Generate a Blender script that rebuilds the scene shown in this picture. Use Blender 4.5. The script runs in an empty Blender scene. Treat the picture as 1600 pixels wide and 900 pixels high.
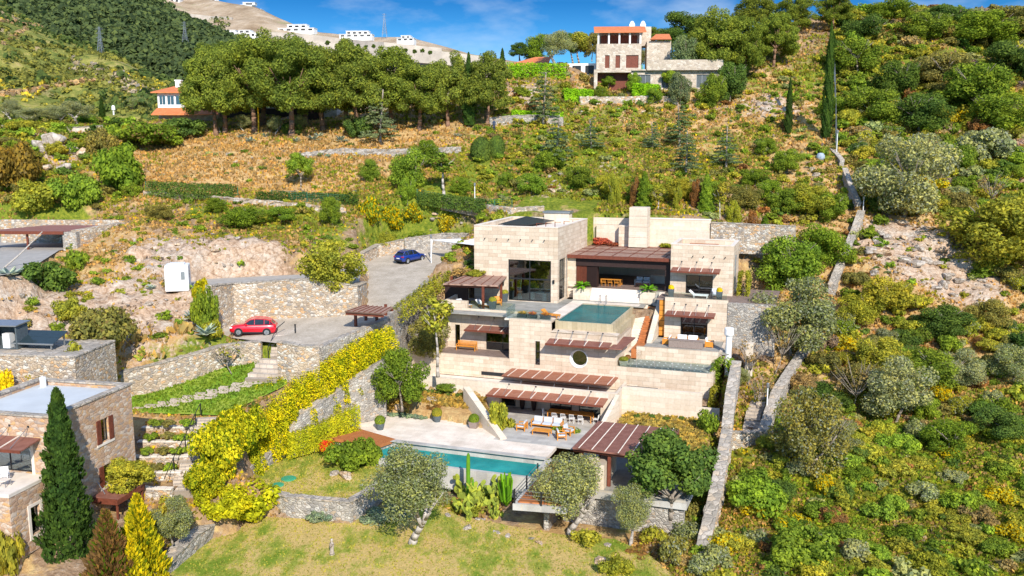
import bpy, bmesh, math, random
import numpy as np
from mathutils import Vector, Matrix, noise as mnoise
R = math.radians
random.seed(7); rng = np.random.default_rng(7)
scene = bpy.context.scene
col = scene.collection

# ---------------------------------------------------------------- camera
PITCH = R(9.13)
cam = bpy.data.cameras.new('camera'); camo = bpy.data.objects.new('camera', cam); col.objects.link(camo)
cam.sensor_width = 36.0; cam.lens = 1400.0/1600.0*36.0
cam.clip_start = 0.5; cam.clip_end = 20000
camo.location = (0, 0, 0); camo.rotation_euler = (R(90)-PITCH, 0, 0)
scene.camera = camo

# ---------------------------------------------------------------- sky and sun
SUN_EL = R(34); SX, SY = 0.25, -0.968
w = bpy.data.worlds.new('World'); scene.world = w; w.use_nodes = True
nt = w.node_tree; nt.nodes.clear()
def wn(t, **k):
    n = nt.nodes.new(t)
    for a, b in k.items(): setattr(n, a, b)
    return n
out = wn('ShaderNodeOutputWorld'); bg = wn('ShaderNodeBackground')
sky = wn('ShaderNodeTexSky', sky_type='NISHITA', sun_disc=False)
sky.sun_elevation = SUN_EL; sky.sun_rotation = math.atan2(SX, SY); sky.altitude = 900
sky.air_density = 1.0; sky.dust_density = 0.1; sky.ozone_density = 3.0
tc = wn('ShaderNodeTexCoord'); sep = wn('ShaderNodeSeparateXYZ')
nt.links.new(tc.outputs['Generated'], sep.inputs[0])
# the deep blue of the polarised sky low over the hills
rmp = wn('ShaderNodeValToRGB')
e = rmp.color_ramp.elements
e[0].position = 0.0; e[0].color = (0.24, 0.48, 0.62, 1)
e[1].position = 1.0; e[1].color = (1, 1, 1, 1)
for p, c in ((0.07, (0.13, 0.34, 0.50, 1)), (0.15, (0.03, 0.165, 0.31, 1)), (0.34, (0.8, 0.9, 1.0, 1))):
    q = e.new(p); q.color = c
nt.links.new(sep.outputs['Z'], rmp.inputs[0])
mul = wn('ShaderNodeMix', data_type='RGBA', blend_type='MULTIPLY'); mul.inputs[0].default_value = 1
nt.links.new(sky.outputs[0], mul.inputs[6]); nt.links.new(rmp.outputs[0], mul.inputs[7])
mp = wn('ShaderNodeMapping'); mp.inputs['Scale'].default_value = (6, 6, 16); mp.inputs['Rotation'].default_value = (0.2, 0.55, 0)
nt.links.new(tc.outputs['Generated'], mp.inputs[0])
nz = wn('ShaderNodeTexNoise'); nz.inputs['Scale'].default_value = 1.3; nz.inputs['Detail'].default_value = 7; nz.inputs['Roughness'].default_value = 0.55
nt.links.new(mp.outputs[0], nz.inputs['Vector'])
cr = wn('ShaderNodeValToRGB'); cr.color_ramp.elements[0].position = 0.47; cr.color_ramp.elements[1].position = 0.78
cr.color_ramp.elements[1].color = (0.55, 0.55, 0.55, 1)
nt.links.new(nz.outputs[0], cr.inputs[0])
mx = wn('ShaderNodeMix', data_type='RGBA'); mx.inputs[7].default_value = (2.9, 3.4, 4.0, 1)
nt.links.new(cr.outputs[0], mx.inputs[0]); nt.links.new(mul.outputs[2], mx.inputs[6])
nt.links.new(mx.outputs[2], bg.inputs[0]); bg.inputs[1].default_value = 0.15
nt.links.new(bg.outputs[0], out.inputs[0])
sl = bpy.data.lights.new('sun', 'SUN'); sl.energy = 3.5; sl.angle = R(0.5); sl.color = (1.0, 0.93, 0.82)
so = bpy.data.objects.new('sun', sl); col.objects.link(so)
sd = Vector((SX*math.cos(SUN_EL), SY*math.cos(SUN_EL), math.sin(SUN_EL)))
so.rotation_euler = sd.to_track_quat('Z', 'Y').to_euler()
vs = scene.view_settings; vs.view_transform = 'Standard'; vs.look = 'None'; vs.gamma = 1; vs.exposure = 0.84
scene.render.engine = 'CYCLES'
scene.cycles.max_bounces = 5; scene.cycles.diffuse_bounces = 4; scene.cycles.transparent_max_bounces = 8

# ---------------------------------------------------------------- picture <-> world
F = 1400.0; CT, ST = math.cos(PITCH), math.sin(PITCH)
def ray(px, py):
    x = (px-800)/F; y = (450-py)/F
    return np.array([x, CT+y*ST, -ST+y*CT])
def onZ(px, py, z): d = ray(px, py); return d*(z/d[2])
def atY(px, py, Y): d = ray(px, py); return d*(Y/d[1])
def proj(p):
    dep = p[1]*CT-p[2]*ST
    return 800+F*p[0]/dep, 450-F*(p[1]*ST+p[2]*CT)/dep, dep
YAW = R(19.06)
U = np.array([math.cos(YAW), -math.sin(YAW), 0]); V = np.array([math.sin(YAW), math.cos(YAW), 0])
O = np.array([5.05408, 98.12424, 0.0])
def W(u, v, z=0): return O+U*u+V*v+np.array([0, 0, z])
def loc(p): q = p-O; return (q@U, q@V, p[2])
def LZ(px, py, z): return loc(onZ(px, py, z))
def LV(px, py, v): d = ray(px, py); return loc(d*((v+O@V)/(d@V)))

# ---------------------------------------------------------------- object helpers
def tag(o, label=None, cat=None, group=None, kind=None):
    if label: o['label'] = label
    if cat: o['category'] = cat
    if group: o['group'] = group
    if kind: o['kind'] = kind
    return o
def empty(name, loc=(0, 0, 0), rz=0, label=None, cat=None, group=None):
    o = bpy.data.objects.new(name, None); col.objects.link(o); o.location = loc; o.rotation_euler = (0, 0, rz)
    o.empty_display_size = 0.3
    return tag(o, label, cat, group)
class MB:
    def __init__(s): s.v = []; s.f = []; s.m = []
    def add(s, vs, fs, m=0):
        n = len(s.v); s.v.extend([tuple(map(float, q)) for q in vs])
        for f in fs: s.f.append(tuple(n+i for i in f)); s.m.append(m)
        return s
    def box(s, x0, x1, y0, y1, z0, z1, m=0):
        return s.add([(x0,y0,z0),(x1,y0,z0),(x1,y1,z0),(x0,y1,z0),(x0,y0,z1),(x1,y0,z1),(x1,y1,z1),(x0,y1,z1)],
                     [(0,3,2,1),(4,5,6,7),(0,1,5,4),(1,2,6,5),(2,3,7,6),(3,0,4,7)], m)
    def hexa(s, b, t, m=0):       # bottom 4, top 4 points
        return s.add(list(b)+list(t), [(0,3,2,1),(4,5,6,7),(0,1,5,4),(1,2,6,5),(2,3,7,6),(3,0,4,7)], m)
    def quad(s, a, b, c, d, m=0): return s.add([a,b,c,d], [(0,1,2,3)], m)
    def prism(s, poly, z0, z1, m=0):
        n = len(poly)
        z0f = z0 if callable(z0) else (lambda x, y: z0)
        z1f = z1 if callable(z1) else (lambda x, y: z1)
        a = sum(poly[i][0]*poly[(i+1)%n][1]-poly[(i+1)%n][0]*poly[i][1] for i in range(n))
        if a < 0: poly = poly[::-1]
        vs = [(p[0], p[1], z0f(p[0], p[1])) for p in poly]+[(p[0], p[1], z1f(p[0], p[1])) for p in poly]
        return s.add(vs, [tuple(range(n))[::-1], tuple(range(n, 2*n))]+[(i,(i+1)%n,n+(i+1)%n,n+i) for i in range(n)], m)
    def tube(s, p0, p1, r0, r1=None, n=8, m=0, cap=True):
        r1 = r0 if r1 is None else r1
        p0 = Vector(p0); p1 = Vector(p1); d = (p1-p0)
        if d.length < 1e-6: return s
        q = d.to_track_quat('Z', 'Y').to_matrix(); a = q @ Vector((1,0,0)); b = q @ Vector((0,1,0))
        vs = []
        for p, r in ((p0, r0), (p1, r1)):
            for i in range(n):
                t = 2*math.pi*i/n; vs.append(p+a*(r*math.cos(t))+b*(r*math.sin(t)))
        fs = [(i,(i+1)%n,n+(i+1)%n,n+i) for i in range(n)]
        if cap: fs += [tuple(range(n))[::-1], tuple(range(n, 2*n))]
        return s.add(vs, fs, m)
    def path(s, pts, rad, n=8, m=0):
        for i in range(len(pts)-1):
            r0 = rad[i] if hasattr(rad, '__len__') else rad; r1 = rad[i+1] if hasattr(rad, '__len__') else rad
            s.tube(pts[i], pts[i+1], r0, r1, n, m)
        return s
    def ball(s, c, r, sz=(1,1,1), n=10, m=0):
        vs = []; fs = []; k = max(4, n//2)
        for j in range(k+1):
            ph = math.pi*j/k
            for i in range(n):
                t = 2*math.pi*i/n
                vs.append((c[0]+r*sz[0]*math.sin(ph)*math.cos(t), c[1]+r*sz[1]*math.sin(ph)*math.sin(t), c[2]+r*sz[2]*math.cos(ph)))
        for j in range(k):
            for i in range(n): fs.append((j*n+i, (j+1)*n+i, (j+1)*n+(i+1)%n, j*n+(i+1)%n))
        return s.add(vs, fs, m)
    def lathe(s, prof, c=(0,0,0), n=12, m=0):
        vs = []; fs = []
        for r, z in prof:
            for i in range(n):
                t = 2*math.pi*i/n; vs.append((c[0]+r*math.cos(t), c[1]+r*math.sin(t), c[2]+z))
        for j in range(len(prof)-1):
            for i in range(n): fs.append((j*n+i, j*n+(i+1)%n, (j+1)*n+(i+1)%n, (j+1)*n+i))
        fs.append(tuple(range(n))[::-1]); fs.append(tuple((len(prof)-1)*n+i for i in range(n)))
        return s.add(vs, fs, m)
    def mesh(s, name, mats, smooth=False):
        me = bpy.data.meshes.new(name); me.from_pydata(s.v, [], s.f)
        mats = mats if isinstance(mats, (list, tuple)) else [mats]
        for q in mats: me.materials.append(q)
        if len(mats) > 1: me.polygons.foreach_set('material_index', s.m)
        if smooth: me.polygons.foreach_set('use_smooth', [True]*len(s.f))
        me.update(); return me
    def build(s, name, mats, parent=None, loc=(0,0,0), rz=0, smooth=False, bevel=0, **tg):
        o = bpy.data.objects.new(name, s.mesh(name, mats, smooth)); col.objects.link(o)
        o.location = loc; o.rotation_euler = (0, 0, rz)
        if parent: o.parent = parent
        if bevel:
            b = o.modifiers.new('bevel', 'BEVEL'); b.width = bevel; b.segments = 2; b.limit_method = 'ANGLE'
        return tag(o, **tg)
def grid_mesh(name, verts, nu, nv, mats, smooth=True, attrs=None):
    me = bpy.data.meshes.new(name)
    idx = np.arange(nu*nv).reshape(nv, nu)
    q = np.stack([idx[:-1,:-1], idx[:-1,1:], idx[1:,1:], idx[1:,:-1]], -1).reshape(-1, 4)
    fast_mesh(me, verts, q)
    for m in (mats if isinstance(mats, (list, tuple)) else [mats]): me.materials.append(m)
    if smooth: me.polygons.foreach_set('use_smooth', np.ones(len(q), bool))
    if attrs is not None:
        a = me.color_attributes.new('zone', 'FLOAT_COLOR', 'POINT'); a.data.foreach_set('color', attrs.astype(np.float32).ravel())
    return me
def fast_mesh(me, verts, quads):
    verts = np.asarray(verts, np.float32); quads = np.asarray(quads, np.int32)
    me.vertices.add(len(verts)); me.vertices.foreach_set('co', verts.ravel())
    k = quads.shape[1]
    me.loops.add(quads.size); me.loops.foreach_set('vertex_index', quads.ravel())
    me.polygons.add(len(quads)); me.polygons.foreach_set('loop_start', np.arange(0, quads.size, k, dtype=np.int32))
    me.polygons.foreach_set('loop_total', np.full(len(quads), k, np.int32))
    me.update(calc_edges=True)
def copy_tree(o, parent=None, **tg):
    c = o.copy(); col.objects.link(c)
    if parent: c.parent = parent
    for ch in CH.get(o.name, []): copy_child(ch, c)
    return tag(c, **tg)
CH = {}
def copy_child(o, parent):
    c = o.copy(); col.objects.link(c); c.parent = parent
    for ch in CH.get(o.name, []): copy_child(ch, c)
def reg(root):   # remember children of a prototype (so copies need no search)
    def rec(o):
        CH[o.name] = [x for x in ALLCH if x.parent == o]
        for x in CH[o.name]: rec(x)
    ALLCH = [x for x in bpy.data.objects if x.parent]
    rec(root); return root

# ---------------------------------------------------------------- materials
def newmat(name):
    m = bpy.data.materials.new(name); m.use_nodes = True; t = m.node_tree; t.nodes.clear()
    o = t.nodes.new('ShaderNodeOutputMaterial'); return m, t, o
def nd(t, typ, inp=None, **k):
    n = t.nodes.new(typ)
    for a, b in k.items(): setattr(n, a, b)
    for a, b in (inp or {}).items():
        if isinstance(b, bpy.types.NodeSocket): t.links.new(b, n.inputs[a])
        else: n.inputs[a].default_value = b
    return n
def ramp(t, fac, stops, interp='LINEAR'):
    n = t.nodes.new('ShaderNodeValToRGB'); n.color_ramp.interpolation = interp
    e = n.color_ramp.elements
    while len(e) < len(stops): e.new(0.5)
    for q, (p, c) in zip(e, stops): q.position = p; q.color = (c[0], c[1], c[2], 1) if len(c) == 3 else c
    if fac is not None: t.links.new(fac, n.inputs[0])
    return n.outputs[0]
def mixc(t, f, a, b, mode='MIX'):
    n = t.nodes.new('ShaderNodeMix'); n.data_type = 'RGBA'; n.blend_type = mode
    for i, q in ((0, f), (6, a), (7, b)):
        if isinstance(q, bpy.types.NodeSocket): t.links.new(q, n.inputs[i])
        else: n.inputs[i].default_value = q if i == 0 else (*q, 1)
    return n.outputs[2]
def mth(t, op, a, b=0.5, c=None):
    n = t.nodes.new('ShaderNodeMath'); n.operation = op
    for i, q in enumerate((a, b, c)):
        if q is None: continue
        if isinstance(q, bpy.types.NodeSocket): t.links.new(q, n.inputs[i])
        else: n.inputs[i].default_value = q
    return n.outputs[0]
def objco(t): return t.nodes.new('ShaderNodeTexCoord').outputs['Object']
def noi(t, vec, scale, detail=5, rough=0.6):
    return nd(t, 'ShaderNodeTexNoise', {'Vector': vec, 'Scale': scale, 'Detail': detail, 'Roughness': rough}).outputs['Fac']
def bump(t, h, dist, st=1.0):
    return nd(t, 'ShaderNodeBump', {'Height': h, 'Distance': dist, 'Strength': st}).outputs[0]
def pbsdf(t, o, color, rough=0.8, normal=None, metallic=0.0, spec=0.3, **k):
    b = t.nodes.new('ShaderNodeBsdfPrincipled')
    for i, q in (('Base Color', color), ('Roughness', rough), ('Metallic', metallic), ('Specular IOR Level', spec)):
        if isinstance(q, bpy.types.NodeSocket): t.links.new(q, b.inputs[i])
        else: b.inputs[i].default_value = (*q, 1) if i == 'Base Color' else q
    for i, q in k.items(): b.inputs[i.replace('_', ' ')].default_value = q
    if normal: t.links.new(normal, b.inputs['Normal'])
    t.links.new(b.outputs[0], o.inputs[0]); return b
def plain(name, c, rough=0.7, var=0.12, scale=3.0, bm=0.0, metallic=0.0, spec=0.3):
    m, t, o = newmat(name); co = objco(t); n = noi(t, co, scale)
    d = [max(0, x*(1-var)) for x in c]; l = [min(1, x*(1+var)) for x in c]
    cc = ramp(t, n, ((0.3, d), (0.7, l)))
    pbsdf(t, o, cc, rough, bump(t, noi(t, co, scale*6), bm) if bm else None, metallic, spec); return m
def ashlar(name, c1, c2, bw=1.0, bh=0.42, mortar=0.012, mc=None, stain=0.25):
    m, t, o = newmat(name); co = objco(t)
    s = nd(t, 'ShaderNodeSeparateXYZ', {0: co})
    x = mth(t, 'ADD', s.outputs[0], s.outputs[1])
    v = nd(t, 'ShaderNodeCombineXYZ', {0: x, 1: s.outputs[2]}).outputs[0]
    b = nd(t, 'ShaderNodeTexBrick', {'Vector': v, 'Color1': (*c1, 1), 'Color2': (*c2, 1), 'Mortar': (*(mc or [q*0.72 for q in c1]), 1),
        'Scale': 1.0, 'Mortar Size': mortar, 'Brick Width': bw, 'Row Height': bh, 'Mortar Smooth': 0.3, 'Bias': 0.0}, offset=0.42)
    n1 = noi(t, co, 0.55, 4); n2 = noi(t, co, 5.0, 6)
    c = mixc(t, stain, b.outputs[0], ramp(t, n1, ((0.3, (0.56, 0.42, 0.29)), (0.55, (0.78, 0.70, 0.60)), (0.75, (0.83, 0.77, 0.68)))), 'MULTIPLY')
    c = mixc(t, 0.35, c, ramp(t, n2, ((0.3, (0.70, 0.62, 0.5)), (0.65, (1, 1, 1)))), 'MULTIPLY')
    stx = noi(t, nd(t, 'ShaderNodeMapping', {'Vector': co, 'Scale': (1.6, 1.6, 0.14)}).outputs[0], 1.0, 5, 0.6)
    c = mixc(t, stain, c, ramp(t, stx, ((0.50, (1, 1, 1)), (0.68, (0.66, 0.58, 0.49)))), 'MULTIPLY')
    h = mth(t, 'ADD', mth(t, 'MULTIPLY', b.outputs['Fac'], -1.0), mth(t, 'MULTIPLY', n2, 0.5))
    pbsdf(t, o, c, 0.85, bump(t, h, 0.012, 0.7), spec=0.2); return m
def rubble(name, stops, scale=2.6, mc=(0.36, 0.30, 0.24), zs=1.5, dist=0.05, mw=0.06):
    m, t, o = newmat(name); co = objco(t)
    wv = nd(t, 'ShaderNodeTexNoise', {'Vector': co, 'Scale': 2.2, 'Detail': 3}).outputs['Color']
    co2 = nd(t, 'ShaderNodeVectorMath', {0: co, 1: nd(t, 'ShaderNodeVectorMath', {0: wv, 'Scale': 0.30}, operation='SCALE').outputs[0]}, operation='ADD').outputs[0]
    mpn = nd(t, 'ShaderNodeMapping', {'Vector': co2, 'Scale': (1, 1, zs)}).outputs[0]
    vo = nd(t, 'ShaderNodeTexVoronoi', {'Vector': mpn, 'Scale': scale}, feature='F1')
    ve = nd(t, 'ShaderNodeTexVoronoi', {'Vector': mpn, 'Scale': scale}, feature='DISTANCE_TO_EDGE')
    sc = nd(t, 'ShaderNodeSeparateXYZ', {0: vo.outputs['Color']})
    c = ramp(t, sc.outputs[0], stops, 'CONSTANT')
    n2 = noi(t, co, 7, 6)
    c = mixc(t, 0.6, c, ramp(t, n2, ((0.3, (0.62, 0.58, 0.52)), (0.65, (1.05, 1.05, 1.05)))), 'MULTIPLY')
    c = mixc(t, 0.35, c, ramp(t, noi(t, co, 0.35, 3), ((0.35, (0.7, 0.66, 0.6)), (0.65, (1.1, 1.1, 1.1)))), 'MULTIPLY')
    f = ramp(t, ve.outputs[0], ((0.0, (1, 1, 1)), (mw, (0, 0, 0))))
    c = mixc(t, f, c, mc)
    h = mth(t, 'ADD', ramp(t, ve.outputs[0], ((0.0, (0, 0, 0)), (0.16, (1, 1, 1)))), mth(t, 'MULTIPLY', n2, 0.5))
    pbsdf(t, o, c, 0.95, bump(t, h, dist, 0.9), spec=0.1); return m
M = {}
M['travertine'] = ashlar('travertine', (0.62, 0.51, 0.40), (0.77, 0.68, 0.57), 1.1, 0.42, stain=0.28)
M['travertine_top'] = plain('travertine_cap', (0.72, 0.64, 0.55), 0.85, 0.12, 1.2, 0.005)
M['white_wall'] = ashlar('pale_limestone', (0.68, 0.59, 0.48), (0.76, 0.68, 0.58), 1.4, 0.5, 0.006, stain=0.2)
M['deck_stone'] = ashlar('pale_deck', (0.80, 0.70, 0.62), (0.84, 0.76, 0.68), 1.6, 0.6, 0.005, stain=0.12)
ST1 = ((0.0, (0.50, 0.40, 0.29)), (0.22, (0.60, 0.50, 0.39)), (0.42, (0.42, 0.34, 0.26)), (0.58, (0.62, 0.40, 0.22)), (0.66, (0.66, 0.62, 0.55)), (0.86, (0.36, 0.33, 0.30)))
M['rubble'] = rubble('rubble_stone', ST1, 3.0, mc=(0.42, 0.33, 0.25))
ST2 = ((0.0, (0.40, 0.37, 0.33)), (0.3, (0.50, 0.46, 0.41)), (0.55, (0.33, 0.31, 0.29)), (0.75, (0.56, 0.53, 0.48)), (0.9, (0.48, 0.38, 0.28)))
M['grey_rubble'] = rubble('grey_rubble_stone', ST2, 3.1, mc=(0.33, 0.30, 0.27))
ST3 = ((0.0, (0.55, 0.36, 0.23)), (0.25, (0.60, 0.45, 0.34)), (0.45, (0.48, 0.32, 0.22)), (0.62, (0.66, 0.55, 0.45)), (0.78, (0.64, 0.40, 0.20)), (0.9, (0.42, 0.34, 0.29)))
M['house_rubble'] = rubble('warm_house_stone', ST3, 2.3, mc=(0.44, 0.32, 0.24), zs=2.0, dist=0.02)
M['cap'] = rubble('wall_coping', ((0.0, (0.42, 0.38, 0.33)), (0.3, (0.52, 0.47, 0.41)), (0.6, (0.36, 0.33, 0.29)), (0.85, (0.55, 0.46, 0.36))), 1.8, mc=(0.33, 0.28, 0.23), zs=1.0)
def slatmat(name, c1, c2, per=9.0, rough=0.7):
    m, t, o = newmat(name); co = objco(t); s = nd(t, 'ShaderNodeSeparateXYZ', {0: co})
    f = mth(t, 'FRACT', mth(t, 'MULTIPLY', s.outputs[1], per))
    k = ramp(t, f, ((0.0, (0, 0, 0)), (0.18, (1, 1, 1)), (0.8, (1, 1, 1)), (1.0, (0, 0, 0))))
    c = mixc(t, ramp(t, noi(t, co, 1.7, 5), ((0.3, (0, 0, 0)), (0.7, (1, 1, 1)))), c1, c2)
    c = mixc(t, k, [q*0.35 for q in c1], c)
    pbsdf(t, o, c, rough, bump(t, k, 0.02), spec=0.25); return m
M['slat'] = slatmat('red_brown_slats', (0.22, 0.085, 0.06), (0.33, 0.15, 0.11), 8)
M['slat_thin'] = slatmat('weathered_reed_roof', (0.30, 0.17, 0.12), (0.47, 0.31, 0.24), 6)
M['slat_red'] = slatmat('rust_slats', (0.36, 0.13, 0.07), (0.45, 0.20, 0.12), 8)
M['wood_dark'] = plain('dark_stained_wood', (0.16, 0.045, 0.025), 0.6, 0.25, 4)
M['wood_black'] = plain('near_black_wood', (0.035, 0.018, 0.016), 0.6, 0.2, 4)
M['teak'] = plain('orange_teak', (0.62, 0.25, 0.035), 0.55, 0.2, 5)
M['deck_wood'] = slatmat('teak_decking', (0.42, 0.14, 0.045), (0.52, 0.20, 0.07), 7)
M['deck_brown'] = slatmat('brown_decking', (0.22, 0.16, 0.13), (0.33, 0.24, 0.20), 7)
M['paving_grey'] = ashlar('grey_basalt_paving', (0.21, 0.20, 0.18), (0.30, 0.28, 0.255), 0.8, 0.8, 0.01, stain=0.2)
def paving(name, c1, c2, sc=1.2, mo=0.012, mc=(0.5, 0.45, 0.38)):
    m, t, o = newmat(name); co = objco(t)
    b = nd(t, 'ShaderNodeTexBrick', {'Vector': co, 'Color1': (*c1, 1), 'Color2': (*c2, 1), 'Mortar': (*mc, 1), 'Scale': 1.0, 'Mortar Size': mo, 'Brick Width': sc, 'Row Height': sc*0.6, 'Bias': 0.0}, offset=0.5)
    n1 = noi(t, co, 0.6, 6)
    c = mixc(t, 0.6, b.outputs[0], ramp(t, n1, ((0.3, (0.62, 0.6, 0.55)), (0.65, (1.1, 1.1, 1.1)))), 'MULTIPLY')
    c = mixc(t, 0.4, c, ramp(t, noi(t, co, 9, 4), ((0.3, (0.75, 0.75, 0.75)), (0.65, (1.1, 1.1, 1.1)))), 'MULTIPLY')
    pbsdf(t, o, c, 0.9, bump(t, noi(t, co, 9, 4), 0.01), spec=0.15); return m
M['paving_grey'] = paving('grey_flagstones', (0.28, 0.275, 0.25), (0.38, 0.365, 0.33), 0.9, 0.014, (0.42, 0.38, 0.32))
M['paving_light'] = paving('light_grey_flagstones', (0.40, 0.38, 0.36), (0.54, 0.52, 0.48), 1.0)
M['cobble'] = paving('cobbled_drive', (0.50, 0.43, 0.35), (0.62, 0.55, 0.46), 0.22, 0.02, (0.34, 0.30, 0.25))
M['stair_stone'] = paving('worn_stair_stone', (0.46, 0.39, 0.32), (0.58, 0.50, 0.42), 0.7, 0.02, (0.30, 0.25, 0.2))
M['asphalt'] = plain('grey_track', (0.36, 0.34, 0.31), 0.95, 0.15, 1.5, 0.01)
M['pale_paving'] = paving('pale_travertine_paving', (0.77, 0.66, 0.56), (0.82, 0.73, 0.63), 1.2, 0.008, (0.58, 0.49, 0.40))
M['metal_dark'] = plain('charcoal_metal', (0.035, 0.037, 0.04), 0.4, 0.1, 4, 0, 0.4)
M['metal_grey'] = plain('grey_steel', (0.35, 0.36, 0.37), 0.4, 0.1, 4, 0, 0.7)
M['metal_white'] = plain('white_enamel', (0.80, 0.80, 0.80), 0.4, 0.05, 4)
M['pot_grey'] = plain('dark_grey_pot', (0.09, 0.11, 0.12), 0.6, 0.2, 5)
M['fabric_white'] = plain('white_cushion', (0.80, 0.79, 0.78), 0.95, 0.06, 6, 0.01)
M['fabric_grey'] = plain('pale_grey_cushion', (0.52, 0.55, 0.60), 0.95, 0.08, 6, 0.01)
M['rattan'] = plain('grey_wicker', (0.27, 0.21, 0.18), 0.8, 0.25, 12, 0.01)
M['tile'] = slatmat('terracotta_tiles', (0.62, 0.17, 0.06), (0.72, 0.26, 0.10), 4)
M['white_plaster'] = plain('white_plaster', (0.80, 0.79, 0.77), 0.9, 0.05, 0.3)
M['roof_membrane'] = plain('pale_grey_roofing', (0.50, 0.53, 0.55), 0.9, 0.08, 0.5)
M['rust'] = plain('corten_steel', (0.42, 0.15, 0.05), 0.8, 0.25, 2)
def glassmat(name, c, alpha=0.35, rough=0.03):
    m, t, o = newmat(name)
    tr = nd(t, 'ShaderNodeBsdfTransparent', {0: (*c, 1)}); gl = nd(t, 'ShaderNodeBsdfGlossy', {0: (0.9, 0.95, 1, 1), 1: rough})
    lw = nd(t, 'ShaderNodeLayerWeight', {0: 0.4})
    f = mth(t, 'MULTIPLY_ADD', lw.outputs[0], 0.6, alpha)
    mxn = nd(t, 'ShaderNodeMixShader', {0: f}); t.links.new(tr.outputs[0], mxn.inputs[1]); t.links.new(gl.outputs[0], mxn.inputs[2])
    t.links.new(mxn.outputs[0], o.inputs[0]); return m
M['glass'] = glassmat('window_glass', (0.55, 0.66, 0.66), 0.14)
M['glass_dark'] = glassmat('dark_window_glass', (0.22, 0.28, 0.29), 0.10)
M['glass_clear'] = glassmat('balustrade_glass', (0.88, 0.94, 0.92), 0.02)
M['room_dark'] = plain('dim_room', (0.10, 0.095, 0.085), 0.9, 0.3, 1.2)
def watermat(name, deep, lite, s=3.0):
    m, t, o = newmat(name); co = objco(t)
    c = ramp(t, noi(t, co, 0.35, 5), ((0.35, deep), (0.68, lite)))
    pbsdf(t, o, c, 0.08, bump(t, noi(t, nd(t, 'ShaderNodeMapping', {'Vector': co, 'Scale': (1, 2, 1)}).outputs[0], s, 5), 0.09, 0.8), spec=0.12, IOR=1.12); return m
M['water_dark'] = watermat('deep_teal_pool_water', (0.002, 0.085, 0.09), (0.004, 0.17, 0.17))
M['water'] = watermat('turquoise_pool_water', (0.006, 0.18, 0.18), (0.03, 0.32, 0.30))
def foliage(name, flower=None, frac=0.0, var=0.45, tl=0.45, second=None, f2=0.0, attr=False):
    m, t, o = newmat(name)
    oi = t.nodes.new('ShaderNodeObjectInfo'); g = t.nodes.new('ShaderNodeNewGeometry')
    rnd = g.outputs['Random Per Island']
    rr = ramp(t, rnd, ((0.0, (1.5*(1-var), 1.5*(1-var), 1.4*(1-var*0.8))), (0.5, (1.55, 1.5, 1.4)), (1.0, (1.6*(1+var*1.1), 1.5*(1+var*0.9), 1.4*(1+var*0.2)))))
    src = oi.outputs['Color']
    if attr: an = t.nodes.new('ShaderNodeAttribute'); an.attribute_name = 'tint'; src = an.outputs['Color']
    c = mixc(t, 1.0, src, rr, 'MULTIPLY')
    co = objco(t)
    pn = noi(t, co, 0.9, 2)
    c = mixc(t, 0.8, c, ramp(t, pn, ((0.35, (0.72, 0.80, 0.85)), (0.65, (1.3, 1.18, 0.9)))), 'MULTIPLY')
    r2 = mth(t, 'FRACT', mth(t, 'MULTIPLY', rnd, 37.7))
    if second:
        c = mixc(t, mth(t, 'LESS_THAN', r2, f2), c, second)
    if flower:
        r3 = mth(t, 'FRACT', mth(t, 'MULTIPLY', rnd, 91.3)); c = mixc(t, mth(t, 'LESS_THAN', r3, frac), c, flower)
    d = nd(t, 'ShaderNodeBsdfDiffuse', {0: c}); tn = nd(t, 'ShaderNodeBsdfTranslucent', {0: c})
    ms = nd(t, 'ShaderNodeMixShader', {0: tl}); t.links.new(d.outputs[0], ms.inputs[1]); t.links.new(tn.outputs[0], ms.inputs[2])
    t.links.new(ms.outputs[0], o.inputs[0]); return m
M['leaf'] = foliage('leaves')
M['leaf_olive'] = foliage('olive_leaves', var=0.55, second=(0.36, 0.38, 0.26), f2=0.16)
M['leaf_gold'] = foliage('gold_conifer_leaves', var=0.5, second=(0.12, 0.19, 0.012), f2=0.22)
M['leaf_broom'] = foliage('flowering_broom', flower=(0.75, 0.52, 0.01), frac=0.45)
M['leaf_mixed'] = foliage('leaves_with_dry_tips', var=0.5, second=(0.25, 0.18, 0.06), f2=0.12)
M['leaf_scrub'] = foliage('scrub_leaves', attr=True)
M['grass'] = foliage('grass_blades', var=0.45, second=(0.36, 0.25, 0.09), f2=0.08)
M['lawn_blade'] = foliage('lawn_blades', var=0.22)
M['petal'] = foliage('petals', var=0.35)
M['bark'] = plain('grey_bark', (0.30, 0.25, 0.20), 0.95, 0.4, 5, 0.04)
M['bark_pale'] = plain('pale_olive_bark', (0.44, 0.39, 0.34), 0.95, 0.4, 5, 0.05)
M['bark_red'] = plain('pine_bark', (0.24, 0.14, 0.09), 0.95, 0.4, 4, 0.05)
M['rock'] = None
def rockmat(name, a, b, c3):
    m, t, o = newmat(name); co = objco(t); n = noi(t, co, 1.6, 8, 0.65)
    c = ramp(t, n, ((0.3, a), (0.5, b), (0.68, c3)))
    v = nd(t, 'ShaderNodeTexVoronoi', {'Vector': co, 'Scale': 1.8}, feature='DISTANCE_TO_EDGE').outputs[0]
    k = ramp(t, v, ((0.0, (0.45, 0.4, 0.35)), (0.05, (1, 1, 1))))
    c = mixc(t, 0.7, c, k, 'MULTIPLY')
    pbsdf(t, o, c, 0.95, bump(t, mth(t, 'ADD', n, k), 0.08), spec=0.1); return m
M['rock'] = rockmat('pale_rock', (0.24, 0.18, 0.13), (0.42, 0.36, 0.30), (0.60, 0.55, 0.49))
M['rock_orange'] = rockmat('ochre_rock', (0.42, 0.24, 0.12), (0.55, 0.40, 0.26), (0.62, 0.56, 0.48))
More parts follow.
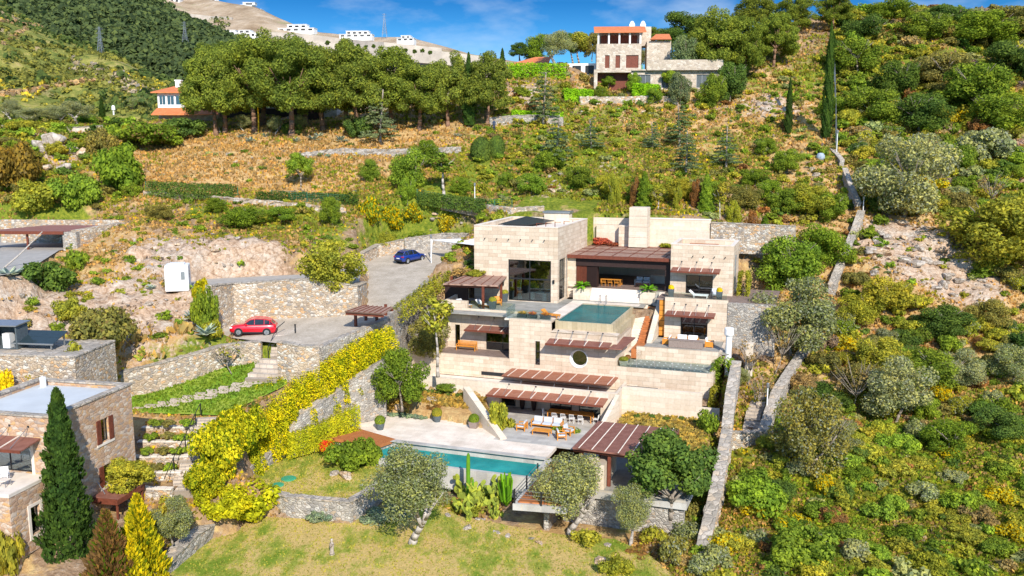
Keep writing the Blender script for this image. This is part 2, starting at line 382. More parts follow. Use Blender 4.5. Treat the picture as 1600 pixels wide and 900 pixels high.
# ================================================================ TERRAIN
def lattice(ix, iy, seed):
    h = (ix.astype(np.int64)*374761393+iy.astype(np.int64)*668265263+seed*974711) & 0x7fffffff
    h = ((h ^ (h >> 13))*1274126177) & 0x7fffffff
    return ((h ^ (h >> 16)) & 0xffff)/65535.0
def vnoise(x, y, s, seed=0):
    x = np.asarray(x, float)/s; y = np.asarray(y, float)/s
    ix = np.floor(x); iy = np.floor(y); fx = x-ix; fy = y-iy
    fx = fx*fx*(3-2*fx); fy = fy*fy*(3-2*fy)
    a = lattice(ix, iy, seed); b = lattice(ix+1, iy, seed); c = lattice(ix, iy+1, seed); d = lattice(ix+1, iy+1, seed)
    return (a*(1-fx)+b*fx)*(1-fy)+(c*(1-fx)+d*fx)*fy-0.5
def fbm(x, y, s, seed=0, oct=4):
    r = 0; a = 1
    for i in range(oct): r = r+a*vnoise(x, y, s, seed+i); a *= 0.5; s *= 0.5
    return r
ctl = [(-22,55,-29.2),(-5,55,-29.2),(10,58,-29.3),(0,40,-29.6),(-10,68,-29),(5,70,-28.6),(-40,40,-29.5),(-60,30,-30),(30,35,-31),(60,30,-30),(90,30,-29),(0,0,-31),(-60,-10,-31),(60,-10,-31),(-60,-60,-33),(60,-60,-33),(140,0,-28),(-140,0,-28)]
for q in [(1200,880,58),(1550,880,60),(1200,740,72),(1400,700,75),(1590,700,75),(1300,600,87),(1590,600,88),(1400,450,104),(1590,450,105),(1500,350,117),(1400,225,140),(1590,225,140),(1400,100,168),(1590,100,168),(1250,110,168),(1190,70,178),(1320,22,192),(1450,22,192),(1600,38,188),(1750,60,185),(1750,225,140),(1750,450,105),(1750,700,75),
    (930,137,163),(1120,137,163),(1040,140,163),(1080,85,180),(880,112,168),(800,118,168),(700,190,155),(740,180,155),(600,205,151),(450,205,150),(330,205,150),(250,197,157),(150,205,150),(50,210,148),(-100,215,145),
    (300,300,125),(300,240,141),(500,262,134),(650,300,124),(600,330,118),(420,350,112),(330,395,101),(400,415,96),(300,350,110),(150,330,118),(50,300,125),(60,385,105),(-80,385,105),(30,425,97),(150,470,88),(50,470,87),(-80,470,87),(200,540,79.5),(100,560,75),(50,600,70),(-60,600,68),
    (900,300,122),(950,250,133),(1100,200,147),(1200,150,159),(1100,150,159),(900,205,148),(1250,300,125),(800,250,136),(800,300,123),(1000,320,117),(1150,320,118),(730,335,117),(1230,360,114),(1190,430,107),(1210,500,97),(1180,600,86),(1160,665,80),
    (650,470,94),(690,500,90),(640,560,85),(600,640,80)]:
    p = atY(*q); ctl.append(tuple(p))
ctl += [(-27,60,-26.5),(-45,52,-27),(-27,68,-23),(-45,73,-18.5),(-60,60,-23),(-18,68,-26.5),(-20,72,-24),(-30,93,-14.8),(-20,98,-14.5),(-8,112,-14),(-3,122,-9.5),
        (5,113,-9),(15,110,-9),(24,108,-9.5),(-60,250,-6),(0,250,-2),(-150,200,-6),(-100,300,-20),(60,250,8),(120,260,12),(200,200,20),(170,120,-4),(170,60,-20),(-150,120,-8),(-150,60,-22),(0,300,-20),(200,300,0),(-20,190,4),(-60,190,2),(25,190,12)]
ctl = np.array(ctl, float)
def tps(P, X, Y):
    out = np.zeros(X.shape)
    n = len(P); d = np.hypot(P[:,None,0]-P[None,:,0], P[:,None,1]-P[None,:,1])
    K = np.where(d > 0, d*d*np.log(np.maximum(d, 1e-9)), 0)+np.eye(n)*25.0
    A = np.zeros((n+3, n+3)); A[:n,:n] = K; A[:n,n] = 1; A[:n,n+1:] = P[:,:2]; A[n,:n] = 1; A[n+1:,:n] = P[:,:2].T
    s = np.linalg.solve(A, np.concatenate([P[:,2], [0,0,0]]))
    out = s[n]+s[n+1]*X+s[n+2]*Y
    for i in range(n):
        r2 = (X-P[i,0])**2+(Y-P[i,1])**2
        out = out+s[i]*0.5*r2*np.log(np.maximum(r2, 1e-12))
    return out
def axis(segs):
    a = []
    for lo, hi, st in segs: a.append(np.arange(lo, hi, st))
    return np.concatenate(a)
GX = axis([(-220,-100,6),(-100,-46,1.3),(-46,58,0.5),(58,125,1.0),(125,241,6)])
GY = axis([(-70,30,6),(30,50,1.5),(50,125,0.5),(125,215,0.9),(215,330,6)])
XX, YY = np.meshgrid(GX, GY)
ZZ = tps(ctl, XX, YY)
def polyd(P, X, Y):      # signed distance, inside negative
    P = np.asarray(P, float)[:, :2]; n = len(P); d = np.full(X.shape, 1e9); ins = np.zeros(X.shape, bool)
    for i in range(n):
        a = P[i]; b = P[(i+1) % n]; e = b-a; L = max(e@e, 1e-9)
        t = np.clip(((X-a[0])*e[0]+(Y-a[1])*e[1])/L, 0, 1)
        d = np.minimum(d, np.hypot(X-a[0]-t*e[0], Y-a[1]-t*e[1]))
        c = (a[1] > Y) != (b[1] > Y)
        xi = (b[0]-a[0])*(Y-a[1])/((b[1]-a[1]) if abs(b[1]-a[1]) > 1e-9 else 1e-9)+a[0]
        ins ^= c & (X < xi)
    return np.where(ins, -d, d)
def pz(pts, z): return [onZ(a, b, z) for a, b in pts]
def hz(pts): return [W(u, v) for u, v in pts]
def lin(p0, z0, p1, z1):   # plane rising along p0->p1
    p0 = np.array(p0[:2]); p1 = np.array(p1[:2]); e = p1-p0; L = e@e
    return lambda x, y: z0+(z1-z0)*np.clip(((x-p0[0])*e[0]+(y-p0[1])*e[1])/L, -0.3, 1.3)
LAWN = pz([(120,980),(345,816),(420,808),(548,806),(604,768),(690,790),(716,806),(800,822),(880,836),(960,842),(1010,862),(1060,905),(1100,1010),(600,1150)], -28.8)
UPLAWN = pz([(360,752),(446,706),(560,706),(606,728),(596,748),(545,783),(420,771)], -27.2)
DRIVE_Z = lin((-20, 84), -18.2, (-8, 112), -15.0)
def onplane(px, py, fz, z=-16):
    for i in range(12): p = onZ(px, py, z); z = float(fz(p[0], p[1]))
    return onZ(px, py, z)
DRIVE_PX = [(346,526),(432,536),(470,541),(505,541),(545,521),(594,502),(626,470),(665,438),(700,414),(742,400),(740,389),(700,387),(640,388),(600,396),(566,410),(572,440),(560,470),(548,490),(460,492),(352,498),(320,512)]
DRIVE = [onplane(a, b, DRIVE_Z) for a, b in DRIVE_PX]
ROAD_Z = lambda x, y: -13.7+0*x
TRACK = pz([(322,448),(400,447),(486,441),(560,446),(566,415),(486,428),(400,432),(322,436),(262,446),(262,456)], -14.7)
GRASS_Z = lin((-22,80.5), -20.9, (-24,73.5), -22.8)
GRASS = [onplane(a, b, GRASS_Z, -21) for a, b in [(190,643),(338,648),(380,632),(448,600),(450,572),(396,566),(347,571),(306,585),(245,605),(205,611)]]
STZ = lin((-25,73.5), -22.9, (-23.5,64), -26.1)
TRZ = -14.7
BANK = [onplane(a, b, STZ, -24) for a, b in [(182,650),(345,652),(400,660),(350,772),(275,800),(150,800)]]
RB1 = hz([(10.6,-23),(19.2,-23.2),(18.6,-12.6),(10.6,-12.6)])
BACKG = hz([(-11,-1),(-11,22),(0,22),(0,15.5),(23,15.5),(23.5,-0.5),(19,-0.5),(19,-7),(18.2,-31),(9,-36),(4.5,-36),(4.5,-30),(-8.5,-30),(-9.5,-26),(-15,-26),(-15,-19),(-12,-14.6),(-13.5,-14.8),(-14,-7),(-12.5,-2)])
ZC = ZZ.copy()
def carve(poly, z, blend=0.5, grow=0.0):
    global ZC
    d = polyd(poly, XX, YY)-grow
    zf = z(XX, YY) if callable(z) else z
    k = np.clip(1-d/blend, 0, 1); k = k*k*(3-2*k)
    ZC = ZC*(1-k)+zf*k
NO = fbm(XX, YY, 9, 1, 4)*1.3+fbm(XX, YY, 2.2, 9, 3)*0.35
far = np.clip((YY-150)/60, 0, 1)
ZC = ZC+NO*(1+far)
# rocky outcrop and rock cuts get broken relief
def bump_zone(px, py, Y, r, amp, s, seed):
    global ZC
    p = atY(px, py, Y); g = np.exp(-((XX-p[0])**2+(YY-p[1])**2)/(r*r))
    ZC = ZC+g*amp*np.abs(fbm(XX, YY, s, seed, 5))
bump_zone(1440,400,110, 12, 2.4, 3.2, 31); bump_zone(1200,180,152,9,2.0,3,32); bump_zone(330,400,99,9,2.6,3,33)
bump_zone(120,520,82,9,2.2,3,34); bump_zone(240,400,99,8,2.2,3,35); bump_zone(830,160,158,8,2,3,36)
# terrace steps on the middle slope
carve(hz([(-9,-28),(-8,-34),(3,-39),(21,-39),(20,-24),(6,-26)]), -28.75, 1.2); carve(LAWN, -29.05, 0.8); carve(UPLAWN, -27.4, 0.6)
carve(DRIVE, lambda x, y: DRIVE_Z(x, y)-0.25, 0.7, 0.1)
carve(BANK, lambda x, y: STZ(x, y)-0.3, 1.0); carve(TRACK, -14.95, 0.8, 0.1); carve(GRASS, lambda x, y: GRASS_Z(x, y)-0.2, 0.8, 0.1)
# parking court cut at the left under the carport
CARP = pz([(-60,440),(40,425),(92,392),(150,384),(140,370),(-60,370)], -12.2)
carve(CARP, -12.3, 1.2)
HOUSE1 = hz([(-11,-0.6),(-11,14),(0.5,14),(0.5,16),(23,16),(23,-0.2),(12,-0.4)]); carve(HOUSE1, -17.8, 0.5)
carve(hz([(-18,-15.5),(-13.3,-15.5),(-13.3,-7),(-12.2,-1),(-15,0)]), -23.4, 1.0)
HOUSE2 = hz([(-13.35,-7.2),(-12.2,-6),(-12.2,-0.2),(18.3,-0.2),(18.5,-12.8),(9.8,-14.2),(-10.1,-14.5),(-10.3,-10.4),(-13.35,-10.4)]); carve(HOUSE2, -26.6, 0.5); carve(hz([(-3,-11),(-3,-15.2),(1.4,-22.5),(9.6,-22.5),(10.3,-11)]), -26.6, 0.5)
carve(hz([(-13.9,-25.6),(-13.2,-19.6),(-9.5,-19.0),(9.9,-19),(19.2,-12),(19.3,-32),(9,-36),(6,-35),(6,-29),(-8.5,-29),(-9,-25.6)]), -28.9, 0.7)
carve(pz([(430,722),(500,694),(545,672),(584,660),(625,668),(640,740),(610,738),(560,712),(446,712)], -26.9), -27.3, 0.5)
SLOPE_L = lin(W(0,-14.8), -24.4, W(0,-19.6), -25.7)
BEDL = hz([(-13.4,-14.9),(-2.9,-14.9),(1.0,-20.6),(-3.9,-19.2),(-8.9,-18.2),(-13.6,-19.6)]); carve(BEDL, SLOPE_L, 0.5, -0.1)
BEDR = hz([(10.5,-13.05),(18.9,-13.05),(19.3,-22.8),(10.5,-22.8)]); carve(BEDR, lambda x, y: -25.2+0*x, 0.5)
# a strip of ground behind the retaining wall at the very left of the villa

SG = lin(W(0,-6), -21.7, W(0,-19), -24.9)
carve(hz([(-12.7,-20.3),(-12.9,-15.6),(-14.2,-8),(-15.3,1),(-13,3),(-12.3,-1),(-12.3,-6.4),(-13.6,-7),(-13.6,-10.3),(-14,-10.4),(-14,-15),(-13.4,-19.7)]), SG, 0.5)
carve(hz([(-14.2,-10.2),(-14.2,-15.0),(-10.0,-15.0),(-10.0,-7.4),(-13.4,-7.4),(-13.4,-10.2)]), -24.2, 0.35)
carve(BEDL, SLOPE_L, 0.3, -0.1)
def Zt(x, y, A=None):
    A = ZC
    x = np.atleast_1d(np.asarray(x, float)); y = np.atleast_1d(np.asarray(y, float))
    i = np.clip(np.searchsorted(GX, x)-1, 0, len(GX)-2); j = np.clip(np.searchsorted(GY, y)-1, 0, len(GY)-2)
    fx = np.clip((x-GX[i])/(GX[i+1]-GX[i]), 0, 1); fy = np.clip((y-GY[j])/(GY[j+1]-GY[j]), 0, 1)
    return (A[j,i]*(1-fx)+A[j,i+1]*fx)*(1-fy)+(A[j+1,i]*(1-fx)+A[j+1,i+1]*fx)*fy
def zt(x, y): return float(Zt(x, y)[0])
def hit(px, py, y0=48, y1=300):
    d = ray(px, py); T = np.arange(y0, y1, 0.4); P = T[:,None]*d[None,:]/d[1]
    g = P[:,2]-Zt(P[:,0], P[:,1]); k = np.where(g < 0)[0]
    if len(k) == 0: return P[-1]
    k = k[0]
    if k == 0: return P[0]
    a = g[k-1]/(g[k-1]-g[k]); p = P[k-1]*(1-a)+P[k]*a
    p[2] = zt(p[0], p[1]); return p
# what covers the ground where: r rock, g green, b dry grass
zr = np.zeros(XX.shape); zg = np.zeros(XX.shape); zb = np.zeros(XX.shape)
def zone(arr, px, py, r, k=1.0):
    p = hit(px, py); arr += k*np.exp(-((XX-p[0])**2+(YY-p[1])**2)/(r*r))
for q in [(1430,395,6,1.1),(1380,370,4.5,.9),(1475,420,5.5,1),(1520,450,3.5,.6),(1210,165,7,.8),(330,400,5,1.1),(390,412,4,1.1),(250,395,5,.8),(200,375,4,.5),(60,490,8,1),(20,440,5,.7),(270,480,6,.9),(200,500,5,.6),(600,205,6,.3),(80,235,7,1),(820,150,7,.7),(860,300,5,.5),(950,260,5,.5),(1230,260,5,.4),(640,630,3,.3),(1230,700,5,.7),(1100,170,5,.5)]: zone(zr, *q)
for q in [(1300,800,12,1),(1450,850,12,1),(1200,850,8,.5),(1550,780,12,.9),(1000,290,14,.7),(850,230,14,.6),(740,260,10,.6),(1150,240,14,.5),(620,340,9,.6),(330,330,8,.4),(450,350,8,.5),(900,160,10,.5),(1100,120,9,.3),(1300,120,16,.5),(1500,120,20,.6),(1500,250,16,.6),(350,590,6,1),(60,300,12,.7),(900,310,9,.6),(1500,600,14,.4)]: zone(zg, *q)
for q in [(300,240,12,1.2),(420,260,10,1.2),(520,230,10,1.1),(250,270,8,.9),(600,240,8,1),(700,210,9,.7),(820,200,8,.6),(1130,180,12,.9),(1250,160,8,.7),(1100,250,12,.4),(1350,470,8,.8),(1500,480,12,.9),(1420,560,10,.7),(1150,760,6,.8),(1150,860,5,1),(250,550,6,1),(330,535,5,1),(60,330,6,.6),(150,450,8,.7),(980,145,7,.6),(1280,210,7,.7),(1010,650,6,1),(690,620,6,1),(600,640,5,.9),(900,880,8,.4),(150,400,6,.8),(1370,330,8,.8),(1560,420,8,.8)]: zone(zb, *q)
ATT = np.stack([np.clip(zr,0,1.3), np.clip(zg,0,1.3), np.clip(zb,0,1.3), np.ones(XX.shape)], -1).reshape(-1, 4)
def terrain_mat(name, far=False):
    m, t, o = newmat(name)
    co = objco(t)
    at = t.nodes.new('ShaderNodeAttribute'); at.attribute_name = 'zone'
    s = nd(t, 'ShaderNodeSeparateColor', {0: at.outputs['Color']})
    nA = noi(t, co, 0.22, 7, 0.62); nB = noi(t, nd(t, 'ShaderNodeVectorMath', {0: co, 1: (31, 7, 3)}, operation='ADD').outputs[0], 0.5, 7, 0.68)
    nC = noi(t, co, 2.4, 6, 0.7); nD = noi(t, nd(t, 'ShaderNodeVectorMath', {0: co, 1: (-11, 27, 5)}, operation='ADD').outputs[0], 1.1, 6, 0.7)
    dirt = ramp(t, nC, ((0.32, (0.19, 0.115, 0.065)), (0.55, (0.34, 0.23, 0.145)), (0.7, (0.46, 0.37, 0.28))))
    dry = ramp(t, nD, ((0.3, (0.34, 0.20, 0.09)), (0.5, (0.50, 0.32, 0.14)), (0.62, (0.58, 0.42, 0.19)), (0.8, (0.38, 0.36, 0.09))))
    grn = ramp(t, nC, ((0.3, (0.06, 0.11, 0.012)), (0.5, (0.17, 0.21, 0.025)), (0.7, (0.34, 0.33, 0.04))))
    vr = nd(t, 'ShaderNodeTexVoronoi', {'Vector': nd(t, 'ShaderNodeMapping', {'Vector': co, 'Scale': (1, 1.4, 1.6)}).outputs[0], 'Scale': 0.9}, feature='DISTANCE_TO_EDGE').outputs[0]
    rk = ramp(t, nC, ((0.3, (0.30, 0.23, 0.17)), (0.5, (0.52, 0.44, 0.36)), (0.68, (0.68, 0.62, 0.54))))
    rk = mixc(t, 0.55, rk, ramp(t, nB, ((0.42, (0.90, 0.60, 0.36)), (0.66, (1, 1, 1)))), 'MULTIPLY')
    rk = mixc(t, 0.8, rk, ramp(t, mth(t, 'ADD', vr, mth(t, 'MULTIPLY', nC, 0.12)), ((0.04, (0.55, 0.46, 0.4)), (0.13, (1, 1, 1)))), 'MULTIPLY')
    def sel(n, a, thr, wid=0.06):
        v = mth(t, 'MULTIPLY_ADD', a, 0.55, n)
        return ramp(t, v, ((max(0, thr-wid), (0, 0, 0)), (min(1, thr+wid), (1, 1, 1))))
    c = mixc(t, sel(nB, s.outputs[2], 0.56), dirt, dry)
    c = mixc(t, sel(nA, s.outputs[1], 0.74, 0.05), c, grn)
    c = mixc(t, sel(nD, s.outputs[0], 0.80, 0.05), c, rk)
    h = mth(t, 'ADD', nC, mth(t, 'MULTIPLY', nD, 1.5))
    pbsdf(t, o, c, 0.97, bump(t, h, 0.25, 0.8), spec=0.05); return m
M['terrain'] = terrain_mat('hillside_ground')
V3 = np.stack([XX, YY, ZC], -1).reshape(-1, 3)
g = bpy.data.objects.new('ground', grid_mesh('ground', V3, len(GX), len(GY), M['terrain'], True, ATT)); col.objects.link(g)
tag(g, kind='structure')

def hill(name, rows, mat, nu=120, nv=60, amp=6, s=60, seed=3, attr=None, cliff=None):
    """rows: lines of (px, py, Y) from the near foot to the far crest; real ground at real distance"""
    us = np.linspace(0, 1, nu); L = []
    for r in rows:
        r = sorted(r); px = np.array([q[0] for q in r], float); xs = np.linspace(rows_lo(rows), rows_hi(rows), nu)
        py = np.interp(xs, px, [q[1] for q in r]); Y = np.interp(xs, px, [q[2] for q in r])
        L.append(np.array([atY(a, b, c_) for a, b, c_ in zip(xs, py, Y)]))
    L = np.array(L)                       # rows, nu, 3
    last = L[-1].copy(); last[:,1] *= 1.12; last[:,0] *= 1.12; last[:,2] -= 0.05*last[:,1]; L = np.concatenate([L, last[None]])
    tt = np.linspace(0, len(L)-1, nv); k = np.clip(tt.astype(int), 0, len(L)-2); f = (tt-k)[:,None,None]
    P = L[k]*(1-f)+L[k+1]*f
    edge = np.clip((len(L)-2-tt)/0.6, 0.15, 1)[:,None]
    P[:,:,2] += fbm(P[:,:,0], P[:,:,1], s, seed, 5)*amp*edge
    at = np.zeros((nv*nu, 4)); at[:,3] = 1
    if attr: at[:,0], at[:,1], at[:,2] = attr
    o = bpy.data.objects.new(name, grid_mesh(name, P.reshape(-1,3), nu, nv, mat, True, at)); col.objects.link(o)
    tag(o, kind='structure'); return P
def rows_lo(rows): return min(q[0] for q in rows[0])
def rows_hi(rows): return max(q[0] for q in rows[0])
def farmat(name, stops, scale, bd=3.0, second=None, s2=0.02, thr=(0.5, 0.6)):
    m, t, o = newmat(name); co = objco(t); n = noi(t, co, scale, 9, 0.72); c = ramp(t, n, stops)
    if second: c = mixc(t, ramp(t, noi(t, co, s2, 7, 0.65), ((thr[0], (0, 0, 0)), (thr[1], (1, 1, 1)))), c, second)
    pbsdf(t, o, c, 0.97, bump(t, n, bd, 1.0), spec=0.02); return m
M['scrub_far'] = farmat('far_scrub', ((0.34, (0.07, 0.10, 0.03)), (0.46, (0.18, 0.21, 0.05)), (0.56, (0.34, 0.32, 0.08)), (0.68, (0.48, 0.38, 0.16))), 0.12, 3, (0.44, 0.33, 0.19), 0.03, (0.58, 0.66))
M['forest_far'] = farmat('far_pine_forest', ((0.36, (0.035, 0.06, 0.03)), (0.5, (0.075, 0.115, 0.05)), (0.66, (0.16, 0.19, 0.07))), 0.12, 6, (0.13, 0.16, 0.05), 0.01, (0.55, 0.62))
M['quarry'] = farmat('quarried_slope', ((0.34, (0.27, 0.19, 0.12)), (0.5, (0.41, 0.31, 0.21)), (0.66, (0.54, 0.44, 0.33))), 0.03, 6, (0.30, 0.30, 0.14), 0.012, (0.56, 0.66))
HC = hill('far_hill', [[(120,330,700),(330,320,700),(520,320,700),(650,320,700),(900,320,700),(1300,320,700)],
                  [(120,40,1150),(240,30,1150),(300,75,1100),(340,62,1100),(400,62,1080),(520,72,1050),(620,85,1000),(720,98,950),(850,120,900),(1300,140,900)],
                  [(120,-45,1400),(240,-25,1380),(300,-6,1350),(345,2,1300),(400,10,1250),(432,26,1230),(470,42,1200),(500,50,1180),(560,56,1150),(640,58,1100),(700,74,1080),(735,84,1060),(850,102,1000),(1300,135,1000)]],
          M['quarry'], 200, 60, 10, 90, 5)
HB = hill('forest_hill', [[(-250,330,480),(100,330,480),(200,330,480),(300,330,480),(560,330,480)],
                  [(-250,120,640),(0,70,640),(90,62,640),(160,78,640),(240,80,640),(330,80,660),(460,100,700),(560,160,700)],
                  [(-250,-60,900),(0,-50,900),(100,-60,900),(180,-45,900),(240,-4,900),(262,14,880),(290,30,850),(325,46,800),(345,60,760),(460,92,740),(560,150,720)]],
          M['forest_far'], 160, 70, 16, 50, 8)
HA = hill('scrub_hill', [[(-300,330,215),(-50,320,215),(150,320,215),(260,320,215),(340,320,215),(560,320,215)],
                  [(-300,120,380),(0,105,380),(100,118,380),(200,125,370),(270,140,360),(340,160,360),(560,230,360)],
                  [(-300,-60,560),(-60,-20,560),(0,0,560),(30,22,555),(70,46,545),(110,64,530),(150,78,500),(185,92,480),(225,112,450),(260,128,430),(340,150,420),(560,225,400)]],
          M['scrub_far'], 200, 90, 9, 40, 11)
M['rock_strip'] = farmat('limestone_band', ((0.38, (0.40, 0.33, 0.26)), (0.5, (0.62, 0.55, 0.47)), (0.64, (0.80, 0.75, 0.68))), 0.25, 2, (0.16, 0.18, 0.05), 0.09, (0.54, 0.6))
# ================================================================ THE TERRACED VILLA
def wallgrid(mb, axis, a0, a1, z0, z1, c0, c1, holes=(), m=0):
    """wall panel along axis 'u' (a=u, c=v) or 'v' (a=v, c=u) with rectangular holes (a0,a1,z0,z1)"""
    As = sorted({a0, a1, *[h[0] for h in holes], *[h[1] for h in holes]}); Zs = sorted({z0, z1, *[h[2] for h in holes], *[h[3] for h in holes]})
    As = [a for a in As if a0 <= a <= a1]; Zs = [z for z in Zs if z0 <= z <= z1]
    for i in range(len(As)-1):
        run = None
        for j in range(len(Zs)-1):
            ca, cz = (As[i]+As[i+1])/2, (Zs[j]+Zs[j+1])/2
            solid = not any(h[0] < ca < h[1] and h[2] < cz < h[3] for h in holes)
            if solid:
                if run is None: run = Zs[j]
                if j == len(Zs)-2: emit(mb, axis, As[i], As[i+1], run, Zs[j+1], c0, c1, m); run = None
            else:
                if run is not None: emit(mb, axis, As[i], As[i+1], run, Zs[j], c0, c1, m); run = None
def emit(mb, axis, a0, a1, z0, z1, c0, c1, m):
    if axis == 'u': mb.box(a0, a1, c0, c1, z0, z1, m)
    else: mb.box(c0, c1, a0, a1, z0, z1, m)
def window(parent, u0, u1, z0, z1, v, axis='u', bars=1, hbar=None, name='window', glass='glass_dark', room=1.8, frame='metal_dark', t=0.07, inn=1):
    """framed glazing set in an opening; frame is the part, pane a sub-part. inn=+1: indoors is towards +v/-u"""
    f = MB(); d = 0.08
    def bx(a0, a1, za, zb, c0=-d/2, c1=d/2):
        if axis == 'u': f.box(a0, a1, v+c0, v+c1, za, zb)
        else: f.box(v+c0, v+c1, a0, a1, za, zb)
    bx(u0, u0+t, z0, z1); bx(u1-t, u1, z0, z1); bx(u0+t, u1-t, z0, z0+t); bx(u0+t, u1-t, z1-t, z1)
    for i in range(bars):
        c = u0+(u1-u0)*(i+1)/(bars+1); bx(c-t/2, c+t/2, z0+t, z1-t, -d/2+0.004, d/2-0.004)
    if hbar: bx(u0+t, u1-t, hbar-0.08, hbar+0.08, -d/2+0.002, d/2+0.002)
    o = f.build(name, M[frame], parent)
    p = MB()
    if axis == 'u': p.box(u0+t*.6, u1-t*.6, v-0.006, v+0.006, z0+t*.6, z1-t*.6)
    else: p.box(v-0.006, v+0.006, u0+t*.6, u1-t*.6, z0+t*.6, z1-t*.6)
    p.build('pane', M[glass], o)
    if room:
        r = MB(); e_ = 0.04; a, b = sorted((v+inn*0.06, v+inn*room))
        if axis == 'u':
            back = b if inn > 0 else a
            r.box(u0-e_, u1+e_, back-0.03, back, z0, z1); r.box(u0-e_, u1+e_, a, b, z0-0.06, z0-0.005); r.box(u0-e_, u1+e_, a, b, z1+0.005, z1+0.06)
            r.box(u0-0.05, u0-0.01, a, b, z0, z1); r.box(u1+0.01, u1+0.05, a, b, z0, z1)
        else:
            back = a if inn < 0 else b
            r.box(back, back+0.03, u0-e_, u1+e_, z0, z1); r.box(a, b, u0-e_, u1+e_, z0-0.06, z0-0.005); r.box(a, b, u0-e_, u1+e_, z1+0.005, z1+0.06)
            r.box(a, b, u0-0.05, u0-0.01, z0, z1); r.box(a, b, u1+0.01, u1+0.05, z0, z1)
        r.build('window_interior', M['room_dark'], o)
    return o
def awning(parent, u0, u1, v, z, p, drop=0.12, rods=3, raft=None, mat='slat', name='awning', up=0.75, th=0.10, rodlen=None, shear=0.0):
    a = MB()
    a.hexa([(u0,v-p,z-drop-th),(u1,v-p,z-drop-th),(u1+shear,v-0.01,z-th),(u0,v-0.01,z-th)], [(u0,v-p,z-drop),(u1,v-p,z-drop),(u1+shear,v-0.01,z),(u0,v-0.01,z)])
    o = a.build(name, M[mat], parent)
    f = MB(); f.box(u0-0.03, u1+0.03, v-p-0.06, v-p-0.003, z-drop-th-0.06, z-drop+0.03); f.build('fascia', M['wood_dark'], o)
    raft = raft or rods
    for i in range(raft):
        x = u0+(u1-u0)*(i+0.6)/(raft+0.2)
        MB().hexa([(x-0.035,v-p,z-drop+0.004),(x+0.035,v-p,z-drop+0.004),(x+0.035,v-0.02,z+0.004),(x-0.035,v-0.02,z+0.004)],
                  [(x-0.035,v-p,z-drop+0.06),(x+0.035,v-p,z-drop+0.06),(x+0.035,v-0.02,z+0.06),(x-0.035,v-0.02,z+0.06)]).build('rafter', M['travertine_top'], o)
    for i in range(rods):
        x = u0+(u1-u0)*(i+0.6)/(rods+0.2)
        MB().tube((x, v-p*0.92, z-drop+0.06), (x, v-0.01, z+up), 0.022, n=6).build('tie_rod', M['metal_grey'], o)
        MB().box(x-0.07, x+0.07, v-0.05, v-0.004, z+up-0.06, z+up+0.06).build('rod_bracket', M['metal_dark'], o)
    return o
villa = empty('terraced_villa', tuple(O), -YAW, 'large modern villa of cream travertine stepping down the hill between two pools', 'villa')
HP = villa; T = M['travertine']
# --- tall block, upper left
b = MB()
wallgrid(b, 'u', -9.9, 0, -17.6, -9.1, 0, 0.4, [(-5.8,-0.78,-17.45,-12.8)])
wallgrid(b, 'v', 0.4, 13, -17.6, -9.1, -0.4, 0, [(0.65,3.25,-17.3,-12.7),(9.6,9.85,-11.9,-11.0)])
wallgrid(b, 'v', 0.4, 13, -17.6, -9.1, -9.9, -9.5)
wallgrid(b, 'u', -9.5, -0.4, -17.6, -9.1, 12.6, 13)
b.build('wall', T, HP)
MB().box(-9.5, -0.4, 0.4, 12.6, -9.75, -9.65).build('roof', M['travertine_top'], HP)
c = MB()
for q in ((-9.92,0.02,-0.02,0.42),(-9.92,0.02,12.58,13.02)): c.box(q[0], q[1], q[2], q[3], -9.1, -9.04)
for q in ((-9.92,-9.48),(-0.42,0.02)): c.box(q[0], q[1], 0.42, 12.58, -9.1, -9.04)
c.build('parapet_coping', M['travertine_top'], HP)
ch = MB().box(-5.4, -2.2, 12.4, 13.9, -10.5, -8.45).build('roof_access', M['white_wall'], HP); MB().box(-5.55, -2.05, 12.25, 14.05, -8.45, -8.25).build('coping', M['metal_grey'], ch)
s_ = MB().add([(-9.0,5.5,-9.4),(-5.2,5.2,-9.35),(-3.8,11.5,-9.3),(-7.6,12.0,-8.9),(-9.0,5.5,-9.46),(-5.2,5.2,-9.41),(-3.8,11.5,-9.36),(-7.6,12.0,-8.96)],[(0,1,2,3),(7,6,5,4),(0,4,5,1),(1,5,6,2),(2,6,7,3),(3,7,4,0)])
s_.build('roof_shade', M['metal_dark'], HP)
for i in range(5):
    p_ = MB(); x = -3.6+i*0.75; p_.box(x, x+0.07, 3.4+i*1.2, 3.5+i*1.2, -9.65, -8.95)
    if i < 4: p_.box(x+0.07, x+0.75, 3.43+i*1.2, 3.47+i*1.2, -9.02, -8.97)
    p_.build('roof_post', M['wood_dark'], HP)
for i in range(6):
    x = LV(758+18.6*i, 373, 0)[0]; MB().tube((x, -0.28, -10.55), (x, 0.02, -10.5), 0.05, n=8).build('rain_spout', M['metal_dark'], HP)
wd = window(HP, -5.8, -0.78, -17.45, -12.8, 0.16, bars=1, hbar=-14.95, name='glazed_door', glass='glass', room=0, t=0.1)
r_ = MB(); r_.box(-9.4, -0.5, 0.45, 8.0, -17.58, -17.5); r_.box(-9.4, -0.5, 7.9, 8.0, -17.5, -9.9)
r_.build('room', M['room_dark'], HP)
k_ = MB()
k_.tube((-4.9, 1.5, -17.5), (-4.9, 1.5, -16.6), 0.25, 0.25, 10); k_.tube((-4.9,1.5,-16.6), (-4.7,1.5,-15.0), 0.05, n=6)
k_.build('floor_lamp', M['metal_white'], HP)
k_ = MB(); k_.lathe([(0.05,-17.5),(0.05,-16.8),(0.9,-16.78),(0.9,-16.72)], (-2.4,2.2,0), 16)
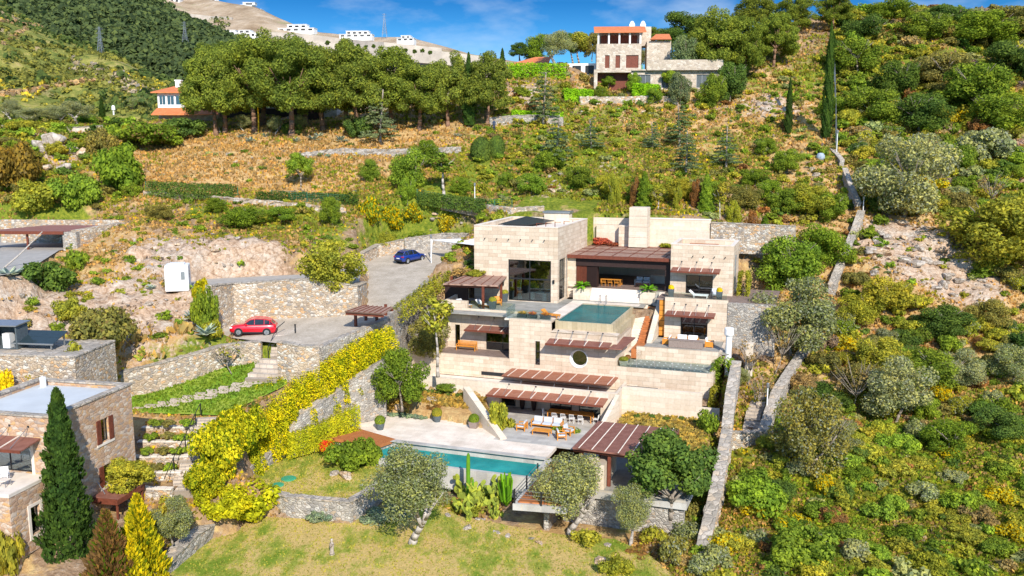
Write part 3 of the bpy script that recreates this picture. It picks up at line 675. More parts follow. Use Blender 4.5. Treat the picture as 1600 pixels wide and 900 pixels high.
for a_ in range(4): k_.box(-2.4+1.15*math.cos(a_*1.57+.5)-.2, -2.4+1.15*math.cos(a_*1.57+.5)+.2, 2.2+1.15*math.sin(a_*1.57+.5)-.2, 2.2+1.15*math.sin(a_*1.57+.5)+.2, -17.5, -16.7)
k_.build('dining_set', M['fabric_white'], HP)
k_ = MB(); k_.box(-1.9,-1.5,1.3,1.7,-17.4,-16.5); k_.box(-1.9,-1.5,1.7,1.8,-16.9,-16.1); k_.build('chair', M['teak'], HP)
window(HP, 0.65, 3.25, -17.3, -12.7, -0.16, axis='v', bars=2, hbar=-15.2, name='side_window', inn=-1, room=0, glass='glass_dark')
MB().box(-0.02, 0.03, 3.45, 3.6, -17.3, -12.6).build('downpipe', M['metal_grey'], HP)
for q in ((-0.45, -15.1), (-6.4, -15.6)): MB().box(q[0]-0.1, q[0]+0.1, -0.16, -0.003, q[1]-0.2, q[1]+0.2).build('wall_light', M['metal_dark'], HP)
# --- living pavilion with slatted roof
rb = MB(); rb.hexa([(-0.0,3.9,-12.72),(13.1,3.9,-12.72),(13.1,5.6,-12.72),(0.02,5.6,-12.72)], [(0,3.9,-12.6),(13.1,3.9,-12.6),(13.1,5.6,-12.58),(0.02,5.6,-12.58)])
rb = MB(); rb.box(0.03, 11.85, 5.4, 15.4, -12.66, -12.5); rb.box(-0.6, 13.2, 3.9, 5.4, -12.66, -12.5)
rf = rb.build('slatted_roof', M['slat_thin'], HP)
MB().box(-0.62, 13.22, 3.78, 3.897, -12.85, -12.46).build('fascia', M['wood_dark'], rf)
for i in range(6): MB().box(1.2+i*1.95, 1.28+i*1.95, 3.9, 15.3, -12.497, -12.45).build('batten', M['wood_dark'], rf)
for i in range(3): MB().box(0.1, 11.8, 7+i*3.1, 7.1+i*3.1, -12.447, -12.40).build('batten', M['wood_dark'], rf)
MB().box(0.9, 11.85, 4.35, 4.75, -13.75, -12.70).build('roof_beam', M['wood_black'], HP)
MB().box(11.15, 11.85, 4.3, 5.0, -16.2, -13.753).build('column', M['wood_black'], HP)
for i in range(4):
    l_ = MB()
    for j in range(6): l_.hexa([(0.95+i*0.62+j*0.1,4.5,-16.2),(1.0+i*0.62+j*0.1,4.5,-16.2),(1.03+i*0.62+j*0.1,4.62+i*.25,-16.2),(0.98+i*0.62+j*0.1,4.62+i*.25,-16.2)], [(0.95+i*0.62+j*0.1,4.5,-13.76),(1.0+i*0.62+j*0.1,4.5,-13.76),(1.03+i*0.62+j*0.1,4.62+i*.25,-13.76),(0.98+i*0.62+j*0.1,4.62+i*.25,-13.76)])
    l_.build('shutter_panel', M['wood_dark'] if i < 2 else M['wood_black'], HP)
MB().box(0.0, 0.9, 4.3, 4.9, -17.5, -12.67).box(0.45, 0.8, 4.9, 15.4, -17.5, -12.7).build('wall', T, HP)
MB().box(0.02, 11.85, 4.2, 17, -16.35, -16.2).build('floor', M['deck_brown'], HP)
# back garden court seen through the pavilion
MB().box(0.82, 8.2, 15.2, 15.5, -16.2, -14.9).build('court_wall', M['white_wall'], HP)
bw = MB(); bw.box(0.05, 14.6, 15.9, 16.3, -16.3, -9.15); bw.box(5.0, 14.6, 15.0, 15.9, -16.3, -10.35)
bw.build('court_wall', M['white_wall'], HP)
MB().box(4.9, 14.65, 15.85, 16.35, -9.15, -9.0).build('court_wall_coping', M['travertine_top'], HP)
MB().box(3.7, 5.2, 14.2, 14.9, -12.5, -9.9).build('wall', T, HP)
MB().box(0.6, 3.7, 15.3, 15.85, -12.5, -10.0).build('court_wall', M['white_wall'], HP)
ch = MB(); z0 = -12.4
cu0 = LV(983,330,13)[0]; cu1 = LV(1012,330,13)[0]; ct = LV(983,324,13)[2]
for i, zz in enumerate((z0, -11.2, -9.9, -8.6)):
    ze = (-11.2, -9.9, -8.6, ct)[i]; ch.box(cu0+0.01*i, cu1-0.01*i, 13, 14.9, zz, ze-0.05); ch.box(cu0+0.05, cu1-0.05, 13.05, 14.85, ze-0.05, ze)
ch.build('chimney', M['white_wall'], HP)
# kitchen island, sofas under the roof
MB().box(8.6, 11.0, 9.5, 10.3, -16.2, -15.25).build('counter', M['travertine_top'], HP)
# steps from pool level
st = MB()
for i in range(5): st.box(2.9, 8.6, 3.0+i*0.26, 4.3, -17.5+i*0.26, -17.24+i*0.26)
st.build('steps', M['deck_stone'], HP)
for q in ((0.95,2.88),(8.62,10.3)): MB().box(q[0], q[1], 3.1, 4.28, -17.5, -16.25).build('planter', M['white_wall'], HP)
st = MB()
for i in range(5): st.box(10.32, 11.1, 1.9+i*0.4, 4.3, -17.5+i*0.26, -17.24+i*0.26)
st.build('steps', M['paving_grey'], HP)
# --- right upper block
b = MB()
wallgrid(b, 'u', 11.9, 18.6, -16.3, -10.8, 3.35, 3.75, [(13.6,16.5,-16.15,-14.1)])
wallgrid(b, 'v', 3.75, 9.8, -16.3, -10.8, 11.9, 12.3); wallgrid(b, 'v', 3.75, 9.8, -16.3, -10.8, 18.2, 18.6)
wallgrid(b, 'u', 12.3, 18.2, -16.3, -10.8, 9.4, 9.8)
b.build('wall', T, HP); MB().box(12.3, 18.2, 3.75, 9.4, -11.6, -11.5).build('roof', M['travertine_top'], HP)
MB().box(13.2, 16.4, 6.0, 8.9, -11.5, -11.2).build('skylight', M['rust'], HP)
c = MB()
for q in ((11.88,18.62,3.33,3.77),(11.88,18.62,9.38,9.82)): c.box(q[0], q[1], q[2], q[3], -10.8, -10.74)
for q in ((11.88,12.32),(18.18,18.62)): c.box(q[0], q[1], 3.77, 9.38, -10.8, -10.74)
c.build('parapet_coping', M['travertine_top'], HP)
window(HP, 13.6, 16.5, -16.15, -14.1, 3.5, bars=1, name='glazed_door')
awning(HP, 12.15, 17.3, 3.35, -13.3, 1.4, 0.25, 3, 4, up=0.65)
for i in range(4): x = 14.3+i*1.15; MB().tube((x, 3.1, -12.05), (x, 3.37, -12.0), 0.05, n=8).build('rain_spout', M['metal_dark'], HP)
MB().box(18.6, 18.75, 5, 5.15, -16, -11.9).build('downpipe', M['metal_grey'], HP)
MB().box(17.0, 17.2, 3.2, 3.347, -13.7, -13.35).build('wall_light', M['metal_dark'], HP)
# upper terrace
MB().box(11.15, 18.6, -0.6, 3.32, -16.35, -16.2).box(18.6, 23.3, -0.5, 9, -16.4, -16.24).build('terrace_floor', M['deck_brown'], HP)
b = MB(); wallgrid(b, 'u', 12.1, 18.6, -20.4, -15.95, -1.0, -0.62, [(13.8,16.6,-20.25,-17.9)])
wallgrid(b, 'v', -0.62, 3.3, -20.4, -16.36, 12.1, 12.4); b.build('wall', T, HP)
window(HP, 13.8, 16.6, -20.25, -17.9, -0.85, bars=1, name='glazed_door')
awning(HP, 12.4, 17.4, -1.0, -17.35, 1.5, 0.2, 4, 3, up=0.75)
MB().box(18.6, 23.4, -1.1, -0.6, -21.5, -16.2).build('side_retaining_wall', M['grey_rubble'], HP)
ws = MB()
for i in range(7): ws.box(11.45, 12.08, -0.55, -0.45, -20.2+i*0.55, -19.7+i*0.55)
ws.build('slatted_screen', M['teak'], HP)
MB().box(11.42, 12.1, -0.44, -0.3, -20.3, -16.36).build('wall', M['wood_dark'], HP)
# --- pool level: deck, infinity pool edge, front walls
dk = MB()
dk.box(-11.9, 2.7, -8.9, -0.003, -17.62, -17.5); dk.box(-9.95, 0.0, -0.003, 0.0, -17.62, -17.5)
dk.box(2.7, 9.5, 1.0, 3.0, -17.62, -17.5); dk.box(0.003, 2.7, 0, 3.1, -17.62, -17.5); dk.box(2.7, 10.3, 3.0, 4.2, -17.62, -17.502)
dk.build('terrace_floor', M['paving_grey'], HP)
MB().box(-2.6, 2.4, -10.27, -8.9, -17.62, -17.45).build('terrace_floor', M['travertine_top'], HP)
MB().box(1.2, 2.68, -8.4, 2.2, -17.5, -17.47).box(2.68, 8.9, 1.0, 2.2, -17.5, -17.47).build('pool_surround', M['pale_paving'], HP)
# left wing
b = MB()
wallgrid(b, 'u', -10.1, -2.0, -21.7, -17.62, -7.3, -6.95, [(-9.3,-8.72,-21.5,-19.1),(-5.75,-2.05,-21.6,-19.45)])
b.box(-10.1, -7.85, -7.3, -6.9, -17.62, -16.5); b.box(-7.85, -2.0, -7.3, -6.95, -17.62, -17.28)
wallgrid(b, 'v', -6.95, -0.2, -21.7, -17.62, -10.1, -9.7); b.box(-12.3,-11.9,-6.0,0,-21.7,-17.2); b.box(-12.3, -10.1, -6.3, -6.0, -21.7, -17.2)
b.build('wall', T, HP)
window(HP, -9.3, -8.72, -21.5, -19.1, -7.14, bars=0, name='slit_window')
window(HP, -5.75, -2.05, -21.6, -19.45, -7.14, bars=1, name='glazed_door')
awning(HP, -7.6, -2.02, -7.3, -19.0, 1.55, 0.25, 3, 2, up=0.9)
MB().box(-13.2, -2.02, -10.3, -7.31, -21.72, -21.6).build('deck', M['deck_brown'], HP)
MB().hexa([(-10.5,-9.6,-21.6),(-10.1,-9.6,-21.6),(-10.1,-7.3,-21.6),(-10.5,-7.3,-21.6)], [(-10.5,-9.6,-21.45),(-10.1,-9.6,-21.45),(-10.1,-7.3,-19.6),(-10.5,-7.3,-19.6)]).build('wing_wall', T, HP)
b = MB(); b.box(-13.2, -2.0, -10.62, -10.31, -23.75, -21.55); b.box(-13.5, -13.2, -10.62, -7.0, -23.7, -21.5)
wallgrid(b, 'u', -2.0, 2.4, -23.75, -17.62, -10.6, -10.27, [(0.78,1.28,-21.95,-19.5)])
b.box(-2.0, -1.7, -10.27, -7.0, -23.7, -17.62); b.box(-2.0, 2.4, -10.6, -8.9, -17.62, -17.4)
b.build('wall', T, HP)
window(HP, 0.78, 1.28, -21.95, -19.5, -10.45, bars=0, name='slit_window')
# facade with the round window
b = MB(); cx, cz, rr = 5.3, -20.98, 0.86; y0, y1 = -10.6, -10.27
hole = (cx-1.2, cx+1.2, cz-1.2, cz+1.2)
wallgrid(b, 'u', 2.4, 9.1, -23.75, -18.45, y0, y1, [hole])
n = 40
ring = [(cx+rr*math.cos(2*math.pi*i/n), cz+rr*math.sin(2*math.pi*i/n)) for i in range(n)]
sq = []
for i in range(n):
    a_ = 2*math.pi*i/n; m_ = max(abs(math.cos(a_)), abs(math.sin(a_))); sq.append((cx+1.2*math.cos(a_)/m_, cz+1.2*math.sin(a_)/m_))
for y in (y0,):
    for i in range(n):
        j = (i+1) % n; b.quad((ring[i][0],y,ring[i][1]), (ring[j][0],y,ring[j][1]), (sq[j][0],y,sq[j][1]), (sq[i][0],y,sq[i][1]))
b.box(8.75, 9.1, -10.27, -3.5, -23.7, -18.9); b.box(2.4, 9.1, -10.6, -9.2, -18.55, -18.40)
b.build('wall', T, HP)
b = MB(); r2 = 0.80
for i in range(n):
    j = (i+1) % n; a0, a1 = 2*math.pi*i/n, 2*math.pi*j/n
    P_ = lambda r, a, y: (cx+r*math.cos(a), y, cz+r*math.sin(a))
    b.quad(P_(rr,a0,y0-0.06), P_(rr,a1,y0-0.06), P_(r2*.93,a1,y0+0.4), P_(r2*.93,a0,y0+0.4))
    b.quad(P_(rr+0.07,a0,y0-0.06), P_(rr+0.07,a1,y0-0.06), P_(rr,a1,y0-0.06), P_(rr,a0,y0-0.06))
    b.quad(P_(rr+0.07,a0,y0), P_(rr+0.07,a1,y0), P_(rr+0.07,a1,y0-0.06), P_(rr+0.07,a0,y0-0.06))
rw = b.build('round_window', M['white_plaster'], HP)
b = MB(); b.tube((cx, y0+0.4, cz), (cx, y0+0.42, cz), 0.76, n=32); b.build('pane', M['glass_dark'], rw)
b = MB(); b.tube((cx, y0+0.5, cz), (cx, y0+0.6, cz), 0.8, n=32); b.build('window_interior', M['wood_black'], rw)
aw = awning(HP, 2.3, 8.6, -10.6, -19.1, 1.5, 0.22, 4, 4, up=0.85)
MB().hexa([(8.62,-12.1,-19.42),(9.9,-12.1,-19.42),(10.3,-7.4,-19.2),(9.12,-7.4,-19.2)], [(8.62,-12.1,-19.32),(9.9,-12.1,-19.32),(10.3,-7.4,-19.1),(9.12,-7.4,-19.1)]).build('awning_return', M['slat'], aw)
# infinity pool: a thing of its own further down; its outer wall belongs to the pool
# broad sloping parapet and long stair right of the pool
MB().hexa([(8.72,-3.6,-21.4),(9.75,-3.6,-21.4),(9.75,2.2,-21.4),(8.72,2.2,-21.4)], [(8.72,-3.6,-20.9),(9.75,-3.6,-20.9),(9.75,2.2,-17.5),(8.72,2.2,-17.5)]).build('sloping_parapet', M['white_wall'], HP)
MB().box(9.1, 9.75, -6.8, -3.6, -21.5, -20.9).build('sloping_parapet', M['white_wall'], HP)
st = MB(); NS = 16
for i in range(NS): st.box(9.76, 10.85, 2.2-0.36*(i+1), 2.2-0.36*i+0.0, -21.4, -17.5-0.18*(i+1))
st.box(9.76, 10.85, -6.8, 2.2-0.36*NS, -21.4, -17.5-0.18*NS-0.06)
st.build('long_stair', M['rust'], HP)
MB().hexa([(10.86,-4.3,-20.3),(11.42,-4.3,-20.3),(11.42,2.9,-20.3),(10.86,2.9,-20.3)], [(10.86,-4.3,-20.1),(11.42,-4.3,-20.1),(11.42,2.9,-16.1),(10.86,2.9,-16.1)]).build('sloping_parapet', M['white_wall'], HP)
for i in range(4): MB().box(10.8, 10.857, -2.8+i*1.6, -2.65+i*1.6, -19.3+i*.88, -19.18+i*.88).build('step_light', M['metal_dark'], HP)
# sofa terrace and lower terrace
MB().box(10.86, 19.4, -6.5, -1.05, -20.45, -20.3).build('terrace_floor', M['paving_grey'], HP)
MB().box(10.3, 18.7, -6.8, -6.5, -21.6, -20.15).build('planter_wall', T, HP)
MB().box(18.4, 18.7, -6.8, -1.0, -21.6, -20.2).build('wall', T, HP)
MB().box(9.12, 18.1, -10.25, -6.82, -21.62, -21.5).build('terrace_floor', M['paving_grey'], HP)
b = MB(); b.box(9.1, 18.1, -10.6, -10.26, -24.4, -21.45); b.box(18.1, 18.4, -10.6, -6.8, -24.4, -21.45); b.build('wall', T, HP)
sl_ = MB()
for i in range(14):
    for j in range(3): sl_.box(9.6+i*0.62, 9.72+i*0.62, -9.7+j*1.1, -9.58+j*1.1, -21.5, -21.48)
sl_.build('paving_studs', M['metal_white'], HP)
# clerestory strips at the foot of the big wall
MB().box(-5.0, -1.2, -10.66, -10.625, -23.45, -23.1).build('clerestory_window', M['metal_dark'], HP)
MB().box(9.6, 13.2, -10.66, -10.605, -23.7, -23.25).build('clerestory_window', M['metal_dark'], HP)
# sunken roof, its parapet, and the long slatted canopy over it
MB().box(-10.4, 9.8, -14.6, -10.63, -23.95, -23.8).build('roof', M['travertine_top'], HP)
b = MB(); b.box(-10.4, -2.85, -14.95, -14.6, -24.9, -22.92); b.box(-10.4, -10.1, -14.6, -10.63, -24.9, -22.92)
b.box(-2.85, 9.9, -14.95, -14.6, -23.55, -22.92); b.box(-2.85, -1.5, -14.95, -14.35, -26, -23.55); b.box(8.6, 9.9, -14.95, -14.2, -26, -23.55)
b.box(9.9, 10.2, -14.95, -10.63, -26, -22.92); b.build('wall', M['white_wall'], HP)
aw = MB().box(-1.7, 9.3, -13.75, -10.63, -22.62, -22.5).build('canopy', M['slat_red'], HP)
for i in range(9): MB().box(-1.1+i*1.25, -1.04+i*1.25, -13.7, -10.65, -22.497, -22.45).build('rafter', M['travertine_top'], aw)
for i in range(3): MB().tube((0.2+i*3.4,-13.0,-22.6),(0.2+i*3.4,-13.9,-23.8),0.03,n=6).build('canopy_strut', M['metal_grey'], aw)
awning(HP, -2.1, 9.3, -14.95, -23.45, 2.05, 0.15, 4, 9, mat='slat_red', up=0.5)
# ground floor portico
MB().box(-3.2, 9.9, -12.3, -12.0, -26, -23.96).build('wall', M['white_wall'], HP)
for q in ((-2.1,-0.7,0),(2.9,5.1,1),):
    window(HP, q[0], q[1], -25.9, -23.98, -12.36, bars=q[2], name='glazed_door', room=0)
window(HP, 5.9, 8.6, -25.9, -23.98, -12.5, bars=0, name='picture_window', room=0, glass='glass')
MB().box(-3.2, -2.86, -14.6, -12.3, -26, -23.96).build('wall', M['travertine'], HP)
# big wedge wall beside the patio
A0 = np.array([-4.4,-16.3]); A1 = np.array([1.5,-22.2]); d_ = (A1-A0)/np.linalg.norm(A1-A0); n_ = np.array([-d_[1], d_[0]])*0.32
P4 = [A0-n_, A1-n_, A1+n_, A0+n_]
MB().hexa([(*p, -26.1) for p in P4], [(*P4[0],-23.2),(*P4[1],-25.85),(*P4[2],-25.85),(*P4[3],-23.2)]).build('wedge_wall', M['white_wall'], HP)
A0 = np.array([10.25,-14.0]); A1 = np.array([8.9,-18.6]); 
P4 = [(10.0,-14.96),(9.2,-18.9),(9.6,-18.9),(10.4,-14.96)]
MB().hexa([(*p, -26.1) for p in P4[::1]], [(*P4[0],-23.0),(*P4[1],-25.3),(*P4[2],-25.3),(*P4[3],-23.0)]).build('wedge_wall', M['white_wall'], HP)
# right-hand garden walls
b = MB(); b.box(10.2, 17.7, -12.95, -12.6, -25.6, -22.75); b.box(17.7, 19.3, -12.95, -12.6, -25.6, -24.1)
b.build('garden_wall', M['white_wall'], HP)
MB().box(9.9, 18.1, -12.6, -10.6, -24.0, -23.85).build('planting_bed', M['terrain'], HP)
MB().box(9.4, 10.0, -22.9, -18.9, -26.2, -25.3).build('garden_wall', M['white_wall'], HP)
MB().box(9.0, 19.3, -23.2, -22.85, -28, -25.1).build('garden_wall', M['white_wall'], HP)
# patio and pool deck paving
MB().box(0.6, 9.4, -22.4, -12.35, -26.12, -26.0).box(-2.85, 0.6, -18.0, -12.35, -26.12, -26.0).build('patio_floor', M['paving_light'], HP)
poly = [(-13.4,-19.9),(-8.9,-18.3),(-8.8,-17.2),(-3.6,-17.4),(0.6,-21.4),(0.6,-22.42),(6.5,-22.42),(6.5,-25.3),(-7.6,-25.3),(-13.4,-25.3)]
MB().prism(poly, -26.3, -25.997).build('pool_terrace', M['pale_paving'], HP)
MB().prism([(-8.85,-18.5),(-8.6,-17.25),(-3.7,-17.45),(-2.6,-18.6),(-2.75,-18.75),(-3.8,-17.65),(-8.4,-17.45),(-8.6,-18.5)], -26.2, -25.55).build('bed_edging', M['white_wall'], HP)

# ---------------------------------------------------------------- pools
ip = empty('infinity_pool', tuple(W(5.5,-4,-17.5)), -YAW, 'upper infinity pool with deep teal water and a stone-clad overflow edge', 'pool')
def inh(mb, name, mat, par, o0, **k):       # build in villa coordinates under another thing placed at o0 (u,v,z)
    mb.v = [(x-o0[0], y-o0[1], z-o0[2]) for x, y, z in mb.v]; return mb.build(name, mat, par, **k)
I0 = (5.5,-4,-17.5)
PW = ashlar('pool_cladding', (0.44, 0.38, 0.25), (0.55, 0.48, 0.34), 0.5, 2.0, 0.01); M['pool_clad'] = PW
b = MB(); b.box(2.7, 8.35, -9.2, -8.95, -18.7, -17.6); b.box(8.1, 8.35, -8.95, 1.0, -18.7, -17.6); b.box(2.45, 2.7, -9.2, 1.0, -18.7, -17.5); b.box(2.7,8.1,0.75,1.0,-18.7,-17.5)
b.box(8.35, 8.7, -9.2, 1.0, -21.6, -18.3)
inh(b, 'pool_wall', PW, ip, I0)
inh(MB().box(2.7, 8.1, -8.95, 0.75, -18.6, -17.585), 'water', M['water_dark'], ip, I0)
b = MB()
for x in (4.6, 5.3): b.path([(x,1.2,-17.45),(x,1.2,-16.5),(x,0.6,-16.5),(x,0.5,-17.7)], 0.035, 6)
inh(b, 'pool_ladder', M['metal_grey'], ip, I0)
lp = empty('lap_pool', tuple(W(-1,-27,-26.6)), -YAW, 'long narrow lap pool of bright turquoise water below the pale deck', 'pool'); L0 = (-1,-27,-26.6)
b = MB(); b.box(-8.4, 6.5, -25.6, -25.3, -27.4, -26.05); b.box(-8.4, 6.5, -28.9, -28.55, -28.4, -26.55); b.box(-8.7, -8.4, -28.9, -25.3, -28.4, -26.5); b.box(6.5, 6.9, -28.9, -25.3, -28.4, -26.05)
inh(b, 'pool_wall', M['paving_light'], lp, L0)
inh(MB().box(-8.4, 6.5, -28.55, -25.6, -28, -26.6), 'water', M['water'], lp, L0)
inh(MB().box(-8.4, 6.5, -25.9, -25.3, -26.04, -25.98), 'coping', M['paving_light'], lp, L0)
# teak platform at the pool's left end
td = empty('teak_platform', tuple(W(-11,-26,-26)), -YAW, 'rust coloured timber deck at the left end of the long pool', 'deck'); D0 = (-11,-26,-26)
inh(MB().prism([(-15.2,-26.6),(-8.3,-27.4),(-7.6,-25.28),(-13.0,-23.4)], -26.25, -25.95), 'deck_boards', M['deck_wood'], td, D0)
inh(MB().prism([(-15.0,-26.4),(-8.5,-27.2),(-7.9,-25.5),(-13.0,-23.8)], -28.2, -26.26), 'deck_base', M['grey_rubble'], td, D0)
# cantilevered sun deck by the pergola
cd = empty('sun_deck', tuple(W(9,-31,-26)), -YAW, 'raised concrete-edged sun deck with wire railing behind the centre olive tree', 'deck'); C0 = (9,-31,-26)
b = MB(); b.prism([(6.9,-35.3),(10.9,-34.7),(11.0,-31.2),(19.0,-31.2),(19.2,-23.2),(6.9,-25.3)], -26.6, -26.1); inh(b, 'slab', M['paving_light'], cd, C0)
inh(MB().prism([(7.2,-35.0),(10.6,-34.5),(10.6,-26),(7.2,-26)], -26.1, -26.0), 'deck_boards', M['deck_wood'], cd, C0)
inh(MB().box(10.65, 18.9, -31.0, -23.3, -26.1, -25.95), 'paving', M['paving_grey'], cd, C0)
inh(MB().box(9.5, 18.8, -30.9, -30.5, -29.2, -26.6).box(8.6, 9.0, -33.0, -24, -29.2, -26.6), 'support_wall', M['grey_rubble'], cd, C0)
b = MB()
for q in ((7.0,-35.15),(7.0,-32.3),(7.0,-29.5),(9.0,-35.0),(10.9,-34.8)): b.box(q[0]-0.05, q[0]+0.05, q[1]-0.05, q[1]+0.05, -26.1, -25.0)
inh(b, 'railing_post', M['metal_dark'], cd, C0)
b = MB()
for z in (-25.1, -25.4, -25.7): b.path([(7.0,-29.5,z),(7.0,-35.15,z),(10.9,-34.8,z)], 0.02, 5)
inh(b, 'railing_wire', M['metal_grey'], cd, C0)
inh(MB().box(12.0, 12.7, -30.9, -26.5, -26.0, -24.0), 'screen_wall', M['white_wall'], cd, C0)
inh(MB().box(11.0, 12.0, -30.0, -29.6, -26.0, -23.9), 'screen_wall', M['white_wall'], cd, C0)
# ---------------------------------------------------------------- pergolas (each a thing)
def pergola(corners, z0, z1, posts, label, mat='slat', raf=6, ov=0.0, beam='wood_dark', name='pergola', th=0.14, postr=0.12, group=None):
    """corners: villa (u,v) of the roof outline, front-left first, anticlockwise"""
    c0 = (sum(p[0] for p in corners)/4, sum(p[1] for p in corners)/4, z0)
    g_ = empty(name, tuple(W(*c0)), -YAW, label, 'pergola', group)
    inh(MB().prism(corners, z1-th, z1), 'roof_panel', M[mat], g_, c0)
    A, B, C_, D = [np.array(p, float) for p in corners]
    for i in range(raf):
        t = (i+0.5)/raf; p = A+(B-A)*t; q = D+(C_-D)*t
        inh(MB().tube((p[0],p[1],z1+0.03), (q[0],q[1],z1+0.03), 0.045, n=4), 'rafter', M['travertine_top'] if mat == 'slat' else M[beam], g_, c0)
    for k, (p, q) in enumerate(((A,B),(D,C_))):
        e_ = (C_-B)*(0.04 if k == 0 else -0.04)
        inh(MB().hexa([(p[0]+e_[0],p[1]+e_[1],z1-th-0.26),(q[0]+e_[0],q[1]+e_[1],z1-th-0.26),(q[0]+e_[0],q[1]+e_[1]+0.14,z1-th-0.26),(p[0]+e_[0],p[1]+e_[1]+0.14,z1-th-0.26)],
                    [(p[0]+e_[0],p[1]+e_[1],z1-th-0.01),(q[0]+e_[0],q[1]+e_[1],z1-th-0.01),(q[0]+e_[0],q[1]+e_[1]+0.14,z1-th-0.01),(p[0]+e_[0],p[1]+e_[1]+0.14,z1-th-0.01)]), 'beam', M[beam], g_, c0)
    for p in posts:
        zz = p[2] if len(p) > 2 else z0
        inh(MB().box(p[0]-postr, p[0]+postr, p[1]-postr, p[1]+postr, zz, z1-th-0.005), 'post', M[beam], g_, c0, bevel=0.01)
    return g_
pergola([(10.1,-30.5),(17.3,-30.8),(17.2,-23.4),(10.4,-23.4)], -26.0, -23.0, [(10.7,-29.9),(12.9,-30.0),(16.9,-30.2),(16.8,-24.0),(10.8,-24.0)], 'large slatted red-brown pergola with pale rafters beside the right boundary wall', raf=7)
def vl(px, py, z): q = LZ(px, py, z); return (q[0], q[1])
pa = [vl(692,443,-14.75), vl(778,446,-14.75), vl(795,428,-14.75), vl(727,430,-14.75)]
pergola(pa, -17.45, -14.75, [vl(755,484,-17.45)+(-17.45,), vl(783,474,-17.45)+(-17.45,), vl(706,466,-17.45)+(-17.45,)], 'weathered brown pergola against the left side of the tall cream block', mat='slat_thin', raf=5, name='pergola')
PZ = -15.8; pb = [vl(539,486,PZ), vl(598,490,PZ), vl(614,480,PZ), vl(566,477,PZ)]
pergola(pb, -17.9, PZ, [vl(556,512,-17.9)+(-18.2,), vl(572,503,-17.7)+(-18.2,), vl(589,509,-17.9)+(-18.2,), vl(603,499,-17.5)+(-18.2,)], 'small freestanding red-brown pergola over the gate end of the cobbled drive', mat='slat_thin', raf=7, name='pergola')
MB().box(-12.2, -9.4, -3.2, -3.05, -17.5, -15.2).build('slatted_screen', M['wood_black'], HP)
MB().hexa([(-12.0,-6.9,-17.5),(-11.7,-6.9,-17.5),(-10.1,-1.2,-17.5),(-10.4,-1.2,-17.5)], [(-12.0,-6.9,-17.3),(-11.7,-6.9,-17.3),(-10.1,-1.2,-16.2),(-10.4,-1.2,-16.2)]).build('wall', T, HP)
# glass balustrades
def balus(name, pts, h, label, z):
    c0 = (pts[0][0], pts[0][1], z); g_ = empty(name, tuple(W(*c0)), -YAW, label, 'balustrade')
    for i in range(len(pts)-1):
        p, q = np.array(pts[i]), np.array(pts[i+1]); L = np.linalg.norm(q-p); k = max(1, int(L/1.6)); e_ = (q-p)/L*0.03
        nrm = np.array([-(q-p)[1], (q-p)[0]])/L*0.008
        for j in range(k):
            a = p+(q-p)*j/k+e_; b2 = p+(q-p)*(j+1)/k-e_
            inh(MB().hexa([(*(a-nrm),z),(*(b2-nrm),z),(*(b2+nrm),z),(*(a+nrm),z)], [(*(a-nrm),z+h),(*(b2-nrm),z+h),(*(b2+nrm),z+h),(*(a+nrm),z+h)]), 'glass_panel', M['glass_clear'], g_, c0)
balus('glass_balustrade', [(-2.4,-10.15),(2.35,-10.15)], 0.95, 'clear glass balustrade behind the flower troughs on the pool terrace', -17.44)
balus('glass_balustrade', [(-7.6,-7.15),(-2.5,-7.15),(-2.5,-10.1)], 0.85, 'clear glass balustrade along the grey terrace above the teak bench', -17.3)
balus('glass_balustrade', [(9.3,-10.4),(18.0,-10.4)], 0.9, 'clear glass balustrade along the studded lower terrace on the right', -21.45)
balus('glass_balustrade', [(12.0,-0.85),(18.5,-0.85)], 0.6, 'low clear glass balustrade on the uppermost right terrace', -15.95)

MB().box(-13.9, -10.42, -14.9, -10.63, -25.4, -23.8).build('side_terrace', M['white_wall'], HP)
# ================================================================ WALLS, DRIVE, LAWNS
def sheet(name, pts, z, mat, kind='structure', th=0.0, sub=1.0, jz=0.0):
    """flat or tilted surface with an irregular outline, built as real ground sheet"""
    fz = z if callable(z) else (lambda x, y: z)
    bm = bmesh.new()
    vs = [bm.verts.new((p[0], p[1], 0)) for p in pts]; f = bm.faces.new(vs)
    bmesh.ops.triangulate(bm, faces=[f])
    for _ in range(4):
        es = [e_ for e_ in bm.edges if e_.calc_length() > 2.5*sub]
        if es: bmesh.ops.subdivide_edges(bm, edges=es, cuts=1); bmesh.ops.triangulate(bm, faces=bm.faces[:])
    for v in bm.verts: v.co.z = float(fz(v.co.x, v.co.y))+(float(fbm(np.array([v.co.x]), np.array([v.co.y]), 3, 5, 3)[0])*jz)
    bmesh.ops.recalc_face_normals(bm, faces=bm.faces[:])
    if sum(f.normal.z for f in bm.faces) < 0: bmesh.ops.reverse_faces(bm, faces=bm.faces[:])
    me = bpy.data.meshes.new(name); bm.to_mesh(me); bm.free(); me.materials.append(mat)
    for q in me.polygons: q.use_smooth = True
    o = bpy.data.objects.new(name, me); col.objects.link(o); return tag(o, kind=kind) if kind else o
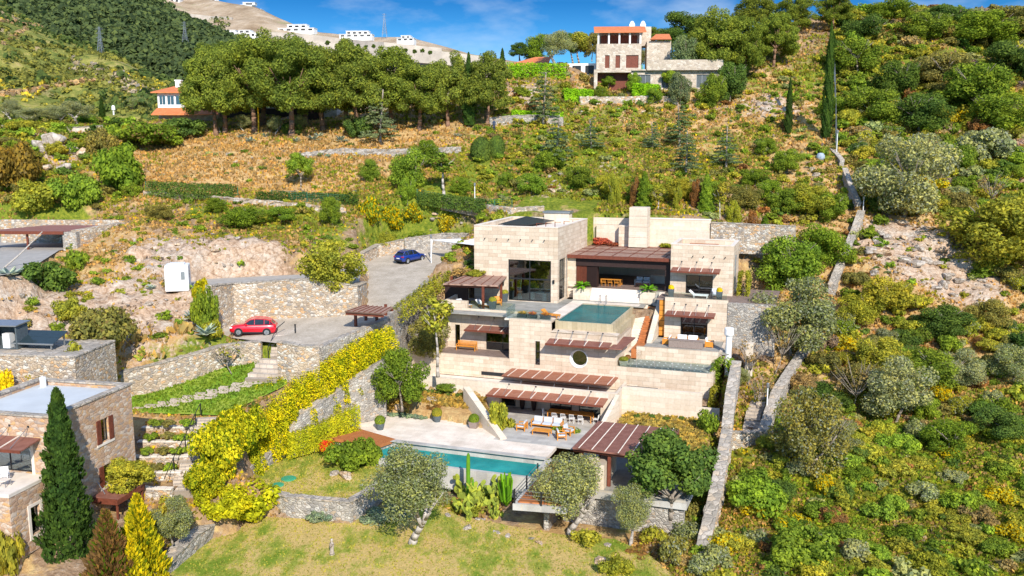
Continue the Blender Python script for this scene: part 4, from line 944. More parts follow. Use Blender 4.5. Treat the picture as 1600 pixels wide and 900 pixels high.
def lawnmat(name, a, b, c3, sc=0.35):
    m, t, o = newmat(name); co = objco(t)
    n1 = noi(t, co, sc, 7, 0.68); n2 = noi(t, co, 4, 8, 0.8); n3 = noi(t, nd(t, 'ShaderNodeMapping', {'Vector': co, 'Scale': (1, 0.35, 1), 'Rotation': (0, 0, 0.5)}).outputs[0], 0.7, 7, 0.72)
    v = mth(t, 'ADD', mth(t, 'MULTIPLY', n1, 0.55), mth(t, 'MULTIPLY', n3, 0.45))
    c = ramp(t, v, ((0.44, a), (0.49, b), (0.535, c3)))
    c = mixc(t, 0.85, c, ramp(t, n2, ((0.3, (0.60, 0.64, 0.5)), (0.62, (1.18, 1.12, 1.1)))), 'MULTIPLY')
    pbsdf(t, o, c, 0.95, bump(t, noi(t, co, 9, 8, 0.8), 0.10), spec=0.03); return m
M['lawn'] = lawnmat('winter_lawn', (0.20, 0.29, 0.035), (0.37, 0.38, 0.075), (0.62, 0.46, 0.18), 0.13)
M['lawn_green'] = lawnmat('fresh_grass', (0.16, 0.30, 0.03), (0.22, 0.36, 0.04), (0.30, 0.38, 0.06), 0.5)
sheet('lawn', LAWN, -28.8, M['lawn'], jz=0.12)
sheet('lawn', UPLAWN, -27.2, M['lawn'], jz=0.08)
sheet('grass_terrace', GRASS, lambda x, y: float(GRASS_Z(x, y)), M['lawn_green'], jz=0.06)
sheet('driveway', DRIVE, lambda x, y: float(DRIVE_Z(x, y))+0.0, M['cobble'])
sheet('track', TRACK, -14.7, M['asphalt'])
sheet('parking_court', CARP, -12.15, M['asphalt'])
def stone_wall(label, pts, thick=0.5, mat='rubble', cap=True, name='stone_wall', cat='wall', step=0.45, jit=0.06, seed=1, group=None, capm='cap'):
    """pts: (x, y, zbottom, ztop) along the wall's centre line"""
    P = [np.array(p, float) for p in pts]; c0 = P[0][:2].copy(); zb = min(p[2] for p in P)
    S = []
    for i in range(len(P)-1):
        k = max(1, int(np.linalg.norm(P[i+1][:2]-P[i][:2])/step))
        for j in range(k): S.append(P[i]+(P[i+1]-P[i])*j/k)
    S.append(P[-1]); S = np.array(S); n = len(S)
    d = np.gradient(S[:,:2], axis=0); d /= np.maximum(np.linalg.norm(d, axis=1), 1e-6)[:,None]; nr = np.stack([-d[:,1], d[:,0]], 1)
    rr = np.random.default_rng(seed)
    root = empty(name, (c0[0], c0[1], zb), 0, label, cat, group)
    nz_ = 6; vs = []
    for i in range(n):
        row = []
        for side in (-1, 1):
            for k in range(nz_+1):
                z = S[i,2]+(S[i,3]-S[i,2])*k/nz_; j = rr.normal(0, jit*0.5) if 0 < k else 0
                p = S[i,:2]+nr[i]*side*(thick/2+j)
                row.append((p[0]-c0[0], p[1]-c0[1], z-zb+(rr.normal(0, jit*0.4) if k == nz_ and not cap else 0)))
        vs += row
    w_ = 2*(nz_+1); fs = []
    for i in range(n-1):
        for s_i in (0, 1):
            for k in range(nz_):
                a = i*w_+s_i*(nz_+1)+k; q = (a, a+w_, a+w_+1, a+1); fs.append(q if s_i == 0 else q[::-1])
        a = i*w_+nz_; b = i*w_+2*nz_+1; fs.append((a, a+w_, b+w_, b))
    fs.append(tuple(range(0, nz_+1))+tuple(range(2*nz_+1, nz_, -1))); e0 = (n-1)*w_; fs.append(tuple(e0+q for q in range(nz_, -1, -1))+tuple(e0+q for q in range(nz_+1, 2*nz_+2)))
    mb = MB(); mb.add(vs, fs); mb.build('stonework', M[mat], root)
    if cap:
        mb = MB()
        for i in range(n-1):
            if True:
                ct = []
                for q, e_ in ((i, 0.004), (i+1, -0.004)):
                    for side in (-1, 1): ct.append((*(S[q,:2]+d[q]*e_*3+nr[q]*side*(thick/2+0.07+rr.normal(0, 0.012))-c0), S[q,3]-zb))
                h = 0.10+rr.normal(0, 0.02); b4 = [ct[0], ct[2], ct[3], ct[1]]
                mb.hexa([(x, y, z+0.003) for x, y, z in b4], [(x, y, z+h) for x, y, z in b4])
        mb.build('coping', M[capm], root)
    return root
def wp(items):   # items: (px, py_base, z_base, py_top) -> centreline with heights
    out = []
    for px, pb, z_, pt in items:
        p = onZ(px, pb, z_) if z_ is not None else onplane(px, pb, GRASS_Z, -21)
        q = atY(px, pt, p[1]); out.append((p[0], p[1], p[2]-0.5, q[2]))
    return out
stone_wall('long ochre rubble retaining wall above the green grass terrace', wp([(150,640,None,592),(211,614,None,577),(245,608,None,569),(306,588,None,553),(347,574,None,540),(396,568,None,534),(410,566,None,534)]), 0.6, seed=2)
stone_wall('rubble wall holding up the drive beside the stone steps', wp([(437,590,None,534),(470,592,None,540),(500,588,None,542)]), 0.6, seed=3)
B2 = [(330,520,-17.3,447),(365,503,-17.3,443),(420,498,-17.3,440),(470,495,-17.2,437),(520,494,-17.1,440),(556,490,-17.0,447),(569,468,-16.8,441)]
B3 = []
for px, pb, z_, pt in B2:
    p = onplane(px, pb, DRIVE_Z); q = atY(px, pt, p[1]); B3.append((p[0], p[1], p[2]-0.5, q[2]))
stone_wall('tall multicoloured rubble wall behind the red car', B3, 0.7, seed=4)
def wd3(items, dn=0.6): return [(onplane(a, b, DRIVE_Z)[0], onplane(a, b, DRIVE_Z)[1], onplane(a, b, DRIVE_Z)[2]-dn, onplane(a, b, DRIVE_Z)[2]+h) for a, b, h in items]
stone_wall('low curved rubble wall left of the blue car', wd3([(572,436,0.6),(562,414,1.4),(590,401,1.6),(630,394,1.7)]), 0.6, 'rubble', seed=5)
stone_wall('rubble retaining wall in shade behind the blue car', wd3([(632,394,1.8),(690,389,2.1),(745,392,2.3)]), 0.6, 'grey_rubble', seed=6)
stone_wall('grey rubble wall along the right edge of the drive', wd3([(500,543,0.15),(545,524,0.2),(598,504,0.35),(634,470,0.3),(672,438,0.2),(712,410,0.2)], 6.0), 0.7, 'grey_rubble', seed=7, cap=False)
W3 = []
for px, pb, z_, pt in ((604,640,-25.0,560),(584,656,-26.0,573),(540,668,-26.2,602),(500,690,-26.6,628),(470,703,-26.8,646),(440,714,-27.2,686),(408,732,-27.2,718),(372,752,-27.2,738)):
    p = onZ(px, pb, z_); q = atY(px, pt, p[1]); W3.append((p[0], p[1], z_-0.6, q[2]))
stone_wall('tall grey rubble wall under the long golden hedge', W3, 0.6, 'grey_rubble', seed=8)
stone_wall('grey rubble wall stub at the left end of the pale pool deck', [(*W(-13.6,-19.5)[:2],-27,-24.0),(*W(-13.7,-15.2)[:2],-25,-21.9),(*W(-13.8,-10.8)[:2],-25,-21.6)], 0.6, 'grey_rubble', seed=9)
stone_wall('low pale stone wall along the front of the upper lawn', [(onZ(a_, b_, -27.2)[0], onZ(a_, b_, -27.2)[1]-.15, -29.6, -27.12) for a_, b_ in ((408,764),(450,775),(500,780),(546,784),(574,768),(600,746))], 0.55, 'grey_rubble', seed=10)
stone_wall('thick pale stone wall at the left edge of the big lawn', wp([(215,960,-29,938),(250,905,-29,886),(300,858,-28.8,836),(344,824,-28.8,810)]), 0.9, 'grey_rubble', seed=11)
RW = [(1052,985,-30.0,955),(1085,915,-29.6,896),(1103,852,-29.2,820),(1121,780,-28.6,745),(1134,712,-27.2,676)]
def wq(items):
    out = []
    for px, pt, Y, h in items: q = atY(px, pt, Y); out.append((q[0], q[1], q[2]-h, q[2]))
    return out
stone_wall('thick rubble boundary wall running down beside the lawn trees', wq([(1062,985,54,3.2),(1086,905,57.5,3.2),(1104,830,61.5,3.0),(1122,750,67,2.8),(1136,672,74,2.6)]), 0.8, seed=12, jit=0.14)
stone_wall('pale boundary wall between the villa and the garden steps', wq([(1136,668,74.3,2.6),(1141,618,78,2.0),(1151,565,83,2.0)]), 0.8, 'grey_rubble', seed=13)
stone_wall('rubble cross wall below the garden steps', wq([(1140,675,76.0,3.6),(1165,676,76.6,3.6),(1190,674,77.2,3.6)]), 0.5, seed=14)
stone_wall('grey boundary wall curving up right of the garden steps', wq([(1193,672,77.4,3.4),(1214,610,83,2.4),(1240,570,88,2.2),(1256,546,91,2.2),(1280,500,97,2.2)]), 0.8, 'grey_rubble', seed=15)
stone_wall('straight grey boundary wall beside the pale rock outcrop', wq([(1300,445,104,2.0),(1318,400,109,2.0),(1336,358,114,2.0),(1346,330,118,2.2)]), 0.8, 'grey_rubble', seed=16)
stone_wall('short grey boundary wall climbing to the hillside fence', wq([(1342,318,119.5,1.8),(1330,290,124,1.6),(1320,263,129,1.6)]), 0.6, 'grey_rubble', seed=17)
stone_wall('small pale wall end under the hillside fence', wq([(1316,250,132,1.4),(1300,232,137,1.4)]), 0.6, 'grey_rubble', seed=18)
stone_wall('rough dry-stone terrace wall above the drive slope', [(*hit(px, py)[:2], hit(px, py)[2]-1, hit(px, py)[2]+0.7) for px, py in ((225,306),(270,309),(320,313),(372,318),(430,322),(500,330),(540,333))], 0.6, seed=19, jit=0.16, cap=False)
stone_wall('dry-stone terrace wall in the middle of the slope', [(*hit(px, py)[:2], hit(px, py)[2]-1, hit(px, py)[2]+0.8) for px, py in ((470,247),(530,240),(600,242),(660,240),(720,238))], 0.6, 'grey_rubble', seed=20, jit=0.16, cap=False)
stone_wall('low terrace wall under the dark clipped round bushes', [(*hit(px, py)[:2], hit(px, py)[2]-1, hit(px, py)[2]+0.7) for px, py in ((690,322),(740,328),(800,333),(850,330))], 0.6, seed=21, jit=0.14, cap=False)
stone_wall('dry-stone wall under the bright hedges of the upper house', [(*hit(px, py)[:2], hit(px, py)[2]-1, hit(px, py)[2]+1.3) for px, py in ((905,163),(960,163),(1010,162),(1060,163))], 0.6, seed=22, jit=0.12, cap=False)
stone_wall('long low terrace wall left of the upper house', [(*hit(px, py)[:2], hit(px, py)[2]-1, hit(px, py)[2]+1.2) for px, py in ((765,196),(810,192),(850,192),(880,196))], 0.6, 'grey_rubble', seed=23, jit=0.1)
stone_wall('sunlit stone wall in front of the carport garden', [(*hit(px, py)[:2], hit(px, py)[2]-1, hit(px, py)[2]+0.9) for px, py in ((0,205),(60,206),(120,208),(160,205))], 0.5, 'white_wall', seed=24)
stone_wall('rubble wall behind the right garden of the villa', [(*W(14.7,15.9)[:2],-13,-9.4),(*W(24.5,15.9)[:2],-13,-9.6)], 0.5, 'rubble', seed=26)
# gravel shoulder of steps from the drive to the grass
def steps(name, label, P0, P1, width, n, mat, z0, z1, cat='steps', rail=False):
    P0 = np.array(P0[:2]); P1 = np.array(P1[:2]); d = (P1-P0); L = np.linalg.norm(d); d /= L; nr = np.array([-d[1], d[0]])
    g_ = empty(name, (P0[0], P0[1], z0), math.atan2(-d[0], d[1]), label, cat)
    rr = np.random.default_rng(int(abs(P0[0]*7)))
    for i in range(n):
        a = L*i/n; zz = (z1-z0)*(i+1)/n; wj = rr.normal(0, width*0.03)
        MB().box(-width/2+wj, width/2+wj, a, a+L/n*1.02 if z1 > z0 else a+L/n*0.98, min(zz, 0)-0.5, zz).build('tread', M[mat], g_)
    return g_
s0 = onplane(408,597,GRASS_Z,-21); s1 = onZ(424,566,-18.9)
steps('stone_steps', 'pale stone steps climbing from the grass terrace to the drive', s0, (s0[0]+0.6, s0[1]+3.2), 3.0, 5, 'stair_stone', s0[2], -19.9)
steps('stone_steps', 'upper flight of grey steps beside the dark handrail under the red car', (s0[0]+0.8, s0[1]+3.2), (s0[0]+0.4, s0[1]+6.2), 1.6, 8, 'stair_stone', -19.9, -18.2)
# long garden stair on the left
t0 = onZ(285,768,-25.8); t1 = onZ(322,652,-22.8)
steps('garden_stair', 'long pale garden stair beside the planted terraces left of the golden hedge', t0, t1, 1.7, 24, 'stair_stone', -25.9, -22.8)
p0 = onZ(1168,664,-25.0); p1 = onZ(1187,600,-22.8); p2 = onZ(1188,560,-20.6)
steps('garden_path', 'narrow log-edged garden steps between the two boundary walls', (p0[0], p0[1]), (p1[0], p1[1]), 1.4, 11, 'stair_stone', zt(p0[0], p0[1])+0.1, zt(p1[0], p1[1])+0.15)
steps('garden_path', 'upper narrow steps climbing toward the big grey-green tree', (p1[0]+.1, p1[1]+.2), (p2[0], p2[1]), 1.1, 12, 'stair_stone', zt(p1[0], p1[1])+0.2, zt(p2[0], p2[1])+0.2)
# stepping slabs laid in rows on the grass terrace
for r_i in range(19):
    t_ = r_i/18; a = onplane(236+t_*172, 636-t_*44, GRASS_Z, -21)
    for j in range(3 if r_i % 5 else 4):
        x = a[0]+1.05*(j-1)+random.uniform(-.1,.1)+(0.5 if r_i % 2 else 0); y = a[1]
        if polyd(GRASS, np.array([x]), np.array([y]))[0] > -0.25: continue
        MB().box(-0.45, 0.45, -0.13, 0.13, -0.05, 0.05).build('paving_slab', M['stair_stone'], None, (x, y, float(GRASS_Z(x, y))+0.05), random.uniform(-.05,.05),
            label='narrow pale slab laid in the green grass terrace', cat='paving slab', group='pale slabs laid in rows in the grass terrace')
# planted terraces at the head of the left stair
for i, (xa, ya, xb, yb, z_) in enumerate(((222,668,312,668,-23.3),(216,690,306,690,-23.8),(208,714,296,713,-24.4),(198,738,284,738,-25.0),(190,762,270,764,-25.5))):
    a = onZ(xa, ya, z_); b = onZ(xb, yb, z_)
    nm = ('uppermost','second','middle','fourth','lowest')[i]
    stone_wall(nm+' low retaining wall of the planted terraces by the left stair', [(a[0], a[1], z_-1.2, z_), (b[0], b[1], z_-1.2, z_)], 0.35, 'rubble', seed=40+i, capm='travertine_top')
    sheet('planting_bed', [(a[0], a[1]+.15), (b[0], b[1]+.15), (b[0]+.15, b[1]+1.75), (a[0]+.15, a[1]+1.75)], z_-0.12, M['lawn_green'] if i % 2 else M['terrain'], kind='structure')
hr = empty('handrail', tuple(onZ(258,770,-25.8)), 0, 'thin dark handrail along the long garden stair', 'handrail')
hp = [onZ(258,768,-25.8), onZ(272,735,-24.8), onZ(290,700,-23.7), onZ(306,664,-23.0), onZ(314,648,-22.7)]; h0 = hp[0]
mb = MB(); mb.path([tuple(p-np.array(hr.location)+np.array([0,0,1.0])) for p in hp], 0.035, 6); mb.build('rail', M['metal_dark'], hr)
for p in hp[1:]: q = p-np.array(hr.location); MB().tube((q[0],q[1],q[2]), (q[0],q[1],q[2]+1.0), 0.05, n=6).build('post', M['metal_dark'], hr)
q0 = np.array([s0[0]-0.2, s0[1]+3.4, -19.9]); hr2 = empty('handrail', tuple(q0), 0, 'bent dark handrail on the steps below the red car', 'handrail')
mb = MB(); mb.path([(0,0,0),(0,0,1.0),(0.3,2.2,2.4),(0.9,3.0,2.9)], 0.04, 6); mb.build('rail', M['metal_dark'], hr2)
for i_, q in enumerate(((1.9,3.0),(-0.6,3.0))):
    MB().box(-0.06,0.06,-0.06,0.06,0,0.9).box(-0.09,0.09,-0.09,0.09,0.9,1.0).build('bollard_light', M['metal_dark'], None, (q0[0]+q[0], q0[1]+q[1], -18.25), label=('dark bollard light right of the drive steps','dark bollard light left of the drive steps')[i_], cat='bollard light')
# manhole covers in the upper lawn
for i, (x, y, s_) in enumerate(((451,748,0.62),(434,758,0.5))):
    p = onZ(x, y, -27.2); MB().lathe([(s_,0),(s_,0.10),(s_*0.9,0.13),(s_*0.2,0.15)], n=20).build('manhole_cover', plain('green_cover%d' % i, (0.05,0.30,0.16), 0.6), None, (p[0], p[1], -27.25),
        label=('larger round green cover set in the upper lawn','smaller round green cover set in the upper lawn')[i], cat='manhole cover')
# stone figure on the lawn
p = onZ(519,870,-29); g_ = empty('garden_statue', tuple(p), 0, 'small weathered stone figure standing on the big lawn', 'statue')
MB().lathe([(0.22,0),(0.24,0.15),(0.17,0.25),(0.13,0.6),(0.17,0.85),(0.15,1.05),(0.06,1.12),(0.10,1.2),(0.11,1.3),(0.05,1.38)], n=12).build('figure', M['rock'], g_, smooth=True)

# ================================================================ LEFT STONE HOUSE
HL = R(-12.0)
lh = empty('stone_house', tuple(onZ(204,601,-18.0)), HL, 'two-storey warm rubble house with pale flat roof behind the tall dark cypress', 'house')
S_ = M['house_rubble']
b = MB()     # local: x right, y away, z from roof edge; right wall at x=0, back at y=0
wallgrid(b, 'v', -8.6, 0, -9.5, 0, -0.4, 0, [(-3.75,-2.85,-3.35,-1.65),(-3.8,-2.9,-6.6,-5.1)])
wallgrid(b, 'u', -8.0, -0.4, -9.5, 0, -0.4, 0)
wallgrid(b, 'u', -7.6, -0.4, -4.0, 0, -8.6, -8.2, [(-7.2,-1.75,-3.95,-1.95)])
b.box(-8.0,-7.6,-8.6,-0.4,-9,0)
b.build('wall', S_, lh)
b = MB()
wallgrid(b, 'v', -12.3, -8.605, -11.2, -4.15, -0.85, -0.42, [(-10.6,-9.8,-7.4,-5.55),(-9.3,-8.8,-7.4,-5.2),(-11.7,-8.9,-9.8,-8.5)])
b.box(-8.2,-0.85,-12.3,-11.9,-11.2,-4.15)
b.build('wall', S_, lh)
MB().box(-8.0, -0.38, -12.34, -8.62, -4.14, -4.0).box(-0.86,-0.36,-12.36,-8.7,-4.0,-3.9).box(-8,-0.86,-12.36,-11.9,-4.0,-3.9).build('terrace', M['travertine_top'], lh)
for q in ((-0.42,-0.37,-10.85,-10.63),(-0.42,-0.37,-9.77,-9.55)): MB().box(q[0],q[1],q[2],q[3],-7.7,-5.3).build('window_surround', M['travertine_top'], lh)
for q in ((-5.5,-5.3),(-7.7,-7.45)): MB().box(-0.417,-0.372,-10.6,-9.8,q[0],q[1]).build('window_surround', M['travertine_top'], lh)
MB().box(-7.6, -0.42, -8.18, -0.42, -0.42, -0.3).build('roof', M['roof_membrane'], lh)
c = MB(); c.box(-8.05,0.08,-0.5,0.08,0.0,0.12); c.box(-8.05,0.08,-8.68,-8.1,0.0,0.12); c.box(-0.5,0.08,-8.1,-0.5,0.0,0.12); c.box(-8.05,-7.5,-8.1,-0.5,0.0,0.12)
c.build('parapet_coping', M['cap'], lh)
for a0, a1, z0_, z1_ in ((-3.75,-2.85,-3.35,-1.65),(-3.8,-2.9,-6.6,-5.1)):
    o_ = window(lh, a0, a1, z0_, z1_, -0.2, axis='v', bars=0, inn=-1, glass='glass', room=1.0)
    for s_, y in ((-1, a0), (1, a1)):
        mb = MB(); ya, yb = sorted((y, y+s_*0.46)); mb.box(0.02, 0.08, ya, yb, z0_-0.03, z1_+0.03)
        for k in range(int((z1_-z0_)/0.12)): mb.box(0.081, 0.095, ya+0.06, yb-0.06, z0_+0.06+k*0.12, z0_+0.12+k*0.12)
        mb.build('shutter', M['wood_dark'], lh)
    MB().box(-0.05, 0.07, a0-0.5, a1+0.5, z0_-0.22, z0_-0.04).build('window_sill', M['travertine_top'], lh)
window(lh, -7.2, -1.75, -3.95, -1.95, -8.4, bars=2, name='glazed_door', glass='glass')
MB().box(-1.72,-1.5,-8.66,-8.605,-4.0,-1.7).build('door_surround', M['travertine_top'], lh)
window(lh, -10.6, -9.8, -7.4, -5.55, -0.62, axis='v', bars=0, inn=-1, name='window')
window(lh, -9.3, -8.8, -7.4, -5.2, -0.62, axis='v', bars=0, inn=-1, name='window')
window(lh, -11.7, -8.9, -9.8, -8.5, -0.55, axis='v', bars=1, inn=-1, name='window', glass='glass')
awning(lh, -7.0, -0.9, -8.6, -1.45, 1.9, 0.25, 4, 2, up=0.75)
aw = MB().hexa([(0.02,-5.2,-6.95),(2.0,-5.2,-7.1),(2.0,-2.0,-7.1),(0.02,-2.0,-6.95)], [(0.02,-5.2,-6.83),(2.0,-5.2,-6.98),(2.0,-2.0,-6.98),(0.02,-2.0,-6.83)]).build('side_canopy', M['slat'], lh)
MB().box(0.05,2.0,-5.28,-5.2,-7.3,-6.9).box(2.0,2.08,-5.28,-2.0,-7.3,-6.95).build('fascia', M['wood_dark'], aw)
for y in (-5.1,-2.2): MB().box(1.85,1.98,y-0.06,y+0.06,-9.5,-7.1).build('post', M['wood_dark'], aw)
MB().tube((0.02,-4.6,-5.9),(0.7,-4.7,-6.8),0.025,n=5).build('tie_rod', M['metal_grey'], lh)
MB().box(-6.9,-6.6,-1.2,-0.9,-0.3,0.5).build('roof_vent', M['metal_white'], lh)
# ================================================================ OTHER BUILDINGS
def facing(name, px, py, Y, label, cat='house', rz=0, **k):
    p = atY(px, py, Y); return empty(name, tuple(p), rz, label, cat, **k)
# --- upper stone villa (top right). local x right, y away, z up from foot line; 1 m = F/dep px
uv = facing('hill_villa', 932, 137, 164, 'rambling stone villa with orange tiled roofs high on the hill under tall pines', rz=R(-4))
UR = M['grey_rubble']; k_ = 164/F*1.01
UR = rubble('villa_rubble', ((0.0, (0.55, 0.47, 0.38)), (0.3, (0.62, 0.54, 0.45)), (0.6, (0.48, 0.41, 0.34)), (0.85, (0.66, 0.60, 0.52))), 2.0, mc=(0.5, 0.43, 0.35), dist=0.02)
def uw(px, py): return ((px-932)*k_, (137-py)*k_)
b = MB(); x1 = uw(1000,0)[0]; zb_, zt_ = uw(0,106)[1], uw(0,70)[1]
hs = []
for a, c in ((945,952),(961,968),(977,996)):
    hs.append((uw(a,0)[0], uw(c,0)[0], zb_, uw(0,87)[1]))
wallgrid(b, 'u', 0, x1, zb_-1.0, zt_, 3.0, 3.4, hs)
b.box(0, 0.4, 3.4, 11, zb_-1, zt_); b.box(x1-0.4, x1, 3.4, 11, zb_-1, zt_)
b.box(0.5, x1+2.0, 7.0, 11, zt_, uw(0,41)[1]); b.build('wall', UR, uv)
MB().box(0.4, x1-0.4, 3.4, 7.0, zt_-0.3, zt_-0.1).build('balcony_floor', M['travertine_top'], uv)
for h in hs: window(uv, h[0], h[1], h[2], h[3], 3.2, bars=0 if h[1]-h[0] < 1.2 else 1, name='shuttered_door', frame='wood_dark', glass='wood_dark', room=0)
for i in range(5):
    x = 0.15+i*(x1-0.5)/4; MB().box(x, x+0.3, 3.2, 3.5, zt_, uw(0,54)[1]).build('balcony_column', M['white_plaster'], uv)
MB().box(0.8, x1-0.6, 6.0, 6.06, zt_, uw(0,55)[1]).build('loggia_wall', M['wood_dark'], uv)
zr_ = uw(0,53)[1]
MB().hexa([(-0.5,2.6,zr_-0.12),(x1+0.8,2.6,zr_-0.12),(x1+0.8,7.0,zr_+1.35),(-0.5,7.0,zr_+1.35)], [(-0.5,2.6,zr_),(x1+0.8,2.6,zr_),(x1+0.8,7.0,zr_+1.5),(-0.5,7.0,zr_+1.5)]).build('tiled_roof', M['tile'], uv)
xa, xb = x1+1.6, uw(1046,0)[0]
MB().hexa([(xa,4.0,uw(0,64)[1]),(xb,4.0,uw(0,64)[1]),(xb,8.5,uw(0,52)[1]),(xa+1.4,8.5,uw(0,52)[1])], [(xa,4.0,uw(0,64)[1]+.15),(xb,4.0,uw(0,64)[1]+.15),(xb,8.5,uw(0,52)[1]+.15),(xa+1.4,8.5,uw(0,52)[1]+.15)]).build('tiled_roof', M['tile'], uv)
MB().box(xa-0.5, xb, 4.6, 9, zb_-1, uw(0,65)[1]).build('wall', UR, uv)
for x_ in (988, 1005): 
    x = uw(x_,0)[0]; MB().box(x-0.5,x+0.5,8.5,9.5,uw(0,42)[1]-0.4,uw(0,35)[1]).lathe([(0.42,0),(0.45,0.2),(0.2,0.55)],(x,9,uw(0,35)[1]),8).build('chimney', M['white_plaster'], uv)
# lower wing with long parapet
xc, xd = uw(928,0)[0], uw(1114,0)[0]; z0_, z1_, z2_ = -1.2, uw(0,113)[1], uw(0,98)[1]
hs = [(uw(a,0)[0], uw(c,0)[0], -0.15, uw(0,119)[1]) for a, c in ((990,1012),(1028,1046),(1080,1105))]
b = MB(); x5 = uw(983,0)[0]
wallgrid(b, 'u', x5, xd, z0_, z1_, -1.0, -0.6, hs); b.box(uw(1006,0)[0], xd+0.4, -1.9, -1.5, z1_, z2_); b.box(x5, xd, -1.5, -0.6, z1_, z1_+0.2); b.box(x5, xd, -0.6, 3.0, z1_-0.4, z1_)
b.box(-0.5, 0.1, -1.6, 3, z0_, z1_+0.2); b.box(xd-0.4, xd, -0.6, 6, z0_, z2_); b.build('wall', UR, uv)
for h in hs: window(uv, h[0], h[1], h[2], h[3], -0.8, bars=2, name='glazed_door', frame='metal_grey', glass='pot_grey', room=0)
MB().box(0.1, x5, 0.5, 0.9, z0_, z1_-0.2).build('arcade_wall', M['wood_dark'], uv)
MB().box(0.1, x5, -1.4, 0.5, z1_-0.3, z1_-0.05).build('arcade_roof', UR, uv)
xe = uw(1085,0)[0]
hs = [(uw(1082,0)[0], uw(1104,0)[0], uw(0,98)[1], uw(0,84)[1])]
b = MB(); wallgrid(b, 'u', uw(1068,0)[0], uw(1120,0)[0], z1_, uw(0,76)[1], 4.5, 4.9, hs); b.box(uw(1120,0)[0]-.4, uw(1120,0)[0], 4.9, 10, z1_, uw(0,76)[1]); b.build('wall', UR, uv)
window(uv, *hs[0][:2], *hs[0][2:], 4.7, bars=1, name='window', glass='pot_grey', room=0)
MB().hexa([(uw(1084,0)[0],2.6,uw(0,72)[1]),(uw(1130,0)[0],2.6,uw(0,72)[1]),(uw(1126,0)[0],8,uw(0,55)[1]),(uw(1088,0)[0],8,uw(0,55)[1])],[(uw(1084,0)[0],2.6,uw(0,72)[1]+.15),(uw(1130,0)[0],2.6,uw(0,72)[1]+.15),(uw(1126,0)[0],8,uw(0,55)[1]+.15),(uw(1088,0)[0],8,uw(0,55)[1]+.15)]).build('tiled_roof', plain('old_brown_tiles',(0.22,0.12,0.08),0.9,0.3,3), uv)
# --- red-roofed bungalow
rb_ = facing('bungalow', 790, 108, 172, 'low white bungalow with long orange roof left of the hill villa', rz=R(-8)); k2 = 172/F
MB().box(0, 22, 1.5, 7, -1.5, 1.0).build('wall', M['white_plaster'], rb_)
MB().hexa([(-0.5,0.6,0.5),(8.0,0.6,0.9),(8,5,2.4),(5,5,2.4)], [(-0.5,0.6,0.7),(8.0,0.6,1.1),(8,5,2.6),(5,5,2.6)]).build('tiled_roof', M['tile'], rb_)
for i in range(4): MB().box(10+i*2.4, 11.6+i*2.4, 1.44, 1.497, -1.0, 0.6).build('window', M['metal_dark'], rb_)
# --- house behind the pines (left)
ph = facing('pine_house', 240, 178, 166, 'house with white framed glazed veranda and orange roof half hidden by the pines', rz=R(-3)); k3 = 166/F
b = MB(); 
def pw(px, py): return ((px-240)*k3, (178-py)*k3)
hs = [(pw(242,0)[0], pw(252.5,0)[0], pw(0,164)[1], pw(0,149)[1]),(pw(254.5,0)[0], pw(266,0)[0], pw(0,164)[1], pw(0,149)[1]),(pw(268,0)[0], pw(292,0)[0], pw(0,164)[1], pw(0,149)[1])]
wallgrid(b, 'u', 0, pw(300,0)[0], pw(0,168)[1], pw(0,145)[1], 2.0, 2.25, hs); b.box(0,0.25,2.25,8,-1,pw(0,145)[1]); b.build('wall', M['white_plaster'], ph)
MB().box(0, pw(520,0)[0], 2.05, 8, -2, pw(0,168)[1]).build('wall', UR, ph)
for h in hs: window(ph, *h, 2.12, bars=1, name='window', frame='metal_white', glass='glass', room=1.5)
MB().hexa([(-0.9,1.2,pw(0,146)[1]),(pw(302,0)[0],1.2,pw(0,146)[1]),(pw(302,0)[0],6,pw(0,135)[1]),(1.5,6,pw(0,135)[1])],[(-0.9,1.2,pw(0,146)[1]+.2),(pw(302,0)[0],1.2,pw(0,146)[1]+.2),(pw(302,0)[0],6,pw(0,135)[1]+.2),(1.5,6,pw(0,135)[1]+.2)]).build('tiled_roof', M['tile'], ph)
MB().hexa([(-0.2,-0.6,pw(0,180)[1]),(pw(345,0)[0],-0.6,pw(0,180)[1]),(pw(345,0)[0],2.0,pw(0,170)[1]),(-0.2,2.0,pw(0,170)[1])],[(-0.2,-0.6,pw(0,180)[1]+.2),(pw(345,0)[0],-0.6,pw(0,180)[1]+.2),(pw(345,0)[0],2.0,pw(0,170)[1]+.2),(-0.2,2.0,pw(0,170)[1]+.2)]).build('tiled_roof', M['tile'], ph)
MB().box(2.2,3.2,5,5.9,pw(0,140)[1],pw(0,126)[1]).box(2.1,3.3,4.9,6.0,pw(0,126)[1],pw(0,124)[1]).build('chimney', M['white_plaster'], ph)
MB().box(pw(345,0)[0], pw(500,0)[0], 1.0, 2.0, pw(0,188)[1], pw(0,170)[1]).build('shaded_veranda', M['wood_black'], ph)
